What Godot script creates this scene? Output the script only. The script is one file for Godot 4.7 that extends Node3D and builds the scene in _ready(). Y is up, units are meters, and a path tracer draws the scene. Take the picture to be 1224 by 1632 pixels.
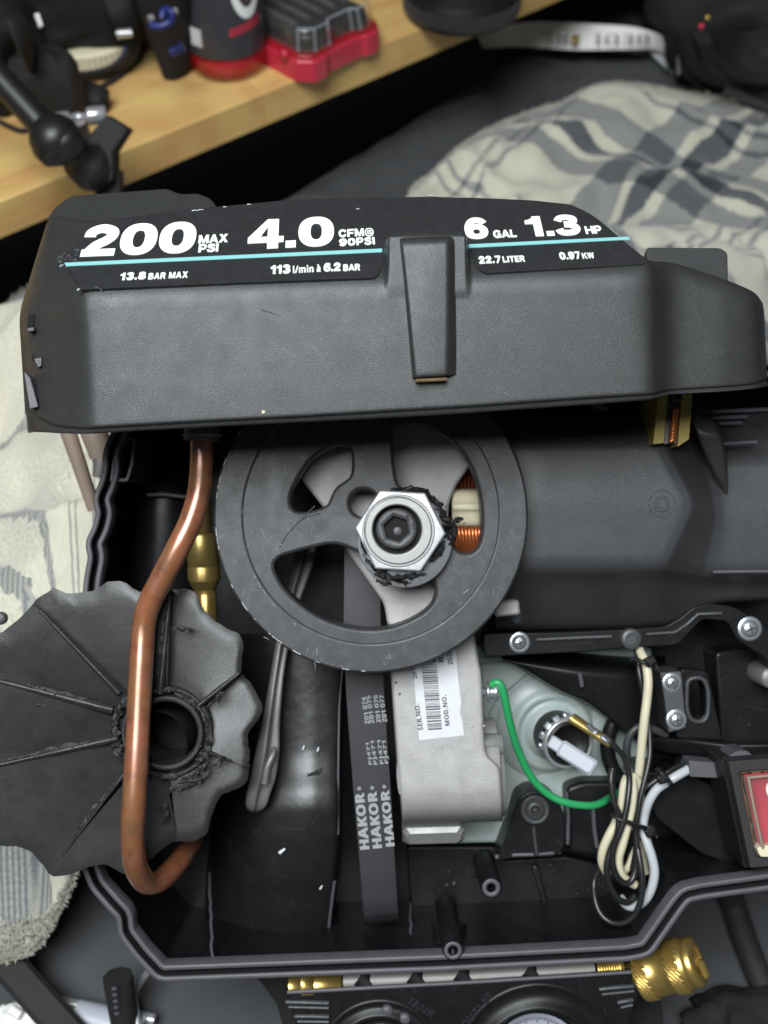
extends Node3D
# Close-up of an opened air compressor on a bed. Metres, y up. Machine parts are written in the machine's own axes (x across, y up its face, z out of its face).
const D0 := 0.49
const PITCH := 50.0
var T: float = tan(deg_to_rad(25.0))
var CAMP := Vector3(0, 0.64, 0)
var MB: Basis
var MO: Vector3
var used := {}
var M := {}
var rng := RandomNumberGenerator.new()

# ---------------------------------------------------------------- places
func P(x: float, y: float, z := 0.0) -> Vector3:      # a point of the machine drawing, z in millimetres out of its face
	var d := D0 - z * 0.001
	return Vector3((x - 612.0) * T / 816.0 * d, (816.0 - y) * T / 816.0 * d, z * 0.001)

func S(z := 0.0) -> float:                            # metres to one drawing unit at that height
	return T / 816.0 * (D0 - z * 0.001)

func ray(x: float, y: float) -> Vector3:
	return MB * Vector3((x - 612.0) * T / 816.0, (816.0 - y) * T / 816.0, -1.0)

func W(x: float, y: float, h: float) -> Vector3:      # a point of the room at height h
	var r := ray(x, y)
	return CAMP + r * ((h - CAMP.y) / r.y)

func pp(a: Array) -> PackedVector2Array:
	var o := PackedVector2Array()
	for i in range(0, a.size(), 2): o.append(Vector2(a[i], a[i + 1]))
	return o

func pz(a: Array) -> PackedVector3Array:              # x, y, z triples of the drawing
	var o := PackedVector3Array()
	for i in range(0, a.size(), 3): o.append(P(a[i], a[i + 1], a[i + 2]))
	return o

func flat_px(poly: PackedVector2Array, z: float) -> PackedVector2Array:
	var o := PackedVector2Array()
	for p in poly:
		var q := P(p.x, p.y, z)
		o.append(Vector2(q.x, q.y))
	return o

func circ(c: Vector2, r: float, n := 48, ry := -1.0, turn := 0.0) -> PackedVector2Array:
	var o := PackedVector2Array()
	for i in n:
		var a := TAU * i / n + turn
		o.append(c + Vector2(cos(a) * r, sin(a) * (r if ry < 0 else ry)))
	return o

func smooth(p: PackedVector2Array, k := 4) -> PackedVector2Array:    # closed Catmull-Rom
	var o := PackedVector2Array()
	var n := p.size()
	for i in n:
		for j in k:
			o.append(p[i].cubic_interpolate(p[(i + 1) % n], p[(i + n - 1) % n], p[(i + 2) % n], float(j) / k))
	return o

func rounded(p: PackedVector2Array, r: float, k := 4) -> PackedVector2Array:   # closed, corners cut by arcs
	var o := PackedVector2Array()
	var n := p.size()
	for i in n:
		var a := p[(i + n - 1) % n] - p[i]
		var b := p[(i + 1) % n] - p[i]
		var ra := minf(r, 0.45 * a.length())
		var rb := minf(r, 0.45 * b.length())
		var s := p[i] + a.normalized() * ra
		var e := p[i] + b.normalized() * rb
		for j in k + 1:
			var t := float(j) / k
			o.append(s.lerp(p[i], t).lerp(p[i].lerp(e, t), t))
	return o

func curve3(p: PackedVector3Array, k := 6) -> PackedVector3Array:    # open Catmull-Rom
	var o := PackedVector3Array()
	var n := p.size()
	for i in n - 1:
		for j in k:
			o.append(p[i].cubic_interpolate(p[i + 1], p[maxi(i - 1, 0)], p[mini(i + 2, n - 1)], float(j) / k))
	o.append(p[n - 1])
	return o

func round3(p: PackedVector3Array, r: float, k := 4) -> PackedVector3Array:   # open polyline with rounded corners, always the same count
	var o := PackedVector3Array([p[0]])
	for i in range(1, p.size() - 1):
		var a := p[i - 1] - p[i]
		var b := p[i + 1] - p[i]
		var s := p[i] + a.normalized() * minf(r, 0.4 * a.length())
		var e := p[i] + b.normalized() * minf(r, 0.4 * b.length())
		for j in k + 1:
			var t := float(j) / k
			o.append(s.lerp(p[i], t).lerp(p[i].lerp(e, t), t))
	o.append(p[p.size() - 1])
	return o

# ---------------------------------------------------------------- a mesh being built
class Sh:
	var st := SurfaceTool.new()
	var g := 0
	func _init() -> void:
		st.begin(Mesh.PRIMITIVE_TRIANGLES)
	func v(p: Vector3, uv := Vector2.ZERO) -> void:
		st.set_uv(uv)
		st.add_vertex(p)
	func soft() -> void:
		g += 1
		st.set_smooth_group(g)
	func hard() -> void:
		st.set_smooth_group(-1)
	func tri(a: Vector3, b: Vector3, c: Vector3) -> void:
		if (b - a).cross(c - a).length_squared() < 1e-22: return
		v(a); v(b); v(c)
	func quad(a: Vector3, b: Vector3, c: Vector3, d: Vector3) -> void:
		tri(a, b, c); tri(a, c, d)
	func rows(r: Array, closed := false, uvs := []) -> void:      # rows of equally many points; closed joins the ends of each row
		var n: int = r[0].size()
		for i in r.size() - 1:
			for j in (n if closed else n - 1):
				var k := (j + 1) % n
				var a: Vector3 = r[i][j]
				var b: Vector3 = r[i][k]
				var c: Vector3 = r[i + 1][k]
				var d: Vector3 = r[i + 1][j]
				if uvs.size():
					var ua: Vector2 = uvs[i][j]
					var ub: Vector2 = uvs[i][k]
					var uc: Vector2 = uvs[i + 1][k]
					var ud: Vector2 = uvs[i + 1][j]
					v(a, ua); v(b, ub); v(c, uc)
					v(a, ua); v(c, uc); v(d, ud)
				else:
					quad(a, b, c, d)
	func fan(loop: PackedVector3Array) -> void:
		var c := Vector3.ZERO
		for p in loop: c += p
		c /= loop.size()
		for i in loop.size():
			tri(c, loop[i], loop[(i + 1) % loop.size()])
	func box(x: Transform3D, s: Vector3, b := 0.0) -> void:       # s: full size; b: edge rounding (a chamfer)
		hard()
		var h := s / 2
		b = minf(b, minf(h.x, minf(h.y, h.z)) * 0.6)
		if b <= 0.0:
			for ax in 3:
				for sg in [-1.0, 1.0]:
					var q := []
					for uv in [[-1, -1], [1, -1], [1, 1], [-1, 1]]:
						var p := Vector3.ZERO
						p[ax] = sg * h[ax]; p[(ax + 1) % 3] = uv[0] * h[(ax + 1) % 3] * sg; p[(ax + 2) % 3] = uv[1] * h[(ax + 2) % 3]
						q.append(x * p)
					quad(q[3], q[2], q[1], q[0])
			return
		var rings := []
		for lay in [[-1.0, 1.0], [-1.0, 0.0], [1.0, 0.0], [1.0, 1.0]]:
			var z: float = lay[0] * (h.z if lay[1] == 1.0 else h.z - b)
			var inx: float = b if lay[1] == 1.0 else 0.0
			var rr := PackedVector3Array()
			for c in [[-1, -1, 0], [-1, -1, 1], [1, -1, 1], [1, -1, 0], [1, 1, 0], [1, 1, 1], [-1, 1, 1], [-1, 1, 0]]:
				var px: float = c[0] * (h.x - inx)
				var py: float = c[1] * (h.y - inx)
				if c[2] == 0: py -= c[1] * b
				else: px -= c[0] * b
				rr.append(x * Vector3(px, py, z))
			rings.append(rr)
		rows(rings, true)
		fan(rings[0]); fan(rings[3])
	func frame_of(ax: Vector3) -> Basis:
		var z := ax.normalized()
		var u := Vector3.UP if absf(z.y) < 0.9 else Vector3.RIGHT
		var x := u.cross(z).normalized()
		return Basis(x, z.cross(x), z)
	func lathe(o: Vector3, ax: Vector3, prof: Array, n := 40, r_of := []) -> void:   # prof: [radius, height] pairs; a pair repeated makes a hard edge
		var f := frame_of(ax)
		soft()
		var prev := PackedVector3Array()
		var last := Vector2(-1, -1)
		for q in prof:
			var ring := PackedVector3Array()
			for i in n:
				var a := TAU * i / n
				ring.append(o + f * Vector3(cos(a) * q[0], sin(a) * q[0], q[1]))
			if prev.size():
				if last.is_equal_approx(Vector2(q[0], q[1])): soft()
				else: rows([prev, ring], true)
			prev = ring
			last = Vector2(q[0], q[1])
	func tube(p: PackedVector3Array, rad: float, n := 10, taper := 1.0, cap := true, flatten := 1.0) -> void:
		soft()
		var rings := []
		var uvs := []
		var t0 := (p[1] - p[0]).normalized()
		var f := frame_of(t0)
		var run := 0.0
		for i in p.size():
			var t := (p[mini(i + 1, p.size() - 1)] - p[maxi(i - 1, 0)]).normalized()
			if i: run += p[i].distance_to(p[i - 1])
			var c := f.z.cross(t)
			if c.length() > 1e-6: f = Basis(c.normalized(), clampf(f.z.angle_to(t), 0, PI)) * f
			var r := rad * lerpf(1.0, taper, float(i) / (p.size() - 1))
			var ring := PackedVector3Array()
			var ur := PackedVector2Array()
			for j in n:
				var a := TAU * j / n
				ring.append(p[i] + f.x * cos(a) * r + f.y * sin(a) * r * flatten)
				ur.append(Vector2(float(j) / n, run))
			rings.append(ring); uvs.append(ur)
		rows(rings, true, uvs)
		if cap:
			hard()
			fan(rings[0]); fan(rings[rings.size() - 1])

func inset(p: PackedVector2Array, d: float) -> PackedVector2Array:     # towards the inside for d > 0
	var n := p.size()
	var sgn := -1.0 if Geometry2D.is_polygon_clockwise(p) else 1.0
	var o := PackedVector2Array()
	for i in n:
		var a := (p[i] - p[(i + n - 1) % n]).normalized()
		var b := (p[(i + 1) % n] - p[i]).normalized()
		var na := Vector2(-a.y, a.x) * sgn
		var nb := Vector2(-b.y, b.x) * sgn
		var m := na + nb
		if m.length() < 0.2: m = na
		m = m.normalized()
		o.append(p[i] + m * d / maxf(0.5, m.dot(na)))
	return o

func clean(p: PackedVector2Array, eps := 1e-7) -> PackedVector2Array:
	var o := PackedVector2Array()
	for q in p:
		if o.is_empty() or o[o.size() - 1].distance_to(q) > eps: o.append(q)
	if o.size() > 1 and o[0].distance_to(o[o.size() - 1]) <= eps: o.remove_at(o.size() - 1)
	return o

func face(sh: Sh, outer: PackedVector2Array, holes: Array, z: float, x: Transform3D) -> void:   # flat face with holes: strips cut through each hole
	var k := 1000.0      # Geometry2D keeps about five decimals
	var big := PackedVector2Array()
	for q in outer: big.append(q * k)
	var lo := INF
	var hi := -INF
	for q in big:
		lo = minf(lo, q.x); hi = maxf(hi, q.x)
	var cuts := [lo - 1.0]
	var hs := []
	for h in holes:
		var b := PackedVector2Array()
		var c := 0.0
		for q in h:
			b.append(q * k); c += q.x * k
		hs.append(b); cuts.append(c / h.size() + 0.0137)
	cuts.append(hi + 1.0)
	cuts.sort()
	for i in cuts.size() - 1:
		var pieces := [big]
		if holes.size():
			pieces = Geometry2D.intersect_polygons(big, PackedVector2Array([Vector2(cuts[i], -1e5), Vector2(cuts[i + 1], -1e5), Vector2(cuts[i + 1], 1e5), Vector2(cuts[i], 1e5)]))
		for h in hs:
			var nx := []
			for q in pieces: nx.append_array(Geometry2D.clip_polygons(q, h))
			pieces = nx
		for piece in pieces:
			var q: PackedVector2Array = piece
			var ix := Geometry2D.triangulate_polygon(q)
			if ix.is_empty():       # a corner folded over by the rounding: let the clipper mend it
				var mended := Geometry2D.offset_polygon(q, 0.002)
				if mended.is_empty(): continue
				q = mended[0]
				ix = Geometry2D.triangulate_polygon(q)
			for t in range(0, ix.size(), 3):
				sh.tri(x * Vector3(q[ix[t]].x / k, q[ix[t]].y / k, z), x * Vector3(q[ix[t + 1]].x / k, q[ix[t + 1]].y / k, z), x * Vector3(q[ix[t + 2]].x / k, q[ix[t + 2]].y / k, z))

func lift(p: PackedVector2Array, z: float, x: Transform3D) -> PackedVector3Array:
	var o := PackedVector3Array()
	for q in p: o.append(x * Vector3(q.x, q.y, z))
	return o

func plate(sh: Sh, outer: PackedVector2Array, holes: Array, zf: float, zb: float, bev := 0.0, x := Transform3D(), back := true) -> void:   # a slab with rounded front edges
	outer = clean(outer)
	if Geometry2D.is_polygon_clockwise(outer): outer.reverse()
	var hs := []
	for h in holes:
		var q := clean(h)
		if Geometry2D.is_polygon_clockwise(q): q.reverse()
		hs.append(q)
	var all := [outer] + hs
	for k in 5:      # too much rounding for a tight corner folds the face over: halve it
		var big := PackedVector2Array()
		for q in inset(outer, bev): big.append(q * 1000.0)
		if bev <= 0.0 or not Geometry2D.triangulate_polygon(big).is_empty(): break
		bev *= 0.5
	var tops := []
	for i in all.size():
		var sg := 1.0 if i == 0 else -1.0
		var rings := []
		if bev > 0.0:
			for s in 4:
				var a := PI / 2 * s / 3.0
				rings.append(lift(inset(all[i], sg * bev * (1.0 - sin(a))), zf - bev * (1.0 - cos(a)), x))
			tops.append(inset(all[i], sg * bev))
			rings.append(lift(all[i], zf - bev, x))
		else:
			rings.append(lift(all[i], zf, x))
			tops.append(all[i])
		sh.soft()
		if bev > 0.0:
			var rr := rings.slice(0, 4)
			sh.rows(rr, true)
			sh.soft()
			sh.rows([rr[3], lift(all[i], zb, x)], true)
		else:
			sh.hard()
			sh.rows([rings[0], lift(all[i], zb, x)], true)
	sh.hard()
	face(sh, tops[0], tops.slice(1), zf, x)
	if back: face(sh, outer, hs, zb, x)

func px_plate(sh: Sh, poly: PackedVector2Array, holes: Array, zf: float, zb: float, bev := 0.0) -> void:    # the same, outline in drawing units at height zf (mm)
	var hs := []
	for h in holes: hs.append(flat_px(h, zf))
	plate(sh, flat_px(poly, zf), hs, zf * 0.001, zb * 0.001, bev)

func loft(sh: Sh, secs: Array, sub := 6, blur := 1, caps := true, jit := 0.0) -> void:   # sections of equally many points, straight between, then smoothed
	var r := []
	for i in secs.size() - 1:
		for j in sub:
			var row := PackedVector3Array()
			for k in secs[i].size(): row.append(secs[i][k].lerp(secs[i + 1][k], float(j) / sub))
			r.append(row)
	r.append(secs[secs.size() - 1])
	for b in blur:
		var r2 := [r[0]]
		for i in range(1, r.size() - 1):
			var row := PackedVector3Array()
			for k in r[i].size(): row.append((r[i - 1][k] + r[i][k] * 2.0 + r[i + 1][k]) / 4.0)
			r2.append(row)
		r2.append(r[r.size() - 1])
		r = r2
	if jit > 0.0:
		for row in r:
			for k in row.size(): row[k] += Vector3(rng.randf_range(-jit, jit), rng.randf_range(-jit, jit), rng.randf_range(-jit, jit))
	sh.soft()
	sh.rows(r)
	if caps:
		sh.hard()
		sh.fan(r[0]); sh.fan(r[r.size() - 1])

func sweep(sh: Sh, path: PackedVector3Array, prof: Array, closed := false) -> void:    # prof: runs of [across, out] millimetre pairs; each run its own smooth surface
	var n := path.size()
	var nor := []
	for i in n:
		var a := path[(i + 1) % n] if closed or i < n - 1 else path[i]
		var b := path[(i + n - 1) % n] if closed or i > 0 else path[i]
		var t := a - b
		nor.append(Vector3(-t.y, t.x, 0).normalized())
	for run in prof:
		sh.soft()
		var r := []
		for i in (n + 1 if closed else n):
			var row := PackedVector3Array()
			for q in run: row.append(path[i % n] + nor[i % n] * q[0] * 0.001 + Vector3(0, 0, q[1] * 0.001))
			r.append(row)
		sh.rows(r)

func torn(sh: Sh, path: PackedVector3Array, size: float, tall: float, seed_: int) -> void:    # a ragged crumb of torn rubber along a path
	var r := RandomNumberGenerator.new()
	r.seed = seed_
	sh.hard()
	var rings := []
	var n := 9
	var f := sh.frame_of(path[1] - path[0])
	for i in path.size():
		var t := (path[mini(i + 1, path.size() - 1)] - path[maxi(i - 1, 0)]).normalized()
		var side := t.cross(Vector3(0, 0, 1)).normalized()
		var end := sin(PI * clampf((i + 0.35) / path.size(), 0, 1))
		var w := size * (0.25 + 0.75 * end) * r.randf_range(0.55, 1.35)
		var h := tall * (0.3 + 0.7 * end) * r.randf_range(0.5, 1.4)
		var ring := PackedVector3Array()
		for j in n:
			var a := TAU * j / n
			var k := r.randf_range(0.55, 1.3)
			ring.append(path[i] + side * cos(a) * w * k + Vector3(0, 0, sin(a) * h * k) + t * r.randf_range(-0.3, 0.3) * size)
		rings.append(ring)
	sh.rows(rings, true)
	sh.fan(rings[0]); sh.fan(rings[rings.size() - 1])
	for i in path.size():       # loose flakes and threads
		if r.randf() < 0.75:
			var c := path[i] + Vector3(r.randf_range(-1, 1), r.randf_range(-1, 1), r.randf_range(0.2, 1)) * size * 1.1
			var a := Vector3(r.randf_range(-1, 1), r.randf_range(-1, 1), r.randf_range(-0.5, 1)) * size * r.randf_range(0.5, 1.5)
			var b := Vector3(r.randf_range(-1, 1), r.randf_range(-1, 1), r.randf_range(-0.5, 0.5)) * size * 0.45
			var e := b.cross(a).normalized() * size * 0.12
			sh.quad(c, c + b, c + a + e, c + a * 0.6 - b * 0.4)
			sh.tri(c + e, c + b + e, c + a)

# ---------------------------------------------------------------- things, parts, names
func numbered(called: String) -> String:
	var k: int = used.get(called, 0)
	used[called] = k + 1
	return called if k == 0 else "%s_%03d" % [called, k]

func thing(called: String, label: String, category: String, at: Vector3, group := "", in_room := false) -> Node3D:
	var o := Node3D.new()
	o.name = numbered(called)
	add_child(o)
	o.transform = Transform3D(Basis(), at) if in_room else Transform3D(MB, MO + MB * at)
	o.set_meta("label", label); o.set_meta("category", category)
	if group: o.set_meta("group", group)
	o.set_meta("origin", at)
	return o

func obj(called: String, sh: Sh, m: Material, parent: Node3D, label := "") -> MeshInstance3D:
	var o := MeshInstance3D.new()
	o.name = called
	sh.st.generate_normals()
	o.mesh = sh.st.commit()
	o.material_override = m
	parent.add_child(o, true)
	if parent.has_meta("origin"): o.position = -parent.get_meta("origin")
	if label: o.set_meta("label", label)
	return o

func letters(s: String, parent: Node3D, m: Material, a: Vector3, b: Vector3, c: Vector3, fat := 1.0, bold := true, depth := 0.00012, nor := Vector3.ZERO) -> void:   # a: foot of the first letter, b: foot of the last, c: top of the first
	var f := SystemFont.new()
	f.font_names = PackedStringArray(["Droid Sans"])
	f.font_weight = 700 if bold else 400
	var fv := FontVariation.new()
	fv.base_font = f
	fv.variation_embolden = fat
	var t := TextMesh.new()
	t.text = s; t.font = fv; t.font_size = 64; t.pixel_size = 0.01; t.depth = depth; t.curve_step = 2.0
	t.horizontal_alignment = HORIZONTAL_ALIGNMENT_LEFT
	var bb := t.get_aabb()
	var xd := (b - a).normalized()
	var n := xd.cross(c - a).normalized()
	if nor != Vector3.ZERO: n = nor
	var yd := n.cross(xd).normalized()
	var sx := a.distance_to(b) / bb.size.x
	var sy := (c - a).dot(yd) / bb.size.y
	var bas := Basis(xd * sx, yd * sy, n)
	var o := MeshInstance3D.new()
	o.name = "lettering"
	o.mesh = t
	o.material_override = m
	parent.add_child(o, true)
	var off: Vector3 = -parent.get_meta("origin") if parent.has_meta("origin") else Vector3.ZERO
	o.transform = Transform3D(bas, a + n * (depth * 0.5 + 0.0002) - bas * Vector3(bb.position.x, bb.position.y, 0) + off)

# ---------------------------------------------------------------- materials
func noise_tex(freq: float, type := FastNoiseLite.TYPE_SIMPLEX_SMOOTH, size := 512, normal := 0.0, oct := 4, seed_ := 1, ramp := []) -> NoiseTexture2D:
	var n := FastNoiseLite.new()
	n.noise_type = type; n.frequency = freq; n.fractal_octaves = oct; n.seed = seed_
	var t := NoiseTexture2D.new()
	t.width = size; t.height = size; t.seamless = true; t.noise = n
	if normal > 0.0:
		t.as_normal_map = true; t.bump_strength = normal
	if ramp.size():
		var g := Gradient.new()
		g.offsets = PackedFloat32Array([0.0, 1.0]); g.colors = PackedColorArray([ramp[0], ramp[1]])
		t.color_ramp = g
	return t

func lin(r: float, g := -1.0, b := -1.0) -> Color:
	return Color(r, g if g >= 0 else r, b if b >= 0 else r).linear_to_srgb()

func worn(base: Color, mottle: float, scr: int, bright: float, specks: int, seed_: int, size := 768) -> ImageTexture:    # colour, faint cloudiness, scratches and specks of dust (linear in, sRGB out)
	var r := RandomNumberGenerator.new()
	r.seed = seed_
	var n := FastNoiseLite.new()
	n.seed = seed_; n.frequency = 0.012; n.fractal_octaves = 5
	var im := Image.create(size, size, false, Image.FORMAT_RGB8)
	for y in size:
		for x in size:
			var w := minf(x, size - x) / 60.0
			var k := n.get_noise_2d(x, y)
			if w < 1.0: k = lerpf(n.get_noise_2d(0 if x < size / 2 else 0, y), k, w)
			var q := 1.0 + mottle * k + r.randf_range(-0.06, 0.06)
			im.set_pixel(x, y, Color(base.r * q, base.g * q, base.b * q).linear_to_srgb())
	for i in scr:
		var p := Vector2(r.randf() * size, r.randf() * size)
		var a := r.randf() * TAU
		var bend := r.randf_range(-0.02, 0.02)
		var amt := bright * pow(r.randf(), 2.5)
		for s in int(r.randf_range(4, 70)):
			p += Vector2(cos(a), sin(a)); a += bend
			var ix := posmod(int(p.x), size)
			var iy := posmod(int(p.y), size)
			var c := im.get_pixel(ix, iy).srgb_to_linear()
			if r.randf() < 0.8: im.set_pixel(ix, iy, Color(c.r + amt, c.g + amt, c.b + amt * 0.97).linear_to_srgb())
	for i in specks:
		var ix := r.randi() % size
		var iy := r.randi() % size
		var amt := bright * r.randf() * 0.8
		var c := im.get_pixel(ix, iy).srgb_to_linear()
		im.set_pixel(ix, iy, Color(c.r + amt, c.g + amt * 0.98, c.b + amt * 0.9).linear_to_srgb())
	return ImageTexture.create_from_image(im)

func mat(called: String, col: Color, rough: float, metal := 0.0, albedo: Texture2D = null, scale := 8.0, normal: Texture2D = null, depth := 0.5, spec := 0.5, rough_tex: Texture2D = null) -> StandardMaterial3D:
	var m := StandardMaterial3D.new()
	m.resource_name = called
	m.cull_mode = BaseMaterial3D.CULL_DISABLED
	m.albedo_color = col
	m.roughness = rough; m.metallic = metal; m.metallic_specular = spec
	m.uv1_triplanar = true
	m.uv1_scale = Vector3.ONE * scale
	if albedo:
		m.albedo_texture = albedo
		m.albedo_color = Color.WHITE
	if normal:
		m.normal_enabled = true; m.normal_texture = normal; m.normal_scale = depth
	if rough_tex: m.roughness_texture = rough_tex
	M[called] = m
	return m

func materials() -> void:
	var grain := noise_tex(0.22, FastNoiseLite.TYPE_SIMPLEX_SMOOTH, 1024, 3.0, 2, 3)
	var cells := noise_tex(0.16, FastNoiseLite.TYPE_SIMPLEX, 1024, 4.0, 3, 5)
	var broad := noise_tex(0.02, FastNoiseLite.TYPE_SIMPLEX_SMOOTH, 512, 2.0, 3, 7)
	var patchy := noise_tex(0.015, FastNoiseLite.TYPE_SIMPLEX_SMOOTH, 512, 0.0, 5, 9, [Color(0.75, 0.75, 0.75), Color.WHITE])
	mat("shroud", Color.WHITE, 0.5, 0.0, worn(Color(0.0275, 0.028, 0.0288), 0.14, 460, 0.09, 2200, 11, 1024), 9.0, grain, 0.3, 0.5, patchy)
	mat("cover", Color.WHITE, 0.45, 0.0, worn(Color(0.047, 0.048, 0.05), 0.15, 140, 0.04, 400, 12), 8.0, grain, 0.25, 0.5, patchy)
	mat("label", Color.WHITE, 0.62, 0.0, worn(Color(0.014, 0.0145, 0.016), 0.4, 60, 0.06, 5000, 13), 14.0, cells, 1.3, 0.45)
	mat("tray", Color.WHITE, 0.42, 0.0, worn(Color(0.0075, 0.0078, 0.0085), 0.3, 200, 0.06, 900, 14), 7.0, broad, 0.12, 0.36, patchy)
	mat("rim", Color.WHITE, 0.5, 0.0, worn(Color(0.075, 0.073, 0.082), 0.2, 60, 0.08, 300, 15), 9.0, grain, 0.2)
	mat("black", lin(0.009), 0.42, 0.0, null, 8.0, broad, 0.1)
	mat("black_matte", lin(0.010), 0.75, 0.0, null, 8.0, grain, 0.3)
	mat("void", lin(0.003), 0.9)
	mat("pulley", Color.WHITE, 0.5, 0.25, worn(Color(0.04, 0.0405, 0.042), 0.4, 360, 0.22, 700, 16, 1024), 9.0, grain, 0.3, 0.5, patchy)
	mat("scuff", lin(0.17, 0.17, 0.17), 0.7)
	mat("chip", lin(0.55, 0.55, 0.56), 0.5, 0.3)
	mat("cast", Color.WHITE, 0.55, 0.25, worn(Color(0.37, 0.36, 0.355), 0.16, 80, -0.2, 9000, 17), 9.0, cells, 0.35)
	mat("machined", lin(0.28, 0.277, 0.272), 0.5, 0.4, null, 10.0, grain, 0.12, 0.5, patchy)
	mat("bright", lin(0.45, 0.45, 0.46), 0.28, 0.6, null, 10.0, broad, 0.1)
	mat("bolt", lin(0.07, 0.07, 0.073), 0.5, 0.3, null, 10.0, grain, 0.15)
	mat("galvanised", lin(0.62, 0.66, 0.7), 0.28, 0.85, null, 10.0, broad, 0.15)
	mat("torn", Color.WHITE, 0.38, 0.0, worn(Color(0.02, 0.02, 0.021), 0.4, 30, 0.1, 900, 18, 512), 14.0, cells, 0.8)
	mat("fan", Color.WHITE, 0.46, 0.0, worn(Color(0.027, 0.0265, 0.0265), 0.35, 240, 0.06, 900, 19), 8.0, grain, 0.3, 0.5, patchy)
	mat("belt", Color.WHITE, 0.55, 0.0, worn(Color(0.03, 0.03, 0.033), 0.15, 60, 0.03, 500, 20, 512), 12.0, grain, 0.25)
	mat("ink", lin(0.8, 0.82, 0.79), 0.55)
	mat("belt_ink", lin(0.3, 0.3, 0.3), 0.7)
	mat("teal", lin(0.22, 0.5, 0.5), 0.5)
	mat("sticker", Color.WHITE, 0.42, 0.0, worn(Color(0.58, 0.59, 0.61), 0.05, 40, -0.2, 300, 21, 512), 12.0, broad, 0.15)
	mat("sticker_ink", lin(0.07, 0.07, 0.08), 0.5)
	mat("scroll", Color.WHITE, 0.46, 0.0, worn(Color(0.0085, 0.0085, 0.009), 0.4, 380, 0.08, 1200, 34), 8.0, broad, 0.3, 0.6, patchy)
	mat("copper_pipe", Color.WHITE, 0.3, 0.35, tarnish(), 9.0, broad, 0.1, 0.6)
	M.copper_pipe.clearcoat_enabled = true; M.copper_pipe.clearcoat = 0.7; M.copper_pipe.clearcoat_roughness = 0.25
	mat("copper", lin(0.75, 0.26, 0.1), 0.3, 0.75)
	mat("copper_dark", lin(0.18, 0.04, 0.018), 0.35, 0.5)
	mat("brass", Color.WHITE, 0.3, 0.85, worn(Color(0.62, 0.43, 0.13), 0.2, 60, 0.1, 200, 23, 512), 12.0, broad, 0.1)
	mat("brass_old", lin(0.4, 0.29, 0.1), 0.35, 0.75, null, 10.0, broad, 0.2)
	mat("cream", lin(0.66, 0.6, 0.42), 0.45, 0.0, null, 12.0, grain, 0.1)
	mat("cream_wire", lin(0.56, 0.52, 0.37), 0.4, 0.0, null, 12.0, broad, 0.08)
	mat("white_wire", lin(0.43, 0.45, 0.47), 0.38, 0.0, null, 12.0, broad, 0.08)
	mat("black_wire", lin(0.014), 0.35, 0.0, null, 12.0, broad, 0.08)
	mat("green_wire", lin(0.02, 0.28, 0.09), 0.38, 0.0, null, 12.0, broad, 0.08)
	mat("nylon", lin(0.36, 0.385, 0.43), 0.4)
	mat("yellow", lin(0.4, 0.3, 0.07), 0.4, 0.0, null, 10.0, grain, 0.15)
	mat("tank", Color.WHITE, 0.38, 0.0, worn(Color(0.36, 0.42, 0.4), 0.1, 40, -0.1, 300, 24, 512), 8.0, broad, 0.15)
	mat("red", lin(0.5, 0.028, 0.055), 0.16)
	mat("bezel", lin(0.02, 0.02, 0.021), 0.6, 0.0, null, 30.0, cells, 0.8)
	mat("grime", lin(0.16, 0.1, 0.05), 0.7, 0.0, null, 30.0, cells, 0.9)
	mat("dial", lin(0.3, 0.31, 0.37), 0.5)
	mat("clear", Color(0.95, 0.93, 0.9, 0.03), 0.03)
	M.clear.transparency = BaseMaterial3D.TRANSPARENCY_ALPHA
	mat("clear_red", Color(0.75, 0.12, 0.12, 0.25), 0.06)
	M.clear_red.transparency = BaseMaterial3D.TRANSPARENCY_ALPHA
	mat("wood", Color.WHITE, 0.45, 0.0, wood(), 1.0)
	M.wood.uv1_triplanar = false
	M.wood.uv1_scale = Vector3.ONE
	mat("wrapper", lin(0.035, 0.036, 0.045), 0.35)
	mat("red_cap", lin(0.4, 0.015, 0.03), 0.25)
	mat("orange", lin(0.75, 0.25, 0.02), 0.4)
	mat("blue", lin(0.012, 0.022, 0.14), 0.45)
	mat("steel_dull", lin(0.2, 0.185, 0.175), 0.48, 0.4, null, 10.0, broad, 0.2)
	mat("sheet", Color.WHITE, 0.75, 0.0, worn(Color(0.042, 0.044, 0.047), 0.15, 0, 0.0, 400, 25, 512), 4.0, grain, 0.4)
	M.sheet.rim_enabled = true; M.sheet.rim = 0.3
	mat("fleece", Color.WHITE, 0.95, 0.0, plaid(), 1.0, noise_tex(0.2, FastNoiseLite.TYPE_SIMPLEX_SMOOTH, 1024, 5.0, 4, 30), 0.4)
	M.fleece.uv1_triplanar = false
	M.fleece.uv1_scale = Vector3.ONE
	M.fleece.rim_enabled = true; M.fleece.rim = 0.5
	mat("tan", lin(0.26, 0.2, 0.155), 0.5)
	mat("bag", lin(0.006, 0.006, 0.0062), 0.8, 0.0, null, 20.0, grain, 0.6)
	mat("tag", lin(0.75, 0.74, 0.7), 0.6)
	mat("wall", lin(0.02, 0.02, 0.02), 0.9)

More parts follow.
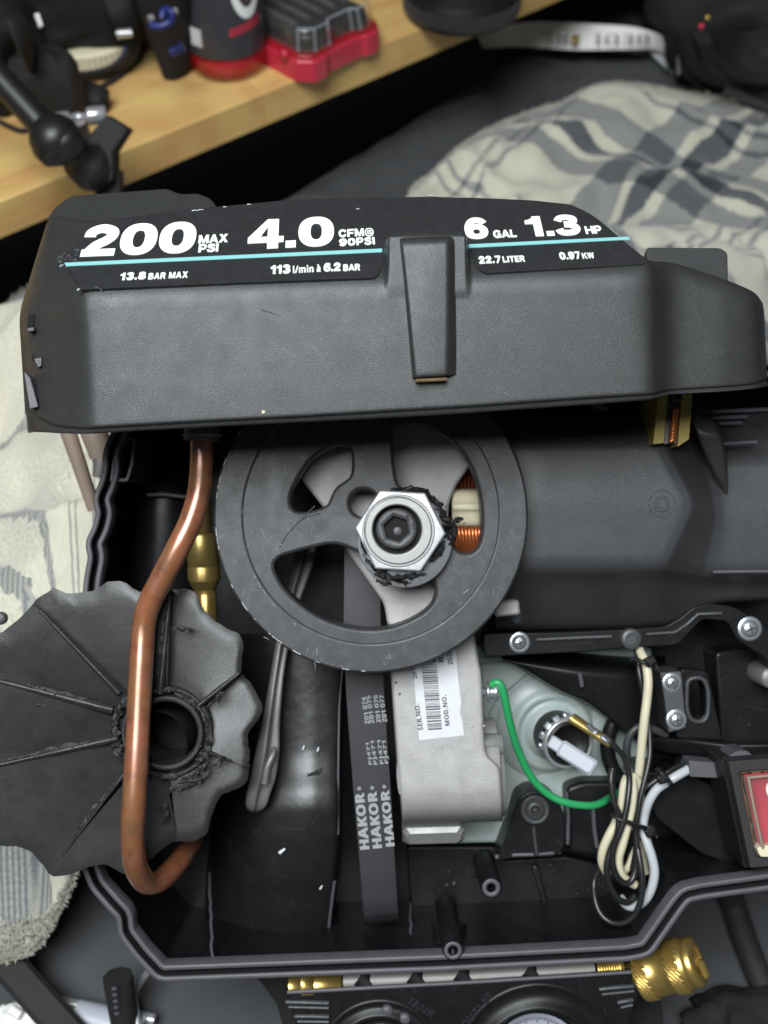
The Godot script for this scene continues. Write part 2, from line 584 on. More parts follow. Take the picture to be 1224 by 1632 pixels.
func wood() -> ImageTexture:
	var n := FastNoiseLite.new()
	n.seed = 4; n.frequency = 0.02; n.fractal_octaves = 4
	var im := Image.create(1024, 512, false, Image.FORMAT_RGB8)
	for y in 512:
		for x in 1024:
			var s := n.get_noise_2d(x * 0.12, y * 1.4)
			var ring := sin((y * 0.055 + n.get_noise_2d(x * 0.1, y * 0.15) * 9.0) * 1.4) * 0.5 + 0.5
			var fine := n.get_noise_2d(x * 0.4 + 900, y * 9.0)
			var k := 1.0 + 0.10 * s - 0.10 * ring * ring + 0.07 * fine
			im.set_pixel(x, y, Color(0.62 * k, 0.41 * k * k, 0.15 * k * k).linear_to_srgb())
	return ImageTexture.create_from_image(im)

func tarnish() -> ImageTexture:      # browned, orange and pinkish patches along a copper pipe, with handling marks
	var n := FastNoiseLite.new()
	n.seed = 41; n.frequency = 0.014; n.fractal_octaves = 5
	var r := RandomNumberGenerator.new()
	r.seed = 42
	var im := Image.create(512, 512, false, Image.FORMAT_RGB8)
	for y in 512:
		for x in 512:
			var a := n.get_noise_2d(x, y) * 1.6
			var b := n.get_noise_2d(x + 800, y * 0.6)
			var c := Color(0.33, 0.112, 0.046).lerp(Color(0.13, 0.047, 0.027), clampf(a * 1.5, 0, 0.9)).lerp(Color(0.36, 0.15, 0.1), clampf(-b * 2.0, 0, 0.7)).lerp(Color(0.26, 0.15, 0.07), clampf(b * 1.6, 0, 0.6))
			var q := 1.0 + r.randf_range(-0.1, 0.1)
			im.set_pixel(x, y, Color(c.r * q, c.g * q, c.b * q).linear_to_srgb())
	for i in 90:
		var p := Vector2(r.randf() * 512, r.randf() * 512)
		var a := r.randf() * TAU
		for s in r.randi_range(3, 22):
			p += Vector2(cos(a), sin(a))
			im.set_pixel(posmod(int(p.x), 512), posmod(int(p.y), 512), Color(0.6, 0.4, 0.28) if i % 3 else Color(0.2, 0.1, 0.07))
	return ImageTexture.create_from_image(im)

func plaid() -> ImageTexture:
	var n := FastNoiseLite.new()
	n.seed = 8; n.frequency = 0.05; n.fractal_octaves = 4
	var r := RandomNumberGenerator.new()
	r.seed = 77
	var size := 1024
	var im := Image.create(size, size, false, Image.FORMAT_RGB8)
	var cream := Color(0.53, 0.505, 0.41)
	var grey := Color(0.15, 0.162, 0.17)
	var dark := Color(0.02, 0.023, 0.028)
	for y in size:
		for x in size:
			var wob := n.get_noise_2d(x, y) * 7.0
			var a := plaid_band(fposmod(x + wob, size) / size)
			var b := plaid_band(fposmod(y + wob, size) / size)
			# twill: warp and weft show in turn on a fine diagonal
			var tw := 0.5 + 0.5 * sin((x + y) * TAU / 9.0)
			var k := (a + b) * 0.5 + (b - a) * (tw - 0.5) * 0.42 + 0.12 * maxf(a, b)
			var c := cream.lerp(grey, clampf(k * 2.3, 0, 1)).lerp(dark, clampf(k * 2.4 - 0.95, 0, 1))
			var q := 1.0 + 0.16 * n.get_noise_2d(x * 3.0, y * 3.0) + r.randf_range(-0.08, 0.08)
			im.set_pixel(x, y, Color(c.r * q, c.g * q, c.b * q).linear_to_srgb())
	return ImageTexture.create_from_image(im)

func plaid_band(t: float) -> float:
	for q in [[0.05, 0.17, 0.55], [0.17, 0.21, 0.02], [0.21, 0.29, 1.0], [0.29, 0.33, 0.04], [0.33, 0.45, 0.55], [0.64, 0.66, 0.5], [0.70, 0.72, 0.5]]:
		if t >= q[0] and t < q[1]: return q[2]
	return 0.0

# ---------------------------------------------------------------- wide heavy lettering, drawn stroke by stroke
func glyph(ch: String) -> Array:      # [width, strokes]; a stroke is [kind, thickness, numbers]
	var stem := ["p", 0, [0.0, 0.0, 0.25, 0.0, 0.25, 1.0, 0.0, 1.0]]
	match ch:
		"0": return [0.88, [["o", 0, [0.44, 0.5, 0.44, 0.51]]]]
		"O": return [0.94, [["o", 0, [0.47, 0.5, 0.47, 0.51]]]]
		"1": return [0.58, [["p", 0, [0.26, 0.0, 0.53, 0.0, 0.53, 1.0, 0.26, 1.0]], ["p", 0, [0.0, 0.62, 0.0, 0.8, 0.14, 0.84, 0.24, 0.92, 0.28, 1.0, 0.4, 1.0, 0.4, 0.62]]]]
		"2": return [0.84, [["c", 0.25, [0.14, 0.62, 0.17, 0.78, 0.4, 0.885, 0.64, 0.8, 0.68, 0.66, 0.58, 0.51, 0.34, 0.34, 0.17, 0.1]], ["p", 0, [0.02, 0.0, 0.82, 0.0, 0.82, 0.22, 0.02, 0.22]]]]
		"3": return [0.82, [["c", 0.23, [0.13, 0.71, 0.22, 0.85, 0.42, 0.89, 0.62, 0.82, 0.64, 0.69, 0.54, 0.57, 0.32, 0.55]], ["c", 0.24, [0.32, 0.52, 0.58, 0.47, 0.68, 0.31, 0.59, 0.15, 0.4, 0.11, 0.2, 0.15, 0.12, 0.3]]]]
		"4": return [0.88, [["p", 0, [0.48, 0.0, 0.75, 0.0, 0.75, 1.0, 0.48, 1.0]], ["p", 0, [0.0, 0.2, 0.88, 0.2, 0.88, 0.4, 0.0, 0.4]], ["p", 0, [0.47, 1.0, 0.62, 1.0, 0.3, 0.38, 0.0, 0.38]]]]
		"6": return [0.84, [["o", 0, [0.42, 0.34, 0.42, 0.35]], ["c", 0.25, [0.13, 0.36, 0.15, 0.62, 0.28, 0.84, 0.46, 0.89, 0.62, 0.84, 0.72, 0.72]]]]
		"7": return [0.8, [["p", 0, [0.0, 0.78, 0.78, 0.78, 0.78, 1.0, 0.0, 1.0]], ["p", 0, [0.5, 0.8, 0.78, 0.8, 0.42, 0.0, 0.14, 0.0]]]]
		"8": return [0.84, [["o", 0, [0.42, 0.74, 0.37, 0.27]], ["o", 0, [0.42, 0.29, 0.42, 0.3]]]]
		"9": return [0.84, [["o", 0, [0.42, 0.66, 0.42, 0.35]], ["c", 0.25, [0.71, 0.64, 0.69, 0.38, 0.56, 0.16, 0.38, 0.11, 0.22, 0.16, 0.12, 0.28]]]]
		".": return [0.26, [["p", 0, [0.0, 0.0, 0.25, 0.0, 0.25, 0.23, 0.0, 0.23]]]]
		"A": return [0.94, [["p", 0, [0.0, 0.0, 0.25, 0.0, 0.59, 1.0, 0.35, 1.0]], ["p", 0, [0.94, 0.0, 0.69, 0.0, 0.35, 1.0, 0.59, 1.0]], ["p", 0, [0.24, 0.2, 0.7, 0.2, 0.7, 0.38, 0.24, 0.38]]]]
		"B": return [0.84, [stem, ["c", 0.19, [0.2, 0.9, 0.55, 0.9, 0.66, 0.74, 0.55, 0.58, 0.2, 0.57]], ["c", 0.2, [0.2, 0.53, 0.6, 0.52, 0.72, 0.31, 0.6, 0.1, 0.2, 0.1]]]]
		"C": return [0.88, [["c", 0.22, [0.78, 0.66, 0.66, 0.84, 0.44, 0.895, 0.2, 0.78, 0.12, 0.5, 0.2, 0.22, 0.44, 0.105, 0.66, 0.16, 0.78, 0.34]]]]
		"E": return [0.76, [stem, ["p", 0, [0.2, 0.0, 0.76, 0.0, 0.76, 0.2, 0.2, 0.2]], ["p", 0, [0.2, 0.8, 0.75, 0.8, 0.75, 1.0, 0.2, 1.0]], ["p", 0, [0.2, 0.41, 0.7, 0.41, 0.7, 0.59, 0.2, 0.59]]]]
		"F": return [0.74, [stem, ["p", 0, [0.2, 0.8, 0.74, 0.8, 0.74, 1.0, 0.2, 1.0]], ["p", 0, [0.2, 0.38, 0.68, 0.38, 0.68, 0.57, 0.2, 0.57]]]]
		"G": return [0.9, [["c", 0.22, [0.78, 0.68, 0.66, 0.84, 0.44, 0.895, 0.2, 0.78, 0.12, 0.5, 0.2, 0.22, 0.44, 0.105, 0.66, 0.16, 0.76, 0.3]], ["p", 0, [0.46, 0.38, 0.9, 0.38, 0.9, 0.54, 0.46, 0.54]], ["p", 0, [0.7, 0.02, 0.9, 0.02, 0.9, 0.4, 0.7, 0.4]]]]
		"H": return [0.88, [stem, ["p", 0, [0.63, 0.0, 0.88, 0.0, 0.88, 1.0, 0.63, 1.0]], ["p", 0, [0.2, 0.4, 0.7, 0.4, 0.7, 0.6, 0.2, 0.6]]]]
		"I": return [0.27, [stem]]
		"J": return [0.7, [["p", 0, [0.45, 0.3, 0.7, 0.3, 0.7, 1.0, 0.45, 1.0]], ["c", 0.24, [0.58, 0.34, 0.52, 0.16, 0.34, 0.11, 0.16, 0.18, 0.11, 0.34]]]]
		"K", "k": return [0.9, [stem, ["p", 0, [0.22, 0.32, 0.22, 0.55, 0.58, 1.0, 0.88, 1.0]], ["p", 0, [0.38, 0.6, 0.54, 0.7, 0.92, 0.0, 0.62, 0.0]]]]
		"L": return [0.72, [stem, ["p", 0, [0.2, 0.0, 0.72, 0.0, 0.72, 0.21, 0.2, 0.21]]]]
		"M": return [1.04, [stem, ["p", 0, [0.79, 0.0, 1.04, 0.0, 1.04, 1.0, 0.79, 1.0]], ["p", 0, [0.05, 1.0, 0.3, 1.0, 0.62, 0.0, 0.42, 0.0]], ["p", 0, [0.99, 1.0, 0.74, 1.0, 0.42, 0.0, 0.62, 0.0]]]]
		"P": return [0.8, [stem, ["c", 0.2, [0.2, 0.9, 0.56, 0.9, 0.69, 0.68, 0.56, 0.45, 0.2, 0.44]]]]
		"R": return [0.86, [stem, ["c", 0.2, [0.2, 0.9, 0.58, 0.9, 0.71, 0.7, 0.58, 0.49, 0.2, 0.48]], ["p", 0, [0.4, 0.45, 0.66, 0.45, 0.86, 0.0, 0.58, 0.0]]]]
		"S": return [0.82, [["c", 0.21, [0.72, 0.7, 0.62, 0.86, 0.4, 0.9, 0.18, 0.82, 0.16, 0.67, 0.36, 0.55, 0.58, 0.46, 0.7, 0.31, 0.6, 0.14, 0.38, 0.095, 0.15, 0.16, 0.09, 0.32]]]]
		"T": return [0.8, [["p", 0, [0.0, 0.8, 0.8, 0.8, 0.8, 1.0, 0.0, 1.0]], ["p", 0, [0.275, 0.0, 0.525, 0.0, 0.525, 0.9, 0.275, 0.9]]]]
		"W": return [1.24, [["p", 0, [0.0, 1.0, 0.26, 1.0, 0.46, 0.0, 0.22, 0.0]], ["p", 0, [0.24, 0.0, 0.46, 0.0, 0.74, 1.0, 0.5, 1.0]], ["p", 0, [0.5, 1.0, 0.74, 1.0, 1.0, 0.0, 0.78, 0.0]], ["p", 0, [0.78, 0.0, 1.02, 0.0, 1.24, 1.0, 0.98, 1.0]]]]
		"X": return [0.92, [["p", 0, [0.0, 0.0, 0.29, 0.0, 0.9, 1.0, 0.61, 1.0]], ["p", 0, [0.92, 0.0, 0.63, 0.0, 0.02, 1.0, 0.31, 1.0]]]]
		"Z": return [0.8, [["p", 0, [0.0, 0.8, 0.78, 0.8, 0.78, 1.0, 0.0, 1.0]], ["p", 0, [0.0, 0.0, 0.8, 0.0, 0.8, 0.2, 0.0, 0.2]], ["p", 0, [0.0, 0.18, 0.3, 0.18, 0.78, 0.82, 0.48, 0.82]]]]
		"5": return [0.82, [["p", 0, [0.1, 0.8, 0.74, 0.8, 0.74, 1.0, 0.14, 1.0]], ["p", 0, [0.06, 0.46, 0.28, 0.5, 0.34, 0.9, 0.13, 0.95]], ["c", 0.23, [0.16, 0.5, 0.4, 0.56, 0.64, 0.5, 0.7, 0.32, 0.6, 0.15, 0.38, 0.105, 0.12, 0.22]]]]
		"@": return [1.0, [["o", 0.13, [0.5, 0.45, 0.5, 0.55]], ["o", 0.13, [0.47, 0.45, 0.22, 0.26]], ["c", 0.13, [0.68, 0.7, 0.66, 0.35, 0.76, 0.24, 0.9, 0.4]]]]
	return [0.35, []]

func heavy(s: String, parent: Node3D, m: Material, a: Vector3, b: Vector3, c: Vector3, n: Vector3, gap := 0.07) -> void:
	var w := 0.0
	for i in s.length(): w += glyph(s[i])[0] + (gap if i else 0.0)
	var xd := (b - a).normalized()
	var yd := n.cross(xd).normalized()
	var sx := a.distance_to(b) / w
	var sy := (c - a).dot(yd)
	var x := Transform3D(Basis(xd, yd, n), a)
	var sh := Sh.new()
	var cur := 0.0
	var lay := 0
	for i in s.length():
		var g := glyph(s[i])
		for stroke in g[1]:
			var q: Array = stroke[2]
			var z := 0.00028 + 0.000012 * (lay % 5)
			lay += 1
			var polys := []
			var holes := []
			if stroke[0] == "o":
				var st: float = stroke[1] if stroke[1] > 0 else 0.3
				var sh2: float = stroke[1] if stroke[1] > 0 else 0.235
				polys.append(super_ellipse(q[0], q[1], q[2], q[3]))
				holes.append(super_ellipse(q[0], q[1], q[2] - st, q[3] - sh2))
			elif stroke[0] == "p":
				polys.append(pp(q))
			else:
				var line := pp(q)
				var l3 := PackedVector3Array()
				for p in line: l3.append(Vector3(p.x, p.y, 0) * 100.0)
				var l2 := PackedVector2Array()
				for p in curve3(l3, 5): l2.append(Vector2(p.x, p.y))
				for r in Geometry2D.offset_polyline(l2, (stroke[1] + (0.03 if stroke[1] > 0.15 else 0.0)) * 50.0, Geometry2D.JOIN_ROUND, Geometry2D.END_BUTT):
					var o := PackedVector2Array()
					for p in r: o.append(p / 100.0)
					if not Geometry2D.is_polygon_clockwise(o): polys.append(o)
			for k in polys.size():
				var o := PackedVector2Array()
				for p in polys[k]: o.append(Vector2((cur + p.x) * sx, p.y * sy))
				var hs := []
				for h in holes:
					var ho := PackedVector2Array()
					for p in h: ho.append(Vector2((cur + p.x) * sx, p.y * sy))
					hs.append(ho)
				plate(sh, o, hs, z, z - 0.0002, 0.0, x, false)
		cur += g[0] + gap
	obj("lettering", sh, m, parent)

func super_ellipse(cx: float, cy: float, rx: float, ry: float) -> PackedVector2Array:
	var o := PackedVector2Array()
	for i in 36:
		var a := TAU * i / 36.0
		o.append(Vector2(cx + signf(cos(a)) * pow(absf(cos(a)), 0.86) * rx, cy + signf(sin(a)) * pow(absf(sin(a)), 0.86) * ry))
	return o

# ---------------------------------------------------------------- the top shroud
var LA: Vector3
var LN: Vector3
func on_label(x: float, y: float, off := 0.0) -> Vector3:    # where the drawing's line of sight meets the sloped label face
	var o := Vector3(0, 0, D0)
	var d := P(x, y, 0.0) - o
	var t := (LA + LN * off - o).dot(LN) / d.dot(LN)
	return o + d * t

func on_plane(x: float, y: float, a: Vector3, n: Vector3) -> Vector3:
	var o := Vector3(0, 0, D0)
	var d := P(x, y, 0.0) - o
	return o + d * ((a - o).dot(n) / d.dot(n))

func slope_plate(sh: Sh, poly: PackedVector2Array, a: Vector3, n: Vector3, thick: float, bev: float) -> void:   # a slab lying on a sloped plane
	var xd := Vector3(1, 0, -n.x / n.z).normalized()
	var xf := Transform3D(Basis(xd, n.cross(xd).normalized(), n), a)
	var inv := xf.affine_inverse()
	var o := PackedVector2Array()
	for p in poly:
		var w := inv * on_plane(p.x, p.y, a, n)
		o.append(Vector2(w.x, w.y))
	plate(sh, o, [], 0.0, -thick, bev, xf)

func px_of(p: Vector3) -> Vector2:
	var k := T / 816.0 * (D0 - p.z)
	return Vector2(612.0 + p.x / k, 816.0 - p.y / k)

func shroud() -> void:
	LA = P(128, 463, 76)
	LN = (P(1028, 430, 76) - LA).cross(P(480, 316, 36) - LA).normalized()
	var t := thing("compressor_shroud", "worn black plastic top shroud with white pressure figures, tipped up over the pulley", "machine cover", P(612, 690, 40))
	var secs := []
	# drawing x of foot, front foot, break, top; then y and z of each
	for q in [
		[46, 690, 15, 40, 660, 18, 30, 500, 22, 76, 350, 10],
		[48, 688, 40, 41, 655, 42, 33, 505, 40, 79, 345, 18],
		[86, 690, 56, 84, 676, 59, 66, 470, 50, 96, 342, 24],
		[90, 690.5, 58, 88, 678, 61, 70, 472, 52, 100, 345, 25],
		[132, 692, 66, 130, 682, 70, 104, 478, 68, 0, 0, 0, 152, 351],
		[150, 691, 68, 149, 681, 72, 126, 465, 75, 0, 0, 0, 168, 350],
		[165, 690, 68, 165, 680, 72, 140, 463, 76, 0, 0, 0, 190, 346],
		[320, 681, 68, 320, 671, 72, 320, 456.5, 76, 0, 0, 0, 320, 330],
		[480, 673, 68, 480, 663, 72, 480, 450.5, 76, 0, 0, 0, 480, 315],
		[604, 666.5, 68, 604, 655.5, 72, 604, 446, 76, 0, 0, 0, 604, 312],
		[756, 657.5, 68, 756, 646.5, 72, 756, 440, 76, 0, 0, 0, 756, 313],
		[850, 651, 68, 850, 639.5, 72, 850, 436.5, 76, 0, 0, 0, 850, 317],
		[920, 646, 68, 920, 634.5, 72, 920, 434, 76, 0, 0, 0, 912, 324],
		[950, 644, 68, 950, 632.5, 72, 950, 433, 76, 0, 0, 0, 945, 339],
		[1012, 639, 68, 1012, 628.5, 72, 1012, 430.5, 76, 0, 0, 0, 1012, 396],
		[1036, 637, 68, 1036, 627, 72, 1034, 430, 75, 0, 0, 0, 1028, 408],
		[1044, 635, 66, 1044, 626, 70, 1042, 430, 73, 1038, 416, 62],
		[1064, 629, 56, 1064, 621, 58, 1060, 430, 60, 1054, 414, 54],
		[1080, 628, 54, 1080, 620, 56, 1076, 432, 57, 1080, 418, 50],
		[1160, 624, 52, 1160, 615, 54, 1158, 456, 55, 1158, 444, 48],
		[1200, 620, 49, 1200, 611, 51, 1197, 474, 52, 1197, 460, 45],
		[1212, 618, 44, 1212, 608, 46, 1208, 480, 46, 1206, 466, 40],
		[1222, 616, 32, 1222, 604, 34, 1217, 490, 34, 1213, 476, 30],
		[1224, 615, 10, 1223, 603, 12, 1218, 492, 12, 1214, 478, 8]]:
		var foot := P(q[0], q[1], q[2])
		var ff := P(q[3], q[4], q[5])
		var br := P(q[6], q[7], q[8])
		var top := on_label(q[12], q[13]) if q.size() > 12 else P(q[9], q[10], q[11])
		var back := minf(top.z - 0.012, -0.005)
		var th := 0.0028
		var line := PackedVector3Array([
			Vector3(top.x, top.y - 0.002, back), Vector3(top.x, top.y, minf(top.z - 0.006, 0.02)), top, br, ff, ff + Vector3(0, -0.0004, -0.0016), foot + Vector3(0, 0, 0.0016), foot,
			foot + Vector3(0, 0.0002, -0.0035), ff + Vector3(0, 0.002, -0.005), br + Vector3(0, -th, -th * 1.6), top + Vector3(0, -th * 1.5, -th), Vector3(top.x, top.y - th - 0.002, back)])
		secs.append(line)
	var fine := []
	for i in secs.size() - 1:
		var wide: float = px_of(secs[i + 1][3]).x - px_of(secs[i][3]).x
		var x0: float = px_of(secs[i][3]).x
		var sub := int(clampf(wide / 9.0, 3, 40))
		if x0 > 600 and x0 < 745: sub = int(wide / 1.6)
		for j in sub:
			var row := PackedVector3Array()
			for k in secs[i].size(): row.append(secs[i][k].lerp(secs[i + 1][k], float(j) / sub))
			fine.append(row)
	fine.append(secs[secs.size() - 1])
	for pass_ in 3:
		var nx := [fine[0]]
		for i in range(1, fine.size() - 1):
			var row := PackedVector3Array()
			for k in fine[i].size(): row.append((fine[i - 1][k] + fine[i][k] * 2.0 + fine[i + 1][k]) / 4.0)
			nx.append(row)
		nx.append(fine[fine.size() - 1])
		fine = nx
	var rad := [0, 0.002, 0.003, 0.0062, 0.001, 0.0006, 0.001, 0.001, 0.001, 0.001, 0.002, 0.001]
	var dense := []
	for line in fine:
		var r := PackedVector3Array([line[0]])
		for i in range(1, line.size() - 1):
			var a: Vector3 = line[i - 1] - line[i]
			var b: Vector3 = line[i + 1] - line[i]
			var s: Vector3 = line[i] + a.normalized() * minf(rad[i], 0.45 * a.length())
			var e: Vector3 = line[i] + b.normalized() * minf(rad[i], 0.45 * b.length())
			if i == 3 or i == 4:
				var from := r[r.size() - 1]
				for j in 30: r.append(from.lerp(s, (j + 1) / 31.0))
			for j in 6:
				var u := j / 5.0
				r.append(s.lerp(line[i], u).lerp(line[i].lerp(e, u), u))
		r.append(line[line.size() - 1])
		# the plain block that carries the front face on upwards round the wedge
		for k in range(8, 86):
			var y_here := px_of(r[k]).y
			if y_here > 470: break
			var zf := 0.0762
			var q := px_of(Vector3(r[k].x, r[k].y, zf))
			var side := smoothstep(609.0, 621.0, q.x) * (1.0 - smoothstep(741.0, 753.0, q.x))
			var up_ := smoothstep(369.0, 375.0, q.y)
			var z := lerpf(r[k].z, zf + (446.0 - q.y) * 0.000012, side * up_)
			if z > r[k].z: r[k].z = z
		dense.append(r)
	var sh := Sh.new()
	sh.soft()
	sh.rows(dense)
	var shell := obj("shell", sh, M.shroud, t)
	# the closed back of the cover
	# label
	sh = Sh.new()
	var ld := []
	var xf := Transform3D(Basis((on_label(700, 430) - on_label(500, 440)).normalized(), LN.cross((on_label(700, 430) - on_label(500, 440)).normalized()), LN), LA)
	var inv := xf.affine_inverse()
	var poly := PackedVector2Array()
	for p in rounded(pp([160, 354, 300, 335, 480, 318, 690, 314.5, 850, 320.5, 910, 327, 942, 343, 1015, 402, 1028, 421, 990, 424, 774, 436, 758, 428, 747, 392, 742, 378, 728, 369.5, 640, 373, 622, 382, 611, 398, 607, 434, 598, 443, 360, 452, 128, 462, 100, 411]), 5.0):
		var w := inv * on_label(p.x, p.y)
		poly.append(Vector2(w.x, w.y))
	plate(sh, poly, [], 0.0004, -0.0006, 0.0002, xf)
	var lab := obj("label_panel", sh, M.label, t)
	for q in [["200", 126, 410, 309, 403, 127, 361, 2.4], ["MAX", 316, 389, 363, 386.5, 316, 376, 1.6], ["PSI", 316, 403, 348, 401.5, 316, 390.5, 1.6], ["4.0", 394, 398.5, 533, 392, 394, 352, 2.4],
			["CFM@", 540, 379, 596, 376, 540, 367, 1.4], ["90PSI", 541, 393, 598, 390, 541, 381.5, 1.4], ["13.8", 191, 447.5, 232, 445.5, 191, 436, 1.6], ["BAR MAX", 236, 446, 299, 443, 236, 436.5, 1.4],
			["113", 431, 437.5, 463, 436, 431, 424, 1.6], ["l/min à", 467, 436.5, 511, 434, 467, 424.5, 1.0], ["6.2", 516, 433.5, 543, 432.5, 516, 420.5, 1.6], ["BAR", 547, 432.5, 574, 431.5, 547, 422.5, 1.4],
			["6", 743, 382, 780, 380.5, 743, 349, 2.6], ["GAL", 787, 380, 824, 378.5, 787, 368, 1.6], ["1.3", 841, 378, 928, 374.5, 841, 346, 2.6], ["HP", 934, 373.5, 960, 372.5, 934, 361.5, 1.6],
			["22.7", 764, 421, 799, 419.5, 764, 409.5, 1.6], ["LITER", 802, 419, 837, 417.5, 802, 409.5, 1.4], ["0.97", 893, 414.5, 926, 413, 893, 403, 1.6], ["kW", 929, 413, 948, 412, 929, 404, 1.4]]:
		if q[0].contains("l/"): letters(q[0], lab, M.ink, on_label(q[1], q[2], 0.0003), on_label(q[3], q[4], 0.0003), on_label(q[5], q[6], 0.0003), 0.2, true, 0.0001, LN)
		else: heavy(q[0], lab, M.ink, on_label(q[1], q[2], 0.0003), on_label(q[3], q[4], 0.0003), on_label(q[5], q[6], 0.0003), LN, 0.05 if q[0].length() < 4 else 0.1)
	for q in [[106, 426, 609, 403.5, 609, 398, 103, 420.6], [743, 397, 1004, 383.5, 1001, 379, 743, 391.5]]:
		sh = Sh.new()
		var pl := PackedVector2Array()
		for p in pp(q):
			var w := inv * on_label(p.x, p.y)
			pl.append(Vector2(w.x, w.y))
		plate(sh, pl, [], 0.00056, 0.0002, 0.0, xf)
		obj("stripe", sh, M.teal, lab)
	# the wedge rib
	sh = Sh.new()
	var rows := []
	for q in [[377, 633, 637, 714, 729, 70], [379, 634, 638, 714, 732, 76], [384, 634.5, 639, 714, 734, 79.8], [392, 635.5, 640, 714, 735, 81.2], [450, 642, 646.5, 714, 733.5, 80.6], [500, 647, 651.5, 714, 732, 79.8], [560, 653, 657.5, 713, 730, 78.6], [600, 657, 661.5, 712, 728, 77.8], [603.5, 657, 662, 712, 728, 77.2], [606, 657, 662, 712, 728, 70]]:
		var y: float = q[0]
		var z: float = q[5]
		rows.append(round3(PackedVector3Array([P(q[1] - 3, y, 66), P(q[1], y, minf(z, 75.5) - 2), P(q[2], y - 1.2, z), P(q[3], y - 4.5, z), P(q[4], y - 6, minf(z, 75.5) - 2.5), P(q[4] + 2, y - 6, 66)]), 0.0012, 4))
	loft(sh, rows, 4, 1, true)
	obj("wedge_rib", sh, M.shroud, t)
	sh = Sh.new()
	sh.box(Transform3D(Basis(Vector3(0, 0, 1), 0.045), P(687, 607, 74.5)), Vector3(50 * S(74), 0.0011, 0.007), 0.0004)
	obj("dust_ledge", sh, M.grime, t, "dusty foot of the wedge rib")
	# the part behind: rounded end piece, block at the far end, vents
	sh = Sh.new()
	var away := Vector3(0, 0.62, 0.78).normalized()
	slope_plate(sh, rounded(pp([72, 440, 74, 350, 84, 332, 112, 311, 268, 299, 286, 308, 318, 307, 338, 316, 352, 338, 352, 440]), 9, 5), P(75, 350, 16), away, 0.03, 0.0022)
	obj("end_housing", sh, M.shroud, t)
	sh = Sh.new()
	slope_plate(sh, rounded(pp([1030, 394, 1148, 394.5, 1160, 402, 1161, 480, 1030, 480]), 6), P(1100, 450, 44), Vector3(0, 0.35, 0.94).normalized(), 0.03, 0.0012)
	obj("corner_block", sh, M.shroud, t)
	for q in [[51, 512, 15, 22, 0.35], [56, 570, 9, 12, 0.0]]:
		sh = Sh.new()
		sh.box(Transform3D(Basis(Vector3(0, 0, 1), -0.5 * q[4]) * Basis(Vector3(0, 1, 0), -0.85), P(q[0], q[1], 46)), Vector3(q[2] * S(47), q[3] * S(47), 0.0022), 0.0004)
		obj("vent", sh, M.void, t)
	sh = Sh.new()
	px_plate(sh, pp([42, 523, 53, 521, 55, 527, 44, 529]), [], 51, 46, 0.0003)
	px_plate(sh, pp([53, 571, 66, 570, 66, 584, 60, 586]), [], 53, 46, 0.0003)
	obj("vent_lip", sh, M.shroud, t)
	sh = Sh.new()
	px_plate(sh, pp([38, 592, 48, 602, 61, 648, 47, 652]), [], 52, 46, 0.0004)
	obj("vent_lip", sh, M.rim, t)
	# chips and scuffs along the edges
	for q in [[306, 337, 316, 335, 1], [316, 336, 324, 334, 1], [356, 331, 361, 330, 1], [394, 327, 400, 326, 1], [682, 313, 690, 311.5, 1], [568, 334, 573, 333, 1], [124, 463, 127, 460, 1], [96, 425, 101, 422, 1]]:
		sh = Sh.new()
		var a := on_label(q[0], q[1], 0.0006)
		var b := on_label(q[2], q[3], 0.0006)
		sh.tube(PackedVector3Array([a, a.lerp(b, 0.3) + Vector3(0, 0.0003, 0), a.lerp(b, 0.7), b]), 0.00075, 5, 0.5, true, 0.4)
		obj("chip", sh, M.sticker, shell)
	sh = Sh.new()
	sh.tube(pz([415, 492, 76.0, 425, 495, 75.9, 440, 500, 75.8, 447, 503, 75.75]), 0.00018, 5, 0.4)
	obj("scratch", sh, M.scuff, shell)
	sh = Sh.new()
	sh.lathe(P(420, 657, 72.2), Vector3(0, 0, 1), [[0.0008, 0], [0.0006, 0.0006], [0, 0.0008]], 8)
	obj("speck", sh, M.cream, shell)

	# rubbed corner: many fine pale scuffs
	var r := RandomNumberGenerator.new()
	r.seed = 15
	sh = Sh.new()
	for k in 70:
		var y := r.randf_range(455, 660)
		var x := 151.0 + pow(r.randf(), 2.0) * 26.0
		var z := lerpf(76.0, 72.4, clampf((y - 463) / 210.0, 0, 1)) + 0.02 - (0.25 if x < 158 else 0.0)
		var a := r.randf_range(-0.5, 0.5) + (PI / 2 if r.randf() < 0.6 else 0.4)
		var n := r.randf_range(1.0, 6.0)
		sh.tube(PackedVector3Array([P(x, y, z), P(x + cos(a) * n * 0.5, y + sin(a) * n * 0.5 + 0.4, z), P(x + cos(a) * n, y + sin(a) * n, z)]), r.randf_range(0.00006, 0.0002), 4, 0.5)
	obj("scuff", sh, M.scuff, shell).set_meta("kind", "stuff")
	sh = Sh.new()
	for k in 34:       # chalky rub on the rounded end piece
		var c := on_label(r.randf_range(92, 128), r.randf_range(398, 420), 0.0004)
		var a := r.randf() * TAU
		var n := r.randf_range(0.0003, 0.0011)
		sh.tube(PackedVector3Array([c, c + Vector3(cos(a), sin(a), 0) * n * 0.5 + Vector3(0, 0.0001, 0), c + Vector3(cos(a), sin(a) * 0.6, 0) * n]), r.randf_range(0.00008, 0.00022), 4, 0.5)
	obj("scuff", sh, M.scuff, shell).set_meta("kind", "stuff")

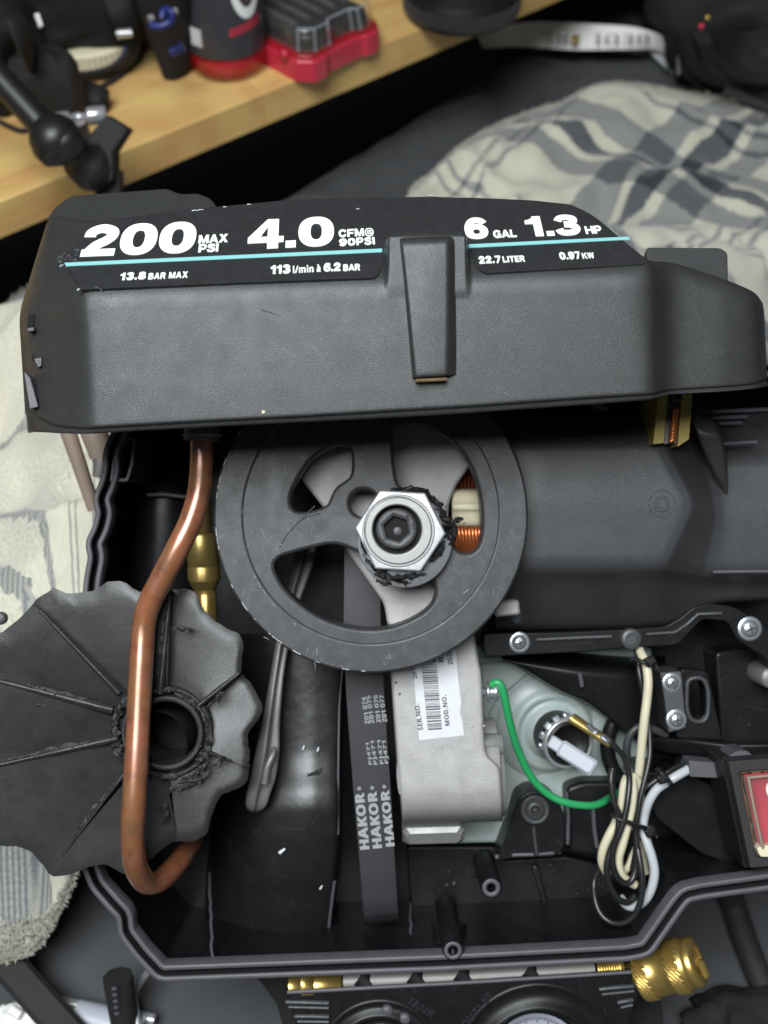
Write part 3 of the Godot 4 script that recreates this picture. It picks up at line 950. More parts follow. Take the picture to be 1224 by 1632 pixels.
# ---------------------------------------------------------------- pulley and crank nut
func pulley() -> void:
	var c := Vector2(591, 822)
	var t := thing("drive_pulley", "big dark grey cast pulley with three spokes and scratched rim", "pulley", P(591, 822, -14))
	var s := S(0)
	var sh := Sh.new()
	var R := 251 * s
	var prof := [[203 * s, -0.014], [203 * s, -0.0008], [203.5 * s, -0.0005], [206 * s, -0.0001], [207.5 * s, 0.0], [207.5 * s, 0.0], [R - 0.0011, 0.0], [R - 0.0011, 0.0], [R - 0.0003, -0.0003], [R, -0.0011], [R, -0.0011], [R, -0.004], [R, -0.004]]
	for k in 7:
		var z := -0.004 - k * 0.0023
		prof.append_array([[R - 0.0018, z - 0.00115], [R - 0.0018, z - 0.00115], [R, z - 0.0023], [R, z - 0.0023]])
	prof.append_array([[R, -0.022], [R, -0.022], [R - 0.009, -0.022], [R - 0.009, -0.022], [R - 0.009, -0.014], [R - 0.009, -0.014], [203 * s, -0.014]])
	sh.lathe(P(c.x, c.y, 0), Vector3(0, 0, 1), prof, 144)
	var rim := obj("rim", sh, M.pulley, t)
	# web with its openings
	sh = Sh.new()
	var zw := -0.5
	var h1 := smooth(pp([464, 806, 464, 788, 474, 765, 492, 737, 515, 718, 538, 709, 553, 711, 560, 724, 560, 752, 553, 764, 538, 774, 529, 787, 522, 803, 510, 810, 490, 815, 473, 815]), 3)
	var h2 := smooth(pp([437, 905, 444, 890, 465, 882, 495, 874, 525, 868, 548, 871, 580, 885, 625, 905, 672, 912, 690, 926, 694, 948, 684, 968, 660, 985, 625, 999, 590, 1003, 553, 999, 515, 986, 480, 964, 452, 936]), 3)
	var h3 := smooth(pp([626, 700, 634, 684, 662, 678, 700, 689, 731, 713, 753, 749, 765, 790, 769, 830, 766, 862, 756, 878, 741, 882, 728, 874, 716, 848, 700, 815, 672, 787, 645, 779, 632, 762]), 3)
	var h4 := circ(Vector2(579, 802), 22, 28, 22)
	px_plate(sh, circ(c, 214, 96), [h1, h2, h3, h4], zw, -13, 0.0016)
	obj("web", sh, M.pulley, t)
	# faint casting edge of the spokes
	sh = Sh.new()
	for q in [[480, 829, 470, 838, 458, 852, 445, 872], [502, 806, 480, 829, 488, 824, 510, 818]]:
		var l := PackedVector3Array()
		for p in pp(q): l.append(P(p.x, p.y, -0.6))
		sh.tube(curve3(l, 4), 0.00035, 6)
	obj("casting_mark", sh, M.pulley, t)
	# paint chips along the edges
	var r := RandomNumberGenerator.new()
	r.seed = 5
	sh = Sh.new()
	for q in [[448, 869, 3.5, 0.6], [407, 921, 4, 1.0], [413, 932, 6, 1.0], [421, 944, 5, 0.9], [425, 1018, 5, 0.5], [490, 1036, 3, 1.4], [622, 1047, 3.5, 0.6], [618, 1049, 2.5, 0.3], [742, 943, 4, -0.6], [746, 940, 3, -0.7], [386, 815, 3, 1.5], [395, 872, 2, 1.4], [502, 1062, 7, 1.45], [505, 1040, 5, 1.5], [545, 1064, 3, 1.2], [612, 1058, 3, 1.3], [436, 965, 4, 0.8], [470, 995, 3, 0.6], [402, 850, 2, 1.2]]:
		var p := P(q[0], q[1], 0)
		var d: Vector3 = Vector3(cos(q[3]), -sin(q[3]), 0) * q[2] * s
		sh.tube(PackedVector3Array([p - d, p - d * 0.3 + Vector3(0.0002, 0.0002, 0), p + d * 0.4, p + d]), 0.00033, 5, 0.4, true, 0.3)
	for k in 46:       # edge wear where the face turns into the rim
		var a := r.randf_range(1.2, 4.3)
		var e := a + r.randf_range(0.01, 0.05)
		var l := PackedVector3Array()
		for j in 4:
			var b := lerpf(a, e, j / 3.0)
			l.append(P(c.x, c.y, 0) + Vector3(cos(-b + PI * 1.9), sin(-b + PI * 1.9), 0) * (R - 0.0009) + Vector3(0, 0, -0.0001))
		sh.tube(l, r.randf_range(0.00012, 0.0003), 4)
	var ch := obj("paint_chip", sh, M.chip, t)
	ch.set_meta("kind", "stuff")
	# crank nut on its eccentric pin
	var n := Vector2(638, 846)
	sh = Sh.new()
	sh.lathe(P(645, 861, 2), Vector3(0, 0, 1), [[0.0, 0], [75 * s, 0], [75 * s, 0], [75 * s, 0.0028], [73 * s, 0.0036], [0, 0.0036]], 60)
	obj("flange_washer", sh, M.bright, t)
	sh = Sh.new()
	var hex := PackedVector2Array()
	for k in 6: hex.append(n + Vector2(cos(TAU * k / 6 + 0.06), sin(TAU * k / 6 + 0.06)) * 73)
	px_plate(sh, rounded(hex, 3, 3), [circ(Vector2(634, 845), 41, 40)], 11, 3, 0.0008)
	var nut := obj("hex_nut", sh, M.bright, t)
	sh = Sh.new()
	px_plate(sh, circ(Vector2(635, 846), 54, 64), [circ(Vector2(633, 844), 39, 48)], 12.2, 9, 0.0007)
	px_plate(sh, circ(Vector2(635, 846), 58, 64), [circ(Vector2(633, 844), 52, 48)], 11.5, 10, 0.0004)
	obj("collar", sh, M.machined, nut)
	sh = Sh.new()
	sh.lathe(P(633, 844, 5.9), Vector3(0, 0, 1), [[0, 0], [40 * s, 0]], 32)
	obj("recess", sh, M.void, nut)
	sh = Sh.new()
	var hx := circ(Vector2(632, 843), 21, 6, -1.0, 0.3)
	px_plate(sh, circ(Vector2(632, 843), 33, 56), [hx], 9.5, 5.0, 0.0016)
	var bolt := obj("socket_bolt", sh, M.bolt, t)
	sh = Sh.new()
	sh.hard()
	face(sh, flat_px(hx, 9.5), [], 0.0062, Transform3D())
	obj("socket_floor", sh, M.void, bolt)
	sh = Sh.new()
	sh.lathe(P(632, 843, 0) * Vector3(1, 1, 0) + Vector3(0.0003, -0.0008, 0.0063), Vector3(0, 0, 1), [[6.5 * s, 0], [5 * s, 0.0003], [0, 0.0004]], 20)
	obj("socket_pip", sh, M.rim, bolt)
	for q in [["8", 0.9], ["12.9", 0.2], ["C", -2.0]]:
		var a: float = q[1]
		var m := Vector2(632, 843) + Vector2(cos(-a), sin(-a)) * 24.5
		var tx := Vector2(sin(a), cos(a))
		var w := 3.0 if q[0].length() == 1 else 11.0
		letters(q[0], bolt, M.machined, P(m.x - tx.x * w * 0.5, m.y - tx.y * w * 0.5, 9.55), P(m.x + tx.x * w * 0.5, m.y + tx.y * w * 0.5, 9.55), P(m.x - tx.x * w * 0.5 + cos(-a) * 5, m.y - tx.y * w * 0.5 + sin(-a) * 5, 9.55), 0.2, true, 0.00008, Vector3(0, 0, 1))
	# torn rubber left round the nut
	for q in [[[640, 781, 655, 780, 670, 783, 683, 790, 690, 800, 697, 812], 5.5, 4.5, 1], [[690, 792, 699, 808, 706, 820, 711, 834, 714, 846, 712, 858], 7.0, 5.0, 2], [[700, 815, 710, 832, 720, 842, 722, 856, 716, 868], 6.0, 5.0, 3], [[716, 836, 724, 832, 731, 828, 738, 827], 4.0, 3.0, 4], [[708, 862, 700, 876, 692, 888, 684, 897], 5.5, 4.0, 5], [[582, 886, 590, 898, 600, 908, 612, 916, 626, 922, 640, 927, 655, 928], 5.5, 4.5, 6], [[596, 914, 612, 920, 630, 920, 648, 918, 664, 917, 678, 914], 5.0, 4.0, 7], [[574, 858, 578, 872, 584, 886], 3.0, 3.0, 8], [[600, 925, 612, 929, 624, 930], 4.0, 3.0, 9], [[622, 781, 632, 779.5, 645, 780], 2.5, 2.0, 10]]:
		sh = Sh.new()
		var l := PackedVector3Array()
		for p in pp(q[0]): l.append(P(p.x, p.y, 4.5))
		torn(sh, curve3(l, 3), q[1] * s * 1.25, q[2] * 0.0012, q[3])
		obj("torn_rubber", sh, M.torn, t)

# ---------------------------------------------------------------- crankcase casting
func crankcase() -> void:
	var t := thing("crankcase_casting", "sand-cast aluminium crankcase with a barcode sticker behind the pulley", "casting", P(700, 1310, -40))
	var sh := Sh.new()
	px_plate(sh, rounded(pp([478, 762, 505, 715, 560, 680, 640, 668, 738, 676, 750, 742, 728, 772, 716, 800, 713, 850, 735, 900, 752, 985, 618, 1000, 612, 962, 548, 872, 520, 815]), 10, 4), [], -22, -60, 0.003)
	obj("web_plate", sh, M.cast, t)
	sh = Sh.new()
	var secs := []
	for q in [[905, 614, 742, -24], [985, 618, 750, -24], [1060, 622, 764, -24], [1075, 623, 768, -24], [1195, 632, 772, -24], [1212, 633, 778, -24], [1228, 635, 797, -24], [1262, 638, 799, -24], [1280, 640, 800, -25.5], [1292, 641, 800, -28], [1302, 642, 800, -32.5], [1309, 643, 800, -39], [1313, 644, 799, -47], [1314, 645, 799, -60]]:
		var y: float = q[0]
		var z: float = q[3]
		var tl: float = -5.0 if y > 1180 else 0.0
		secs.append(round3(PackedVector3Array([P(q[1] - 2, y, -75), P(q[1], y, z), P(q[2], y + tl, z), P(q[2] + 2, y + tl, -75)]), 0.0022, 5))
	loft(sh, secs, 3, 1, true)
	var col := obj("column", sh, M.cast, t)
	sh = Sh.new()
	sh.lathe(P(742, 1222, -52), Vector3(1, 0.04, 0), [[0, 0], [0.0235, 0], [0.0235, 0], [0.0235, 0.0145], [0.022, 0.0155], [0.0, 0.0155]], 48)
	obj("bearing_flange", sh, M.cast, t)
	sh = Sh.new()
	sh.lathe(P(775, 1238, -48), Vector3(1, 0.04, 0), [[0.0135, 0], [0.0188, 0], [0.0188, 0], [0.0188, 0.0075], [0.018, 0.008], [0, 0.008]], 48)
	sh.lathe(P(775, 1187, -38), Vector3(1, 0.04, 0), [[0.0055, -0.004], [0.0055, 0.0075], [0.0048, 0.008], [0, 0.008]], 24)
	obj("machined_ring", sh, M.machined, t)
	sh = Sh.new()
	sh.box(Transform3D(Basis(Vector3(0, 0, 1), 0.03) * Basis(Vector3(1, 0, 0), 0.5), P(690, 1322, -62)), Vector3(0.031, 0.011, 0.012), 0.002)
	px_plate(sh, rounded(pp([646, 1312, 735, 1310, 737, 1338, 650, 1342]), 5), [], -58, -75, 0.0015)
	obj("foot", sh, M.machined, t)
	# bright machined spot on the near flank
	sh = Sh.new()
	px_plate(sh, smooth(pp([633, 1218, 638, 1212, 640, 1235, 641, 1262, 636, 1266, 632, 1240]), 2), [], -25, -40, 0.0006)
	obj("flank_pad", sh, M.bright, t)
	# sticker
	sh = Sh.new()
	px_plate(sh, pp([656, 1035, 726, 1030, 730, 1080, 735, 1120, 733, 1135, 737, 1150, 739.5, 1172, 668, 1180, 664, 1130]), [], -23.75, -24.1, 0.0)
	var stk := obj("sticker", sh, M.sticker, t)
	sh = Sh.new()
	var r := RandomNumberGenerator.new()
	r.seed = 31
	var y := 1046.0
	while y < 1163:
		var w: float = [1.0, 1.0, 1.7, 2.6][r.randi() % 4]
		var u := (y - 1046) / 117.0
		var x0 := 670.0 + u * 12.0
		var x1 := x0 + 25 - u * 2.5
		px_plate(sh, pp([x0, y, x1, y - 1.2, x1, y - 1.2 + w, x0, y + w]), [], -23.66, -23.74, 0.0)
		y += w + [1.0, 1.3, 2.2][r.randi() % 3]
	var bars := obj("barcode", sh, M.sticker_ink, stk)
	bars.set_meta("kind", "stuff")
	for q in [["SER.NO.", 674.5, 1163, 668, 1121, 667, 1164.5], ["261", 665, 1081, 662.5, 1065, 658.5, 1082], ["MOD.NO.", 717, 1156, 711, 1107, 709.5, 1157.5], ["B1", 707, 1055, 705, 1038, 699, 1056], ["2026", 722, 1059, 719, 1034, 714, 1060]]:
		letters(q[0], stk, M.sticker_ink, P(q[1], q[2], -23.75), P(q[3], q[4], -23.75), P(q[5], q[6], -23.75), 0.2, true, 0.00006, Vector3(0, 0, 1))
	# little cast figures along the edge
	# pin holes of the casting
	for p in [[631, 1088], [637, 1106], [752, 1158], [772, 1157]]:
		sh = Sh.new()
		sh.lathe(P(p[0], p[1], -23.9), Vector3(0, 0, 1), [[0.0006, 0], [0.0004, 0.0002], [0, 0.00025]], 8)
		obj("blow_hole", sh, M.bolt if p[0] < 700 else M.bright, col)
	# earth screw
	sh = Sh.new()
	sh.lathe(P(766, 1103, -36), Vector3(1, 0.02, 0.1), [[0.002, 0], [0.002, 0.003], [0.0045, 0.003], [0.0048, 0.0036], [0.0046, 0.0044], [0.0028, 0.0046], [0.0028, 0.0056], [0.0036, 0.0058], [0.0036, 0.0078], [0.003, 0.0086], [0, 0.0088]], 24)
	obj("earth_screw", sh, M.galvanised, t)
	sh = Sh.new()
	sh.box(Transform3D(Basis(Vector3(0, 0, 1), 0.1), P(806, 968, -34)), Vector3(0.012, 0.007, 0.012), 0.001)
	obj("lug", sh, M.cast, t)

func stator() -> void:
	var t := thing("stator_winding", "copper motor winding with cream insulator seen through the pulley opening", "motor winding", P(745, 885, -50))
	var s := S(-32)
	var sh := Sh.new()
	for k in 11:
		var x := 716 + k * 5.4
		var w := Sh.new()
		w.tube(curve3(pz([x - 4, 826, -46, x - 2, 836, -33, x + 1, 862, -31, x + 4, 892, -36, x + 5, 905, -50]), 4), 2.9 * s, 7)
		obj("winding", w, M.copper, t)
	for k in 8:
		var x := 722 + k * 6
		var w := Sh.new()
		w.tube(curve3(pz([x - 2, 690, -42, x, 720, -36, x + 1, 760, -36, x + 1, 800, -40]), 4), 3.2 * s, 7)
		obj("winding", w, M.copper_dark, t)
	sh = Sh.new()
	var secs := []
	for q in [[778, -40], [782, -27], [800, -25], [804, -23], [812, -23], [816, -25], [836, -26], [841, -30], [842, -40]]:
		secs.append(round3(PackedVector3Array([P(719, q[0], -45), P(720, q[0], q[1] - 1), P(742, q[0], q[1]), P(766, q[0], q[1] - 1), P(768, q[0], -45)]), 0.002, 4))
	loft(sh, secs, 3, 1, true)
	obj("insulator", sh, M.cream, t)
	sh = Sh.new()
	sh.box(Transform3D(Basis(), P(745, 790, -75)), Vector3(0.02, 0.06, 0.03))
	obj("core", sh, M.void, t)

# ---------------------------------------------------------------- motor cover
func motor_cover() -> void:
	var t := thing("motor_cover", "smooth black moulded motor cover with a round ejector mark", "machine cover", P(960, 1010, -60))
	var secs := []
	for q in [[790, 790, 790, 790, -14, 668, 702, 905, 1003], [900, 900, 900, 900, -14, 668, 702, 905, 1003], [1020, 1000, 1040, 1020, -14, 668, 702, 904, 1000], [1060, 1040, 1092, 1050, -14, 670, 704, 902, 997],
			[1075, 1056, 1108, 1062, -15, 672, 706, 902, 994], [1110, 1098, 1130, 1100, -30, 690, 722, 908, 975], [1128, 1120, 1142, 1122, -38, 696, 730, 912, 965], [1150, 1145, 1155, 1145, -40, 698, 732, 912, 960], [1260, 1260, 1260, 1260, -40, 700, 735, 912, 955]]:
		var z: float = q[4]
		var mid: float = (q[7] + q[6]) / 2.0
		secs.append(round3(PackedVector3Array([P(q[0], q[5] - 22, -80), P(q[0], q[5], z - 16), P(q[1], q[6], z), P(q[2], mid, z + 1.0), P(q[3], q[7], z - 1), P(q[3], q[7] + 24, z - 15), P(q[0], q[8], -62), P(q[0], q[8] + 3, -75)]), 0.0062, 7))
	var sh := Sh.new()
	loft(sh, secs, 8, 2, false)
	var body := obj("cover_body", sh, M.cover, t)
	sh = Sh.new()
	var cz := -13.2
	px_plate(sh, circ(Vector2(1055, 803), 22, 40), [circ(Vector2(1055, 803), 20, 40)], cz + 0.1, cz - 1, 0.0001)
	px_plate(sh, smooth(pp([1043, 793, 1055, 790, 1066, 794, 1066, 812, 1055, 816, 1044, 812]), 3), [smooth(pp([1050, 797, 1059, 796, 1060, 808, 1051, 809]), 2)], cz + 0.15, cz - 1, 0.0002)
	obj("ejector_mark", sh, M.shroud, body)
	# rib beside the terminal
	sh = Sh.new()
	var rs := []
	for q in [[1095, 655, 1140, 672, -22], [1110, 690, 1148, 694, -18], [1122, 720, 1154, 724, -22], [1140, 760, 1158, 764, -30], [1154, 785, 1160, 787, -38]]:
		rs.append(round3(PackedVector3Array([P(q[0] - 3, q[1], q[4] - 22), P(q[0], q[1], q[4]), P(q[2], q[3], q[4]), P(q[2] + 6, q[3] + 2, q[4] - 24)]), 0.003, 5))
	loft(sh, rs, 5, 1, true)
	obj("shoulder_rib", sh, M.cover, t)
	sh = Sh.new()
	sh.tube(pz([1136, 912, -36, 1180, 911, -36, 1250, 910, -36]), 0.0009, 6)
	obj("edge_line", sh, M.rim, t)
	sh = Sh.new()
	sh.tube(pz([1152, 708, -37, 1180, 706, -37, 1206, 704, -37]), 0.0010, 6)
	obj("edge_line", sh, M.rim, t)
	# flange along the foot of the cover
	sh = Sh.new()
	px_plate(sh, rounded(pp([770, 1010, 900, 1008, 985, 1004, 1060, 999, 1085, 985, 1105, 968, 1130, 962, 1165, 966, 1185, 975, 1225, 1005, 1260, 1010, 1260, 1100, 1215, 1045, 1175, 1020, 1160, 990, 1120, 986, 1095, 1012, 1080, 1028, 1000, 1032, 905, 1040, 772, 1047]), 8, 4), [], -58, -72, 0.002)
	var fl := obj("flange", sh, M.tray, t)
	sh = Sh.new()
	sh.tube(pz([855, 1020, -57.5, 930, 1016, -57.5, 975, 1014, -57.5]), 0.001, 6)
	sh.tube(pz([1030, 1011, -57.5, 1075, 1008, -57.5, 1095, 995, -57.5, 1112, 979, -57.5, 1150, 977, -57.5]), 0.0009, 6)
	obj("ridge", sh, M.cover, fl)
	sh = Sh.new()
	sh.lathe(P(1003, 1017, -60), Vector3(0, 0, 1), [[0.0052, 0], [0.0052, 0.005], [0.0047, 0.0056], [0.0028, 0.0056], [0.0028, 0.0056], [0.0026, 0.004], [0.0026, 0.004], [0, 0.004]], 28)
	obj("screw_boss", sh, M.cover, fl)
	for p in [[828, 1024, 1.0], [1195, 1002, 1.15]]:
		screw(t, P(p[0], p[1], -58), Vector3(0, 0, 1), 0.0036 * p[2], 0.3 * p[2])

func screw(t: Node3D, o: Vector3, ax: Vector3, r: float, turn := 0.3, part_name := "screw") -> void:
	var sh := Sh.new()
	sh.lathe(o, ax, [[r * 1.5, -0.0002], [r * 1.4, 0.0004], [r * 1.05, 0.0003]], 24)
	sh.lathe(o, ax, [[r, 0], [r, 0.0006], [r * 0.9, 0.0014], [r * 0.6, 0.002], [0, 0.0022]], 24)
	obj(part_name, sh, M.galvanised, t)
	var p: Node3D = t.get_child(t.get_child_count() - 1)
	sh = Sh.new()
	var f := sh.frame_of(ax)
	for k in 2:
		sh.box(Transform3D(f * Basis(Vector3(0, 0, 1), turn + k * PI / 2), o + ax.normalized() * 0.0021), Vector3(r * 1.2, r * 0.24, 0.0005))
	obj("cross_slot", sh, M.bolt, p)

func terminal() -> void:
	var t := thing("brush_terminal", "yellowed brush holder with frayed copper braid at the top of the motor cover", "motor part", P(1072, 705, -40))
	var sh := Sh.new()
	for q in [[1052, 600, 1067, 600, 1058, 706, 1041, 708], [1089, 600, 1106, 600, 1098, 700, 1080, 712]]:
		sh = Sh.new()
		px_plate(sh, rounded(pp(q), 2), [], -6, -40, 0.0008)
		obj("holder_side", sh, M.yellow, t)
	sh = Sh.new()
	px_plate(sh, pp([1066, 600, 1090, 600, 1082, 706, 1058, 708]), [], -10, -38, 0.0004)
	obj("holder_back", sh, M.steel_dull, t)
	sh = Sh.new()
	sh.lathe(P(1080, 632, -9), Vector3(0.2, 0.6, 0.8), [[0.0034, -0.003], [0.0034, 0.002], [0.0026, 0.002], [0.0026, -0.001], [0, -0.001]], 24)
	obj("spring_end", sh, M.bolt, t)
	for k in 5:
		sh = Sh.new()
		var l := PackedVector3Array()
		for j in 12:
			var u := j / 11.0
			var a := u * 11.0 + k * TAU / 5
			l.append(P(1077 - u * 6 + cos(a) * 3.2, 652 + u * 52, -6 + sin(a) * 1.2))
		sh.tube(curve3(l, 3), 0.00075, 6)
		obj("braid_strand", sh, M.copper, t)
	for p in [[1038, 657], [1036, 681]]:
		sh = Sh.new()
		sh.lathe(P(p[0], p[1], -24), Vector3(-0.5, 0, 1), [[0.0016, -0.004], [0.0016, 0], [0.001, 0.0007], [0, 0.0008]], 14)
		obj("rivet", sh, M.brass, t)

# ---------------------------------------------------------------- open housing
func housing() -> void:
	var t := thing("compressor_housing", "open black plastic compressor housing with a grooved double rim", "housing", P(700, 1545, -115))
	var z := -30.0
	var path := PackedVector3Array()
	var px := pp([196, 640, 190, 690, 176, 722, 177, 746, 172, 768, 160, 796, 166, 818, 159, 845, 148, 866, 153, 888, 146, 925, 140, 1000, 120, 1100, 118, 1250, 128, 1340, 143, 1383, 154, 1411, 180, 1441, 198, 1460, 200, 1487, 225, 1520, 256, 1553, 460, 1545, 700, 1536, 1000, 1520, 1030, 1514, 1082, 1440, 1094, 1427, 1120, 1421, 1224, 1407, 1420, 1380, 1420, 600, 800, 560, 260, 570])
	for p in rounded(px, 9.0, 4): path.append(P(p.x, p.y, z))
	var sh := Sh.new()
	# the path runs with its inside on the positive side
	var sgn := 1.0 if Geometry2D.is_polygon_clockwise(px) else -1.0     # drawing y runs down
	var prof := []
	for run in [[[3.9, -3], [3.9, -0.5], [3.5, 0], [1.8, 0], [1.4, -0.5], [1.3, -1.0]], [[-1.3, -1.4], [-1.4, -0.9], [-1.8, -0.4], [-3.5, -0.4], [-3.9, -0.9], [-3.9, -9]], [[-3.9, -9], [-1.6, -9]]]:
		var r := []
		for q in run: r.append([q[0] * -sgn, q[1]])
		prof.append(r)
	sweep(sh, path, prof, true)
	obj("rim", sh, M.rim, t)
	sh = Sh.new()
	prof = []
	for run in [[[1.3, -1.0], [1.3, -7.5]], [[1.3, -7.5], [-1.3, -7.5]], [[-1.3, -7.5], [-1.3, -1.4]]]:
		var r := []
		for q in run: r.append([q[0] * -sgn, q[1]])
		prof.append(r)
	sweep(sh, path, prof, true)
	obj("rim_groove", sh, M.void, t)
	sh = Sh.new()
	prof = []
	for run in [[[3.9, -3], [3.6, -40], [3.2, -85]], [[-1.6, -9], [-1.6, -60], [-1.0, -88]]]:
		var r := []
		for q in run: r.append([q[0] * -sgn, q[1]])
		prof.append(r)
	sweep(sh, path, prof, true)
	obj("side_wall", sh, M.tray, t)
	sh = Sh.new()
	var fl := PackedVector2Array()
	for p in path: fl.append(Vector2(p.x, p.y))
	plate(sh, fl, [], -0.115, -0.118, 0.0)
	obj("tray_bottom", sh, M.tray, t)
	# square socket beside the rim
	sh = Sh.new()
	px_plate(sh, rounded(pp([186, 696, 217, 697, 213, 740, 204, 768, 174, 768, 178, 740]), 4), [rounded(pp([190, 702, 211, 703, 207, 738, 200, 762, 180, 762, 184, 738]), 3)], -33, -80, 0.0005)
	obj("socket_wall", sh, M.rim, t)
	# wall seams with flash
	var r2 := RandomNumberGenerator.new()
	r2.seed = 3
	for q in [[334, 1391, 336, 1460, 339, 1533], [654, 1440, 655, 1490, 657, 1534]]:
		sh = Sh.new()
		var l := curve3(PackedVector3Array([P(q[0], q[1], -88), P(q[2], q[3], -64), P(q[4], q[5], -37)]), 7)
		for k in range(1, l.size() - 1): l[k] += Vector3(r2.randf_range(-0.0004, 0.0004), 0, 0.0003)
		sh.tube(l, 0.0008, 6)
		obj("mould_flash", sh, M.rim, t)
	# curved fan scroll
	var secs := []
	for q in [[1010, 352, 440, 556, -62], [1060, 352, 445, 548, -62], [1120, 352, 448, 542, -62], [1200, 354, 450, 540, -61], [1230, 352, 450, 540, -58.5], [1262, 352, 450, 540, -54], [1290, 348, 448, 540, -52.5], [1340, 342, 440, 540, -55], [1400, 336, 432, 534, -62], [1470, 334, 430, 526, -72], [1535, 333, 430, 522, -84]]:
		var y: float = q[0]
		var zz: float = q[4]
		secs.append(round3(PackedVector3Array([P(q[1] - 8, y, -114), P(q[1] + 14, y, zz - 22), P(q[2] - 30, y, zz - 4), P(q[2] + 40, y, zz + 1), P(q[3] - 6, y, zz - 2), P(q[3], y, zz - 5), P(q[3] + 6, y, -114)]), 0.010, 6))
	sh = Sh.new()
	loft(sh, secs, 5, 2, false)
	var duct := obj("fan_scroll", sh, M.scroll, t)
	sh = Sh.new()
	sh.tube(curve3(pz([546, 1062, -66, 541, 1120, -66, 539, 1240, -61, 539, 1330, -59]), 5), 0.0006, 6)
	obj("scroll_seam", sh, M.rim, duct)
	sh = Sh.new()
	sh.tube(curve3(pz([533, 1405, -67, 525, 1470, -76, 521, 1533, -86]), 5), 0.0009, 6)
	obj("scroll_seam", sh, M.rim, duct)
	sh = Sh.new()
	torn(sh, curve3(pz([490, 1236, -56, 497, 1233, -56, 506, 1230, -56.5, 512, 1224, -57]), 2), 0.0011, 0.0007, 8)
	obj("scuff", sh, M.torn, duct)
	for q in [[450, 1356, 1.5, 0.7], [484, 1191, 0.9, 1.3], [507, 1194, 0.9, 1.3], [512, 1414, 0.9, 1.0]]:
		sh = Sh.new()
		var p := P(q[0], q[1], -50)
		# lay it on the scroll
		p = P(q[0], q[1], -59.0 if q[1] < 1300 else (-55.0 if q[1] < 1400 else -63.0))
		var d: Vector3 = Vector3(cos(q[3]), sin(q[3]), 0) * 0.0012 * q[2]
		sh.tube(PackedVector3Array([p - d, p, p + d]), 0.0007 * q[2], 6, 0.5)
		obj("plastic_crumb", sh, M.sticker, duct)
	# the deck to the side of the scroll, below the aluminium case
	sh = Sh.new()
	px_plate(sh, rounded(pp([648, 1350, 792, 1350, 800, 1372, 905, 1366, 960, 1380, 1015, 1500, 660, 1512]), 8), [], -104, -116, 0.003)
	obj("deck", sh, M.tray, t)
	# screw tower with its ear, low by the rim
	sh = Sh.new()
	secs = []
	for q in [[686, 1470, 746, -84], [688, 1474, 744, -70], [690, 1482, 742, -60], [691, 1500, 741, -52], [692, 1530, 741, -44]]:
		secs.append(round3(PackedVector3Array([P(q[0], q[1] + 18, q[3] - 30), P(q[0], q[1], q[3]), P(q[0] + 12, q[1] - 4, q[3] + 1), P(716, q[1] - 6, q[3] - 4), P(q[2] - 12, q[1] - 4, q[3] + 1), P(q[2], q[1], q[3]), P(q[2], q[1] + 18, q[3] - 30)]), 0.003, 4))
	loft(sh, secs, 4, 1, true)
	obj("tower_ear", sh, M.tray, t)
	for q in [[722, 1515, -30, 17, 7, 60], [783, 1415, -60, 17, 6.5, 56]]:
		sh = Sh.new()
		var s := S(q[2])
		sh.lathe(P(q[0], q[1], q[2]), Vector3(0, 0, 1), [[q[3] * s * 1.1, -q[5] * 0.001], [q[3] * s, -0.0006], [q[3] * s - 0.0006, 0], [q[3] * s - 0.0006, 0], [q[4] * s + 0.0004, 0], [q[4] * s + 0.0004, 0], [q[4] * s, -0.0005], [q[4] * s, -0.015], [q[4] * s, -0.015], [0, -0.015]], 32)
		var post := obj("screw_post", sh, M.tray, t)
		sh = Sh.new()
		sh.lathe(P(q[0], q[1], q[2]), Vector3(0, 0, 1), [[q[3] * s - 0.0008, 0.0001], [q[3] * s - 0.0012, 0.0005], [q[4] * s + 0.0008, 0.0005], [q[4] * s + 0.0003, 0.0001]], 32)
		obj("post_face", sh, M.rim, post)
	# rib across the deck
	sh = Sh.new()
	px_plate(sh, pp([848, 1380, 858, 1380, 879, 1462, 870, 1464]), [], -99, -110, 0.0012)
	obj("deck_rib", sh, M.tray, t)
	# bracket with a screw boss in front of the tank
	sh = Sh.new()
	px_plate(sh, rounded(pp([792, 1372, 815, 1310, 826, 1272, 846, 1260, 872, 1262, 890, 1276, 900, 1300, 901, 1350, 886, 1366, 820, 1368]), 10), [], -84, -112, 0.003)
	px_plate(sh, rounded(pp([902, 1256, 930, 1246, 985, 1246, 990, 1330, 985, 1368, 908, 1360]), 10), [], -92, -112, 0.004)
	obj("boss_bracket", sh, M.tray, t)
	sh = Sh.new()
	sh.lathe(P(853, 1291, -83), Vector3(0, 0, 1), [[0.0078, -0.004], [0.0076, 0], [0.007, 0.0006], [0.0062, 0.0002], [0.0052, 0.0002], [0.0052, 0.0002], [0.0046, 0.002], [0.0028, 0.002], [0.0028, 0.002], [0.0024, 0.0], [0, 0.0]], 30)
	sh.lathe(P(853, 1291, -82.8), Vector3(0, 0, 1), [[0.0016, 0], [0.0014, 0.001], [0, 0.0011]], 14)
	obj("screw_boss", sh, M.cover, t)
	sh = Sh.new()
	sh.tube(pz([790, 1366, -87, 820, 1362, -85, 850, 1361, -85]), 0.0014, 7)
	sh.tube(pz([858, 1361, -85, 880, 1359, -85, 892, 1357, -86]), 0.0013, 7)
	obj("bracket_lip", sh, M.rim, t)
	sh = Sh.new()
	sh.tube(pz([850, 1318, -83.5, 852, 1335, -83.5, 856, 1362, -84]), 0.001, 6)
	obj("bracket_rib", sh, M.cover, t)
	sh = Sh.new()
	sh.tube(pz([902, 1262, -86, 906, 1300, -86, 905, 1345, -87]), 0.0011, 6)
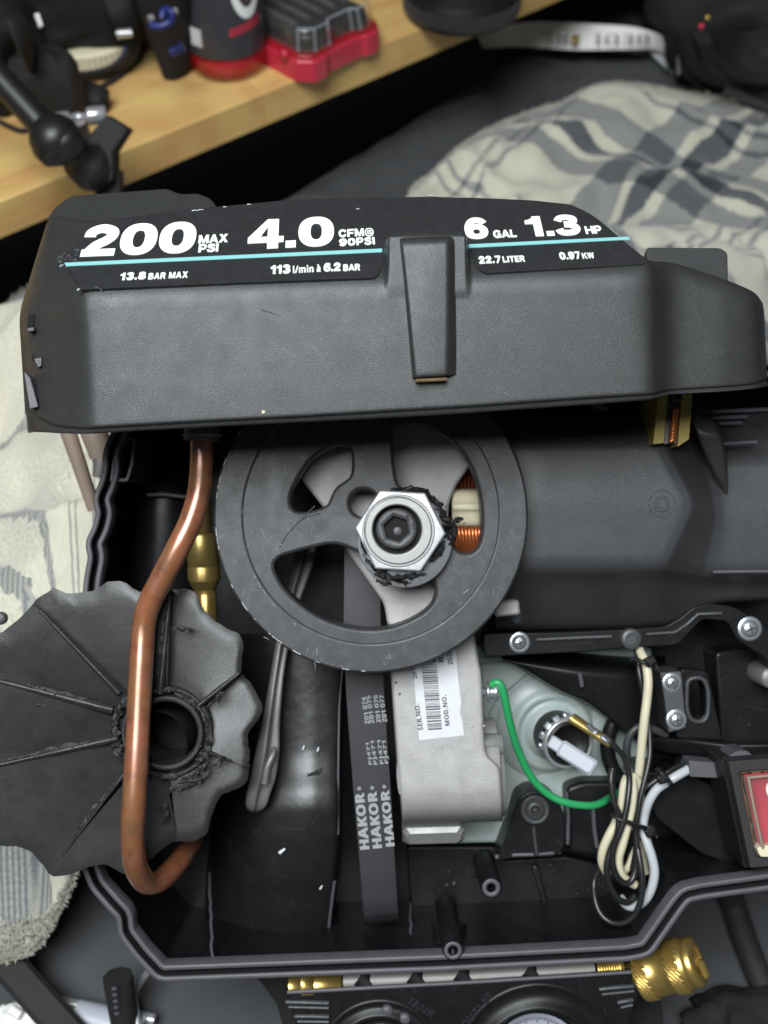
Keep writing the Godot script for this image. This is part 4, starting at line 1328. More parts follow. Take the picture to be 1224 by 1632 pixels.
	sh.tube(pz([945, 1285, -88, 947, 1320, -88, 952, 1350, -88]), 0.0013, 6)
	obj("bracket_rib", sh, M.rim, t)
	# sloping guard under the motor cover
	sh = Sh.new()
	secs = []
	for q in [[800, 1040, 830, 1062, -90, -78], [850, 1046, 880, 1096, -86, -76], [920, 1056, 940, 1120, -84, -74], [1000, 1062, 1010, 1180, -84, -76], [1060, 1066, 1060, 1190, -88, -86]]:
		secs.append(round3(PackedVector3Array([P(q[0], q[1] - 20, -112), P(q[0], q[1], q[4]), P(q[0], q[1] + 12, q[5]), P(q[2], q[3], q[5] - 4), P(q[2], q[3] + 6, -112)]), 0.004, 5))
	loft(sh, secs, 5, 2, true)
	obj("guard", sh, M.tray, t)
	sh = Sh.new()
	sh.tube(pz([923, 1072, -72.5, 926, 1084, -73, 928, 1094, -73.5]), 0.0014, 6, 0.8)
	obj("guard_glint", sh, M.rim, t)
	# ring bracket behind the wires
	sh = Sh.new()
	var ring := PackedVector3Array()
	for k in 25:
		var a := TAU * k / 24
		ring.append(P(1030 + cos(a) * 62, 1190 + sin(a) * 72, -92))
	sh.tube(ring, 0.004, 10, 1.0, false)
	obj("ring_wall", sh, M.tray, t)
	sh = Sh.new()
	sh.tube(curve3(pz([1000, 1225, -84, 999, 1190, -82, 1006, 1168, -81, 1022, 1158, -81, 1045, 1164, -82, 1062, 1172, -84]), 4), 0.0022, 8)
	obj("hook_rib", sh, M.cover, t)
	# dark back wall of the far corner
	sh = Sh.new()
	px_plate(sh, rounded(pp([1140, 1040, 1330, 1010, 1330, 1200, 1150, 1190]), 8), [], -92, -112, 0.003)
	obj("corner_panel", sh, M.tray, t)
	sh = Sh.new()
	sh.lathe(P(1232, 1080, -70), Vector3(0, 0, 1), [[0.006, -0.03], [0.006, -0.001], [0.005, 0], [0, 0]], 28)
	obj("corner_post", sh, M.steel_dull, t)
	# low walls seen between wheel and pipe
	sh = Sh.new()
	sh.tube(curve3(pz([266, 786, -92, 266, 800, -90, 264, 860, -90, 262, 960, -92]), 4), 0.017, 24)
	obj("inlet_cup", sh, M.tray, t)
	sh = Sh.new()
	sh.tube(pz([235, 789, -68, 262, 788, -67, 300, 792, -68]), 0.0011, 6)
	obj("cup_lip", sh, M.rim, t)

func debris() -> void:      # rubber crumbs and dust lying about inside the housing
	var t := thing("rubber_debris", "scattered black rubber crumbs and pale dust flecks inside the open housing", "debris", P(700, 1440, -103))
	var r := RandomNumberGenerator.new()
	r.seed = 64
	for lot in 2:
		var sh := Sh.new()
		sh.hard()
		for i in (130 if lot == 0 else 150):
			var z := -103.6
			var x := r.randf_range(668, 1000)
			var y := r.randf_range(1380, 1495)
			if i % 3 == 0:
				x = r.randf_range(270, 660); y = r.randf_range(1440, 1520); z = -114.6
			elif i % 7 == 0:
				x = r.randf_range(1030, 1200); y = r.randf_range(1070, 1160); z = -91.0
			var p := P(x, y, z)
			var q := (r.randf_range(0.0003, 0.0011) if lot == 0 else r.randf_range(0.00012, 0.00035)) * (1.0 + pow(r.randf(), 6.0))
			var a := Vector3(r.randf_range(-1, 1), r.randf_range(-1, 1), 0).normalized() * q * r.randf_range(0.8, 2.0)
			var b := Vector3(-a.y, a.x, 0) * r.randf_range(0.3, 0.9)
			var top := p + Vector3(r.randf_range(-0.3, 0.3) * q, r.randf_range(-0.3, 0.3) * q, q * 0.8)
			sh.tri(p - a, p + b, top); sh.tri(p + b, p + a, top); sh.tri(p + a, p - b, top); sh.tri(p - b, p - a, top)
		obj("rubber_crumb" if lot == 0 else "dust_fleck", sh, M.torn if lot == 0 else M.rim, t).set_meta("kind", "stuff")

func slot_bracket() -> void:
	var t := thing("slotted_bracket", "small dark bracket with two zinc screws and an oval slot", "bracket", P(1092, 1165, -80))
	var sh := Sh.new()
	px_plate(sh, rounded(pp([1052, 1072, 1086, 1070, 1094, 1160, 1066, 1168, 1060, 1120]), 3), [], -68, -90, 0.001)
	obj("screw_plate", sh, M.bolt, t)
	sh = Sh.new()
	px_plate(sh, rounded(pp([1086, 1066, 1128, 1070, 1152, 1180, 1078, 1176]), 6), [rounded(pp([1098, 1086, 1118, 1084, 1124, 1100, 1124, 1136, 1118, 1146, 1104, 1144, 1099, 1130]), 10)], -74, -84, 0.0012)
	obj("slot_plate", sh, M.tray, t)
	sh = Sh.new()
	var l := PackedVector3Array()
	for p in rounded(pp([1095, 1082, 1120, 1079, 1129, 1098, 1129, 1138, 1121, 1151, 1101, 1149, 1094, 1130]), 12): l.append(P(p.x, p.y, -73))
	l.append(l[0])
	sh.tube(l, 0.0012, 7)
	obj("slot_lip", sh, M.cover, t)
	screw(t, P(1071, 1088, -67.8), Vector3(0, 0, 1), 0.0034, 0.6)
	screw(t, P(1078, 1147, -67.8), Vector3(0, 0, 1), 0.0036, 0.2)

# ---------------------------------------------------------------- broken fan wheel
func fan_wheel() -> void:
	var t := thing("fan_wheel", "broken black plastic fan wheel with torn ribs and ragged hub", "fan", P(265, 1168, -12))
	var hub := Vector2(265, 1168)
	var out := pp([0, 1010, 33, 985, 56, 957, 88, 934, 102, 947, 151, 941, 176, 925, 197, 927, 225, 946, 250, 944, 274, 940, 299, 937, 316, 948, 323, 971, 351, 996, 385, 1012, 388, 1035, 383, 1070, 404, 1094, 418, 1122, 417, 1140, 393, 1172, 399, 1203, 395, 1245, 383, 1256, 351, 1266, 337, 1301, 330, 1330, 309, 1342, 277, 1341, 256, 1354, 242, 1369, 200, 1396, 169, 1376, 140, 1382, 105, 1396, 84, 1398, 70, 1382, 53, 1358, 28, 1349, 0, 1349, -70, 1330, -130, 1260, -140, 1120, -80, 1020])
	out = rounded(out, 7, 3)
	var ribs := [[63, 973], [-20, 1080], [-20, 1220], [98, 1365], [281, 1330], [372, 1213], [384, 1071], [270, 950]]
	var angs := []
	for p in ribs: angs.append(fposmod((Vector2(p[0], p[1]) - hub).angle(), TAU))
	angs.sort()
	var rn := RandomNumberGenerator.new()
	rn.seed = 12
	var r0 := 56.0
	var ragged := FastNoiseLite.new()
	ragged.seed = 3; ragged.frequency = 0.09
	for k in angs.size():
		var a0: float = angs[k]
		var a1: float = angs[(k + 1) % angs.size()]
		if a1 < a0: a1 += TAU
		var sh := Sh.new()
		var na := int(maxf(8, (a1 - a0) / 0.035))
		var nr := 14
		var top := []
		var bot := []
		for i in na + 1:
			var a := lerpf(a0, a1, float(i) / na)
			var dir := Vector2(cos(a), sin(a))
			var far := 150.0
			for e in out.size():
				var hit = Geometry2D.segment_intersects_segment(hub, hub + dir * 600.0, out[e], out[(e + 1) % out.size()])
				if hit != null: far = maxf(hub.distance_to(hit), 60.0)
			far += ragged.get_noise_1d(a * 900.0) * 2.5
			var rt := PackedVector3Array()
			var rb := PackedVector3Array()
			for j in nr + 1:
				var u := float(j) / nr
				var rr := lerpf(r0, far, u)
				var q := hub + dir * rr
				var edge := smoothstep(0.9, 1.0, u) * 1.6 * (1.0 if a > 3.4 or a < 2.0 else 0.3)
				var f := float(i) / na
				var z := -13.0 + 7.5 * f * smoothstep(0.0, 0.5, u + 0.25) + (265 - q.x) * 0.018 - edge + 0.8 * sin(f * PI) * u
				rt.append(P(q.x, q.y, z)); rb.append(P(q.x, q.y, z - 2.4))
			top.append(rt); bot.append(rb)
		sh.soft(); sh.rows(top)
		sh.soft(); sh.rows(bot)
		sh.hard()
		for i in na: sh.quad(top[i][nr], top[i + 1][nr], bot[i + 1][nr], bot[i][nr])
		for j in nr:
			sh.quad(top[0][j], top[0][j + 1], bot[0][j + 1] - Vector3(0, 0, 0.004), bot[0][j] - Vector3(0, 0, 0.004))
			sh.quad(top[na][j], top[na][j + 1], bot[na][j + 1] - Vector3(0, 0, 0.006), bot[na][j] - Vector3(0, 0, 0.006))
		obj("blade", sh, M.fan, t)
	# ribs left standing on the blades, some ragged
	for q in [[63, 973, 176, 1091, 5.0, 0], [0, 1086, 160, 1127, 7.0, 1], [-60, 1232, 160, 1183, 6.0, 1], [98, 1365, 186, 1249, 4.0, 1], [281, 1328, 267, 1262, 3.0, 0], [369, 1212, 327, 1197, 4.0, 0], [381, 1073, 323, 1119, 5.0, 0], [270, 952, 256, 1090, 6.0, 1]]:
		var sh := Sh.new()
		var secs := []
		var a := Vector2(q[0], q[1])
		var b := Vector2(q[2], q[3])
		var nn := (b - a).normalized().orthogonal()
		for i in 9:
			var u := i / 8.0
			var c := a.lerp(b, u * 1.12)
			var z := -6.5 + (265 - c.x) * 0.018
			var w: float = 1.35 * q[4] * lerpf(0.55, 1.0, u) * rn.randf_range(0.9, 1.1)
			var h := lerpf(1.6, 4.2, u) * rn.randf_range(0.85, 1.15)
			var l := c - nn * w * 0.75
			var r := c + nn * w * 0.75
			secs.append(round3(PackedVector3Array([P(l.x, l.y, z - 6), P(l.x, l.y, z + h * 0.6), P(c.x, c.y, z + h), P(r.x, r.y, z + h * 0.6), P(r.x, r.y, z - 6)]), 0.0008, 3))
		loft(sh, secs, 2, 0, true)
		obj("rib", sh, M.fan, t)
		if q[5]:
			sh = Sh.new()
			var l := PackedVector3Array()
			for i in 16:
				var u := lerpf(0.25, 1.0, i / 15.0)
				var c: Vector2 = a.lerp(b, u) + nn * (q[4] * 0.8) * (1 if q[1] > 1000 else -1)
				l.append(P(c.x, c.y, -5.0 + (265 - c.x) * 0.018))
			torn(sh, l, 0.0014, 0.0012, int(q[0]) + 99)
			obj("torn_edge", sh, M.torn, t)
	# hub
	var sh := Sh.new()
	var s := S(-6)
	sh.lathe(P(265, 1168, -6), Vector3(0, 0, 1), [[60 * s, -0.03], [60 * s, 0.0005], [58 * s, 0.0014], [53 * s, 0.0014], [50 * s, 0.0004], [49 * s, -0.03]], 56)
	sh.lathe(P(265, 1168, -6), Vector3(0, 0, 1), [[74 * s, -0.008], [73 * s, -0.0008], [69 * s, 0.0], [66 * s, -0.0012], [64 * s, -0.006]], 56)
	obj("hub", sh, M.torn, t)
	sh = Sh.new()
	sh.lathe(P(265, 1168, -38), Vector3(0, 0, 1), [[0, 0], [52 * s, 0], [52 * s, 0], [52 * s, 0.026]], 40)
	obj("bore", sh, M.void, t)
	var seeds := 40
	for q in [[-1.35, -0.6, 64, 3.0], [-0.7, 0.1, 66, 2.6], [0.0, 0.8, 70, 4.2], [0.55, 1.3, 80, 4.2], [0.9, 1.6, 90, 3.6], [1.2, 1.9, 70, 3.2], [1.9, 2.7, 76, 3.6], [2.6, 3.3, 82, 5.0], [3.2, 3.9, 84, 5.0], [3.7, 4.3, 78, 4.0], [4.2, 4.9, 68, 3.4]]:
		sh = Sh.new()
		var l := PackedVector3Array()
		for i in 13:
			var a := lerpf(q[0], q[1], i / 12.0)
			l.append(P(hub.x + cos(a) * q[2], hub.y + sin(a) * q[2], -5.5))
		seeds += 1
		torn(sh, l, q[3] * 0.001 * 0.46, q[3] * 0.001 * 0.36, seeds)
		obj("torn_edge", sh, M.torn, t)
	for q in [[272, 1003, 285, 1000, 298, 1004, 309, 1005, 2.2], [40, 1128, 55, 1122, 72, 1124, 90, 1130, 3.2], [252, 1290, 262, 1285, 266, 1296, 258, 1310, 2.6], [330, 1128, 345, 1112, 352, 1104, 348, 1120, 2.6], [330, 1225, 345, 1216, 356, 1206, 350, 1222, 2.4], [290, 1240, 305, 1244, 322, 1240, 335, 1226, 2.8]]:
		sh = Sh.new()
		seeds += 1
		torn(sh, curve3(PackedVector3Array([P(q[0], q[1], -5), P(q[2], q[3], -4), P(q[4], q[5], -4), P(q[6], q[7], -5)]), 3), q[8] * 0.0005, q[8] * 0.0004, seeds)
		obj("torn_edge", sh, M.torn, t)

# ---------------------------------------------------------------- pipe, valve, strap, belt
func pipe_and_friends() -> void:
	var t := thing("copper_pipe", "bent copper discharge pipe with tarnished surface in front of the broken fan wheel", "pipe", P(215, 1405, 6))
	var sh := Sh.new()
	sh.tube(curve3(pz([322, 640, 2, 322, 690, 2, 321, 740, 2, 317, 785, 4, 304, 830, 6, 284, 872, 8, 258, 922, 7, 238, 962, 5, 229, 1000, 4, 225, 1060, 6, 221, 1140, 9, 217, 1220, 12.5, 213, 1290, 14, 212, 1345, 10, 217, 1382, 3, 232, 1405, -7, 254, 1404, -16, 274, 1386, -26, 290, 1366, -36, 300, 1352, -46, 308, 1340, -58]), 6), 0.0053, 20)
	obj("tube", sh, M.copper_pipe, t)
	sh = Sh.new()
	sh.lathe(P(322, 702, 2), Vector3(0, 1, 0), [[0.006, 0], [0.0085, 0], [0.0085, 0], [0.0085, 0.02], [0.006, 0.02]], 6)
	sh.lathe(P(322, 700, 2), Vector3(0, 1, 0), [[0.0054, -0.001], [0.0068, 0], [0.0095, 0.002]], 24)
	obj("compression_nut", sh, M.steel_dull, t)

	t = thing("brass_check_valve", "round brass check valve with hexagon foot beside the copper pipe", "valve", P(334, 1000, -50))
	sh = Sh.new()
	var s := S(-45)
	sh.lathe(P(330, 1000, -50), Vector3(-0.03, 1, 0.1), [[19 * s, -0.002], [19 * s, 0.017], [16 * s, 0.018]], 6)
	obj("hexagon", sh, M.brass, t)
	sh = Sh.new()
	sh.lathe(P(327, 952, -49), Vector3(-0.03, 1, 0.1), [[17 * s, -0.002], [17 * s, 0.004], [17 * s, 0.004], [20 * s, 0.005], [25 * s, 0.0085], [26 * s, 0.009], [26 * s, 0.009], [26 * s, 0.015], [25 * s, 0.0155], [25 * s, 0.0165], [26 * s, 0.017], [26 * s, 0.031], [24 * s, 0.032], [24 * s, 0.032], [15 * s, 0.032], [15 * s, 0.05], [0, 0.05]], 36)
	obj("valve_body", sh, M.brass_old, t)

	t = thing("steel_strap", "dull steel strap with a folded loop end between fan wheel and belt", "strap", P(415, 1285, -50))
	sh = Sh.new()
	var sx := []
	for q in [[478, 840, 512, -66], [466, 900, 500, -62], [452, 960, 478, -57], [440, 1020, 462, -52], [430, 1080, 452, -48], [418, 1150, 446, -45], [406, 1200, 446, -43], [398, 1240, 440, -42], [392, 1268, 430, -42], [391, 1282, 426, -42.5], [394, 1290, 420, -44], [400, 1294, 412, -47]]:
		sx.append(round3(PackedVector3Array([P(q[0], q[1], q[3] - 12), P(q[0], q[1], q[3] - 1), P(q[0] + (q[2] - q[0]) * 0.45, q[1], q[3]), P(q[0] + (q[2] - q[0]) * 0.55, q[1], q[3] - 3), P(q[2], q[1], q[3] - 3), P(q[2], q[1], q[3] - 14)]), 0.0016, 4))
	loft(sh, sx, 5, 2, true)
	obj("bar", sh, M.steel_dull, t)
	sh = Sh.new()
	var fl := Sh.new()
	fl.tube(curve3(pz([422, 1246, -39, 426, 1222, -38, 434, 1204, -39, 436, 1196, -42]), 4), 0.0035, 10, 0.7, true, 0.6)
	obj("bright_edge", fl, M.machined, t)

	t = thing("drive_belt", "ribbed black rubber belt with rows of white lettering hanging below the pulley", "belt", P(606, 1470, -50))
	var ctr := [[576, 800, -30, 26], [576, 860, -30, 27], [577, 940, -31, 28.5], [577, 1000, -32, 29.5], [581, 1090, -34, 30], [587, 1180, -36, 29.5], [593, 1260, -38, 29.5], [598, 1330, -40, 28.5], [603, 1400, -43, 27.5], [606, 1440, -46, 27], [607.5, 1458, -50, 27], [608, 1468, -57, 27], [608, 1472, -66, 26.5], [607, 1462, -78, 26], [604, 1420, -82, 26], [590, 1200, -84, 26]]
	var top := []
	var bot := []
	for q in ctr:
		var a := PackedVector3Array()
		for k in 9:
			var u := k / 8.0
			var tilt := (u - 0.5) * 2.0
			a.append(P(q[0] + tilt * q[3], q[1] - tilt * 3.0, q[2] + (0.8 * (1.0 - tilt * tilt))))
		top.append(a)
	for i in top.size():
		var tn: Vector3 = (top[mini(i + 1, top.size() - 1)][4] - top[maxi(i - 1, 0)][4]).normalized()
		var ac: Vector3 = (top[i][8] - top[i][0]).normalized()
		var n := tn.cross(ac).normalized()
		if i < 10 and n.z < 0: n = -n
		var b := PackedVector3Array()
		for k in 9: b.append(top[i][k] - n * 0.0025)
		bot.append(b)
	sh = Sh.new()
	loft(sh, top, 6, 2, false)
	var st2 := []
	loft(sh, bot, 6, 2, false)
	for side in [0, 8]:
		var e := []
		for i in top.size(): e.append(PackedVector3Array([top[i][side], bot[i][side]]))
		loft(sh, e, 6, 2, false)
	var band := obj("band", sh, M.belt, t)
	# the lighter wiped strip and the lettering, rows that read upwards
	var bz := [[1090, -33.4], [1180, -35.4], [1260, -37.4], [1330, -39.4]]
	for q in [["Z01 075", 597, 1152, 590.5, 1108, 7], ["Z01 076", 607.5, 1151, 601.5, 1107, 7], ["Z01 077", 617, 1150, 611, 1107, 7], ["Z01 074", 589, 1153, 583, 1110, 7], ["PJ471", 603, 1218, 597.5, 1180, 7], ["PJ471", 613, 1217, 608, 1179, 7], ["PJ471", 620.5, 1216, 616, 1180, 7], ["PJ471", 594, 1218, 589, 1183, 6]]:
		belt_text(q, band, 0.0)
	for q in [["HAKOR", 589, 1353, 580, 1262, 15], ["HAKOR", 609, 1351, 600, 1260, 15], ["HAKOR", 629, 1348, 620, 1258, 14], ["®", 576, 1259, 575, 1253, 6], ["®", 596.5, 1258, 595.5, 1252, 6], ["®", 616, 1256, 615, 1250, 6]]:
		belt_text(q, band, 0.6 if q[0] == "®" else 1.0)

func belt_z(y: float) -> float:
	var k := [[1000.0, -32.0], [1090.0, -34.0], [1180.0, -36.0], [1260.0, -38.0], [1330.0, -40.0], [1400.0, -43.0]]
	for i in k.size() - 1:
		if y <= k[i + 1][0]: return lerpf(k[i][1], k[i + 1][1], (y - k[i][0]) / (k[i + 1][0] - k[i][0]))
	return -43.0

func belt_text(q: Array, band: Node3D, fat: float) -> void:
	var h: float = q[5]
	var z0 := belt_z(q[2]) + 0.75
	var z1 := belt_z(q[4]) + 0.75
	letters(q[0], band, M.belt_ink, P(q[1], q[2], z0), P(q[3], q[4], z1), P(q[1] - h, q[2] + h * 0.12, z0), fat, true, 0.00008, (P(q[3], q[4], z1) - P(q[1], q[2], z0)).cross(Vector3(-1, 0, 0)).normalized())

# ---------------------------------------------------------------- tank, pressure switch, wires
func tank_and_wires() -> void:
	var t := thing("air_tank", "pale grey-green painted steel tank top showing through the open housing", "tank", P(860, 1340, -112))
	var sh := Sh.new()
	px_plate(sh, rounded(pp([690, 1030, 1040, 1030, 1040, 1250, 980, 1340, 690, 1346]), 12), [], -106, -114, 0.004)
	var body := obj("tank_top", sh, M.tank, t)
	sh = Sh.new()
	var s := S(-104)
	sh.lathe(P(876, 1162, -106), Vector3(0.12, -0.1, 1), [[88 * s, -0.001], [84 * s, 0.0012], [72 * s, 0.002], [66 * s, 0.0035], [62 * s, 0.0055], [54 * s, 0.006], [52 * s, 0.004], [44 * s, 0.004], [42 * s, 0.007], [0, 0.0075]], 48)
	obj("boss", sh, M.tank, body)
	sh = Sh.new()
	px_plate(sh, smooth(pp([752, 1062, 850, 1056, 830, 1085, 790, 1120, 770, 1170, 760, 1110]), 3), [], -103.5, -108, 0.0015)
	obj("saddle", sh, M.tank, body)

	t = thing("pressure_switch", "round black pressure switch with chrome ring and two push-on connectors", "switch", P(890, 1168, -98))
	var ax := Vector3(0.22, -0.1, 1).normalized()
	sh = Sh.new()
	var o := P(885, 1168, -98)
	s = S(-85)
	sh.lathe(o, ax, [[38 * s, 0], [38 * s, 0.014], [38 * s, 0.014], [41 * s, 0.014], [41 * s, 0.014], [41 * s, 0.018]], 40)
	sh.lathe(o, ax, [[36 * s, 0.0175], [35 * s, 0.019], [30 * s, 0.02], [28 * s, 0.0185], [0, 0.0185]], 40)
	obj("switch_body", sh, M.black, t)
	sh = Sh.new()
	sh.lathe(o, ax, [[41.5 * s, 0.0165], [41.5 * s, 0.0185], [40 * s, 0.0198], [36.5 * s, 0.0198], [35.5 * s, 0.018]], 48)
	obj("chrome_ring", sh, M.bright, t)
	for k in 5:
		sh = Sh.new()
		var a := 1.6 + k * 0.42
		var f := sh.frame_of(ax)
		sh.box(Transform3D(f * Basis(Vector3(0, 0, 1), a), o + ax * 0.0155 + f * Vector3(cos(a), sin(a), 0) * 42.5 * s), Vector3(0.0022, 0.0035, 0.003), 0.0004)
		obj("crimp", sh, M.galvanised, t)
	sh = Sh.new()
	var a0 := P(912, 1145, -76)
	var a1 := P(975, 1186, -64)
	sh.tube(PackedVector3Array([a0, a0.lerp(a1, 0.1), a0.lerp(a1, 0.25), a0.lerp(a1, 0.7), a1]), 0.0042, 10, 0.75, true, 0.7)
	obj("sleeve", sh, M.brass_old, t)
	for q in [[938, 1157, 950, 1166], [961, 1174, 972, 1182]]:
		sh = Sh.new()
		sh.tube(pz([q[0], q[1], -65, (q[0] + q[2]) / 2, (q[1] + q[3]) / 2 + 1, -63, q[2], q[3], -61]), 0.0022, 8, 0.9, true, 0.6)
		obj("crimp", sh, M.galvanised, t)
	sh = Sh.new()
	var b0 := P(892, 1190, -72)
	var b1 := P(948, 1226, -64)
	var dz := (b1 - b0).normalized()
	var bx := dz.cross(Vector3(0, 0, 1)).normalized()
	sh.box(Transform3D(Basis(bx, dz, bx.cross(dz)), (b0 + b1) / 2), Vector3(0.0085, b0.distance_to(b1), 0.005), 0.0012)
	sh.box(Transform3D(Basis(bx, dz, bx.cross(dz)), b0 - dz * 0.002), Vector3(0.0065, 0.008, 0.003), 0.0008)
	obj("connector_housing", sh, M.nylon, t)

	wire("green earth wire curving from the screw on the aluminium case", "green_wire", [783, 1092, -34, 792, 1088, -33, 800, 1096, -33, 807, 1125, -35, 816, 1165, -40, 830, 1205, -46, 848, 1240, -50, 874, 1266, -52, 905, 1280, -52, 940, 1284, -54, 958, 1280, -58, 968, 1274, -64, 985, 1264, -78], 0.0019, "earth_wire")
	wire("cream wire running straight down from the motor cover into the wire bundle", "cream_wire", [1018, 1030, -66, 1021, 1040, -58, 1029, 1057, -52, 1033, 1085, -50, 1031, 1115, -50, 1027, 1147, -50, 1023, 1185, -52, 1020, 1217, -54, 1016, 1250, -57, 1012, 1290, -60, 1010, 1320, -62], 0.00225)
	wire("cream wire looped through the middle of the bundle", "cream_wire", [1014, 1320, -58, 1020, 1265, -54, 1016, 1244, -52, 1008, 1240, -50, 1009, 1262, -48, 1006, 1288, -47, 1000, 1315, -46, 992, 1346, -46, 986, 1368, -47, 988, 1388, -48, 998, 1402, -50, 1012, 1410, -52], 0.0022)
	wire("cream wire bulging out furthest at the edge of the bundle", "cream_wire", [1000, 1238, -56, 995, 1252, -55, 990, 1285, -54, 982, 1310, -54, 970, 1333, -54, 961, 1355, -55, 960, 1375, -57, 968, 1392, -60], 0.0023)
	wire("short cream wire end crossing low inside the wire loops", "cream_wire", [986, 1398, -60, 994, 1390, -57, 1003, 1378, -56, 1010, 1360, -57, 1020, 1345, -60, 1026, 1370, -62, 1030, 1392, -63], 0.0018)
	wire("white wire from the rocker switch looping round the bundle", "white_wire", [1112, 1220, -52, 1098, 1226, -50, 1080, 1236, -48, 1062, 1247, -48, 1046, 1259, -49, 1034, 1278, -50, 1027, 1300, -52, 1025, 1320, -52, 1031, 1342, -50, 1039, 1366, -49, 1043, 1390, -49, 1039, 1414, -50, 1029, 1433, -52, 1014, 1444, -55, 1000, 1443, -58, 988, 1430, -61], 0.0023)
	wire("black wire from the push-on terminal winding down the bundle", "black_wire", [972, 1182, -62, 984, 1194, -58, 996, 1211, -52, 1003, 1240, -45, 1001, 1270, -42, 996, 1300, -41, 988, 1326, -41, 979, 1348, -42, 976, 1372, -43, 982, 1394, -44, 994, 1407, -45, 1006, 1404, -46, 1013, 1385, -47, 1015, 1355, -47, 1013, 1310, -48], 0.0015)
	wire("black wire beside the straight cream wire", "black_wire", [1013, 1030, -64, 1016, 1050, -58, 1020, 1080, -55, 1027, 1115, -55, 1034, 1155, -54, 1036, 1190, -52, 1034, 1215, -50, 1027, 1245, -48, 1020, 1275, -47, 1015, 1310, -47, 1014, 1350, -48, 1008, 1385, -50], 0.0014)
	wire("black wire making the widest low loop of the bundle", "black_wire", [1012, 1330, -50, 1018, 1362, -46, 1023, 1395, -44, 1022, 1430, -44, 1012, 1457, -45, 994, 1471, -47, 974, 1470, -50, 957, 1456, -53, 948, 1432, -56, 947, 1405, -58, 955, 1385, -62], 0.0015)
	wire("black wire along the outer edge of the bundle", "black_wire", [976, 1225, -52, 974, 1245, -50, 979, 1280, -49, 986, 1300, -49, 984, 1330, -48, 972, 1360, -47, 967, 1385, -47, 972, 1412, -48, 985, 1432, -50, 1000, 1438, -52, 1012, 1428, -54], 0.0016)
	wire("thin black wire running to the rocker switch", "black_wire", [1010, 1290, -54, 1024, 1262, -52, 1042, 1246, -51, 1062, 1232, -51, 1080, 1222, -53, 1105, 1216, -56], 0.0013)
	for q in [["black cable tie round the wires just under the motor cover", [1006, 1050, -50, 1016, 1052, -48, 1028, 1056, -46, 1034, 1058, -48], 1036, 1054, -48], ["black cable tie round the middle of the wire loops", [974, 1298, -44, 988, 1305, -41, 1005, 1312, -41, 1022, 1318, -44, 1030, 1320, -47], 1036, 1325, -46], ["black cable tie on the white wire near the switch", [1047, 1226, -46, 1056, 1232, -43, 1064, 1242, -43, 1070, 1250, -46], 1056, 1240, -43]]:
		t = thing("cable_tie", q[0], "cable tie", P(q[2], q[3], q[4]), "cable ties on the wires")
		sh = Sh.new()
		sh.tube(curve3(pz(q[1]), 4), 0.0017, 8, 1.0, true, 0.6)
		obj("strap", sh, M.black, t)
		sh = Sh.new()
		sh.box(Transform3D(Basis(Vector3(0, 0, 1), 0.4), P(q[2], q[3], q[4])), Vector3(0.0055, 0.0045, 0.0045), 0.0008)
		obj("head", sh, M.black, t)
		sh = Sh.new()
		sh.tube(pz([q[2] + 2, q[3], q[4], q[2] + 9, q[3] + 4, q[4] + 4, q[2] + 13, q[3] + 10, q[4] + 5]), 0.0011, 6, 0.8, true, 0.5)
		obj("tail", sh, M.black, t)

func wire(label: String, m: String, a: Array, r: float, called := "") -> void:
	var l := pz(a)
	var t := thing(called if called else m, label, "wire", l[0])
	var sh := Sh.new()
	sh.tube(curve3(l, 7), r, 12)
	obj("insulation", sh, M[m], t)

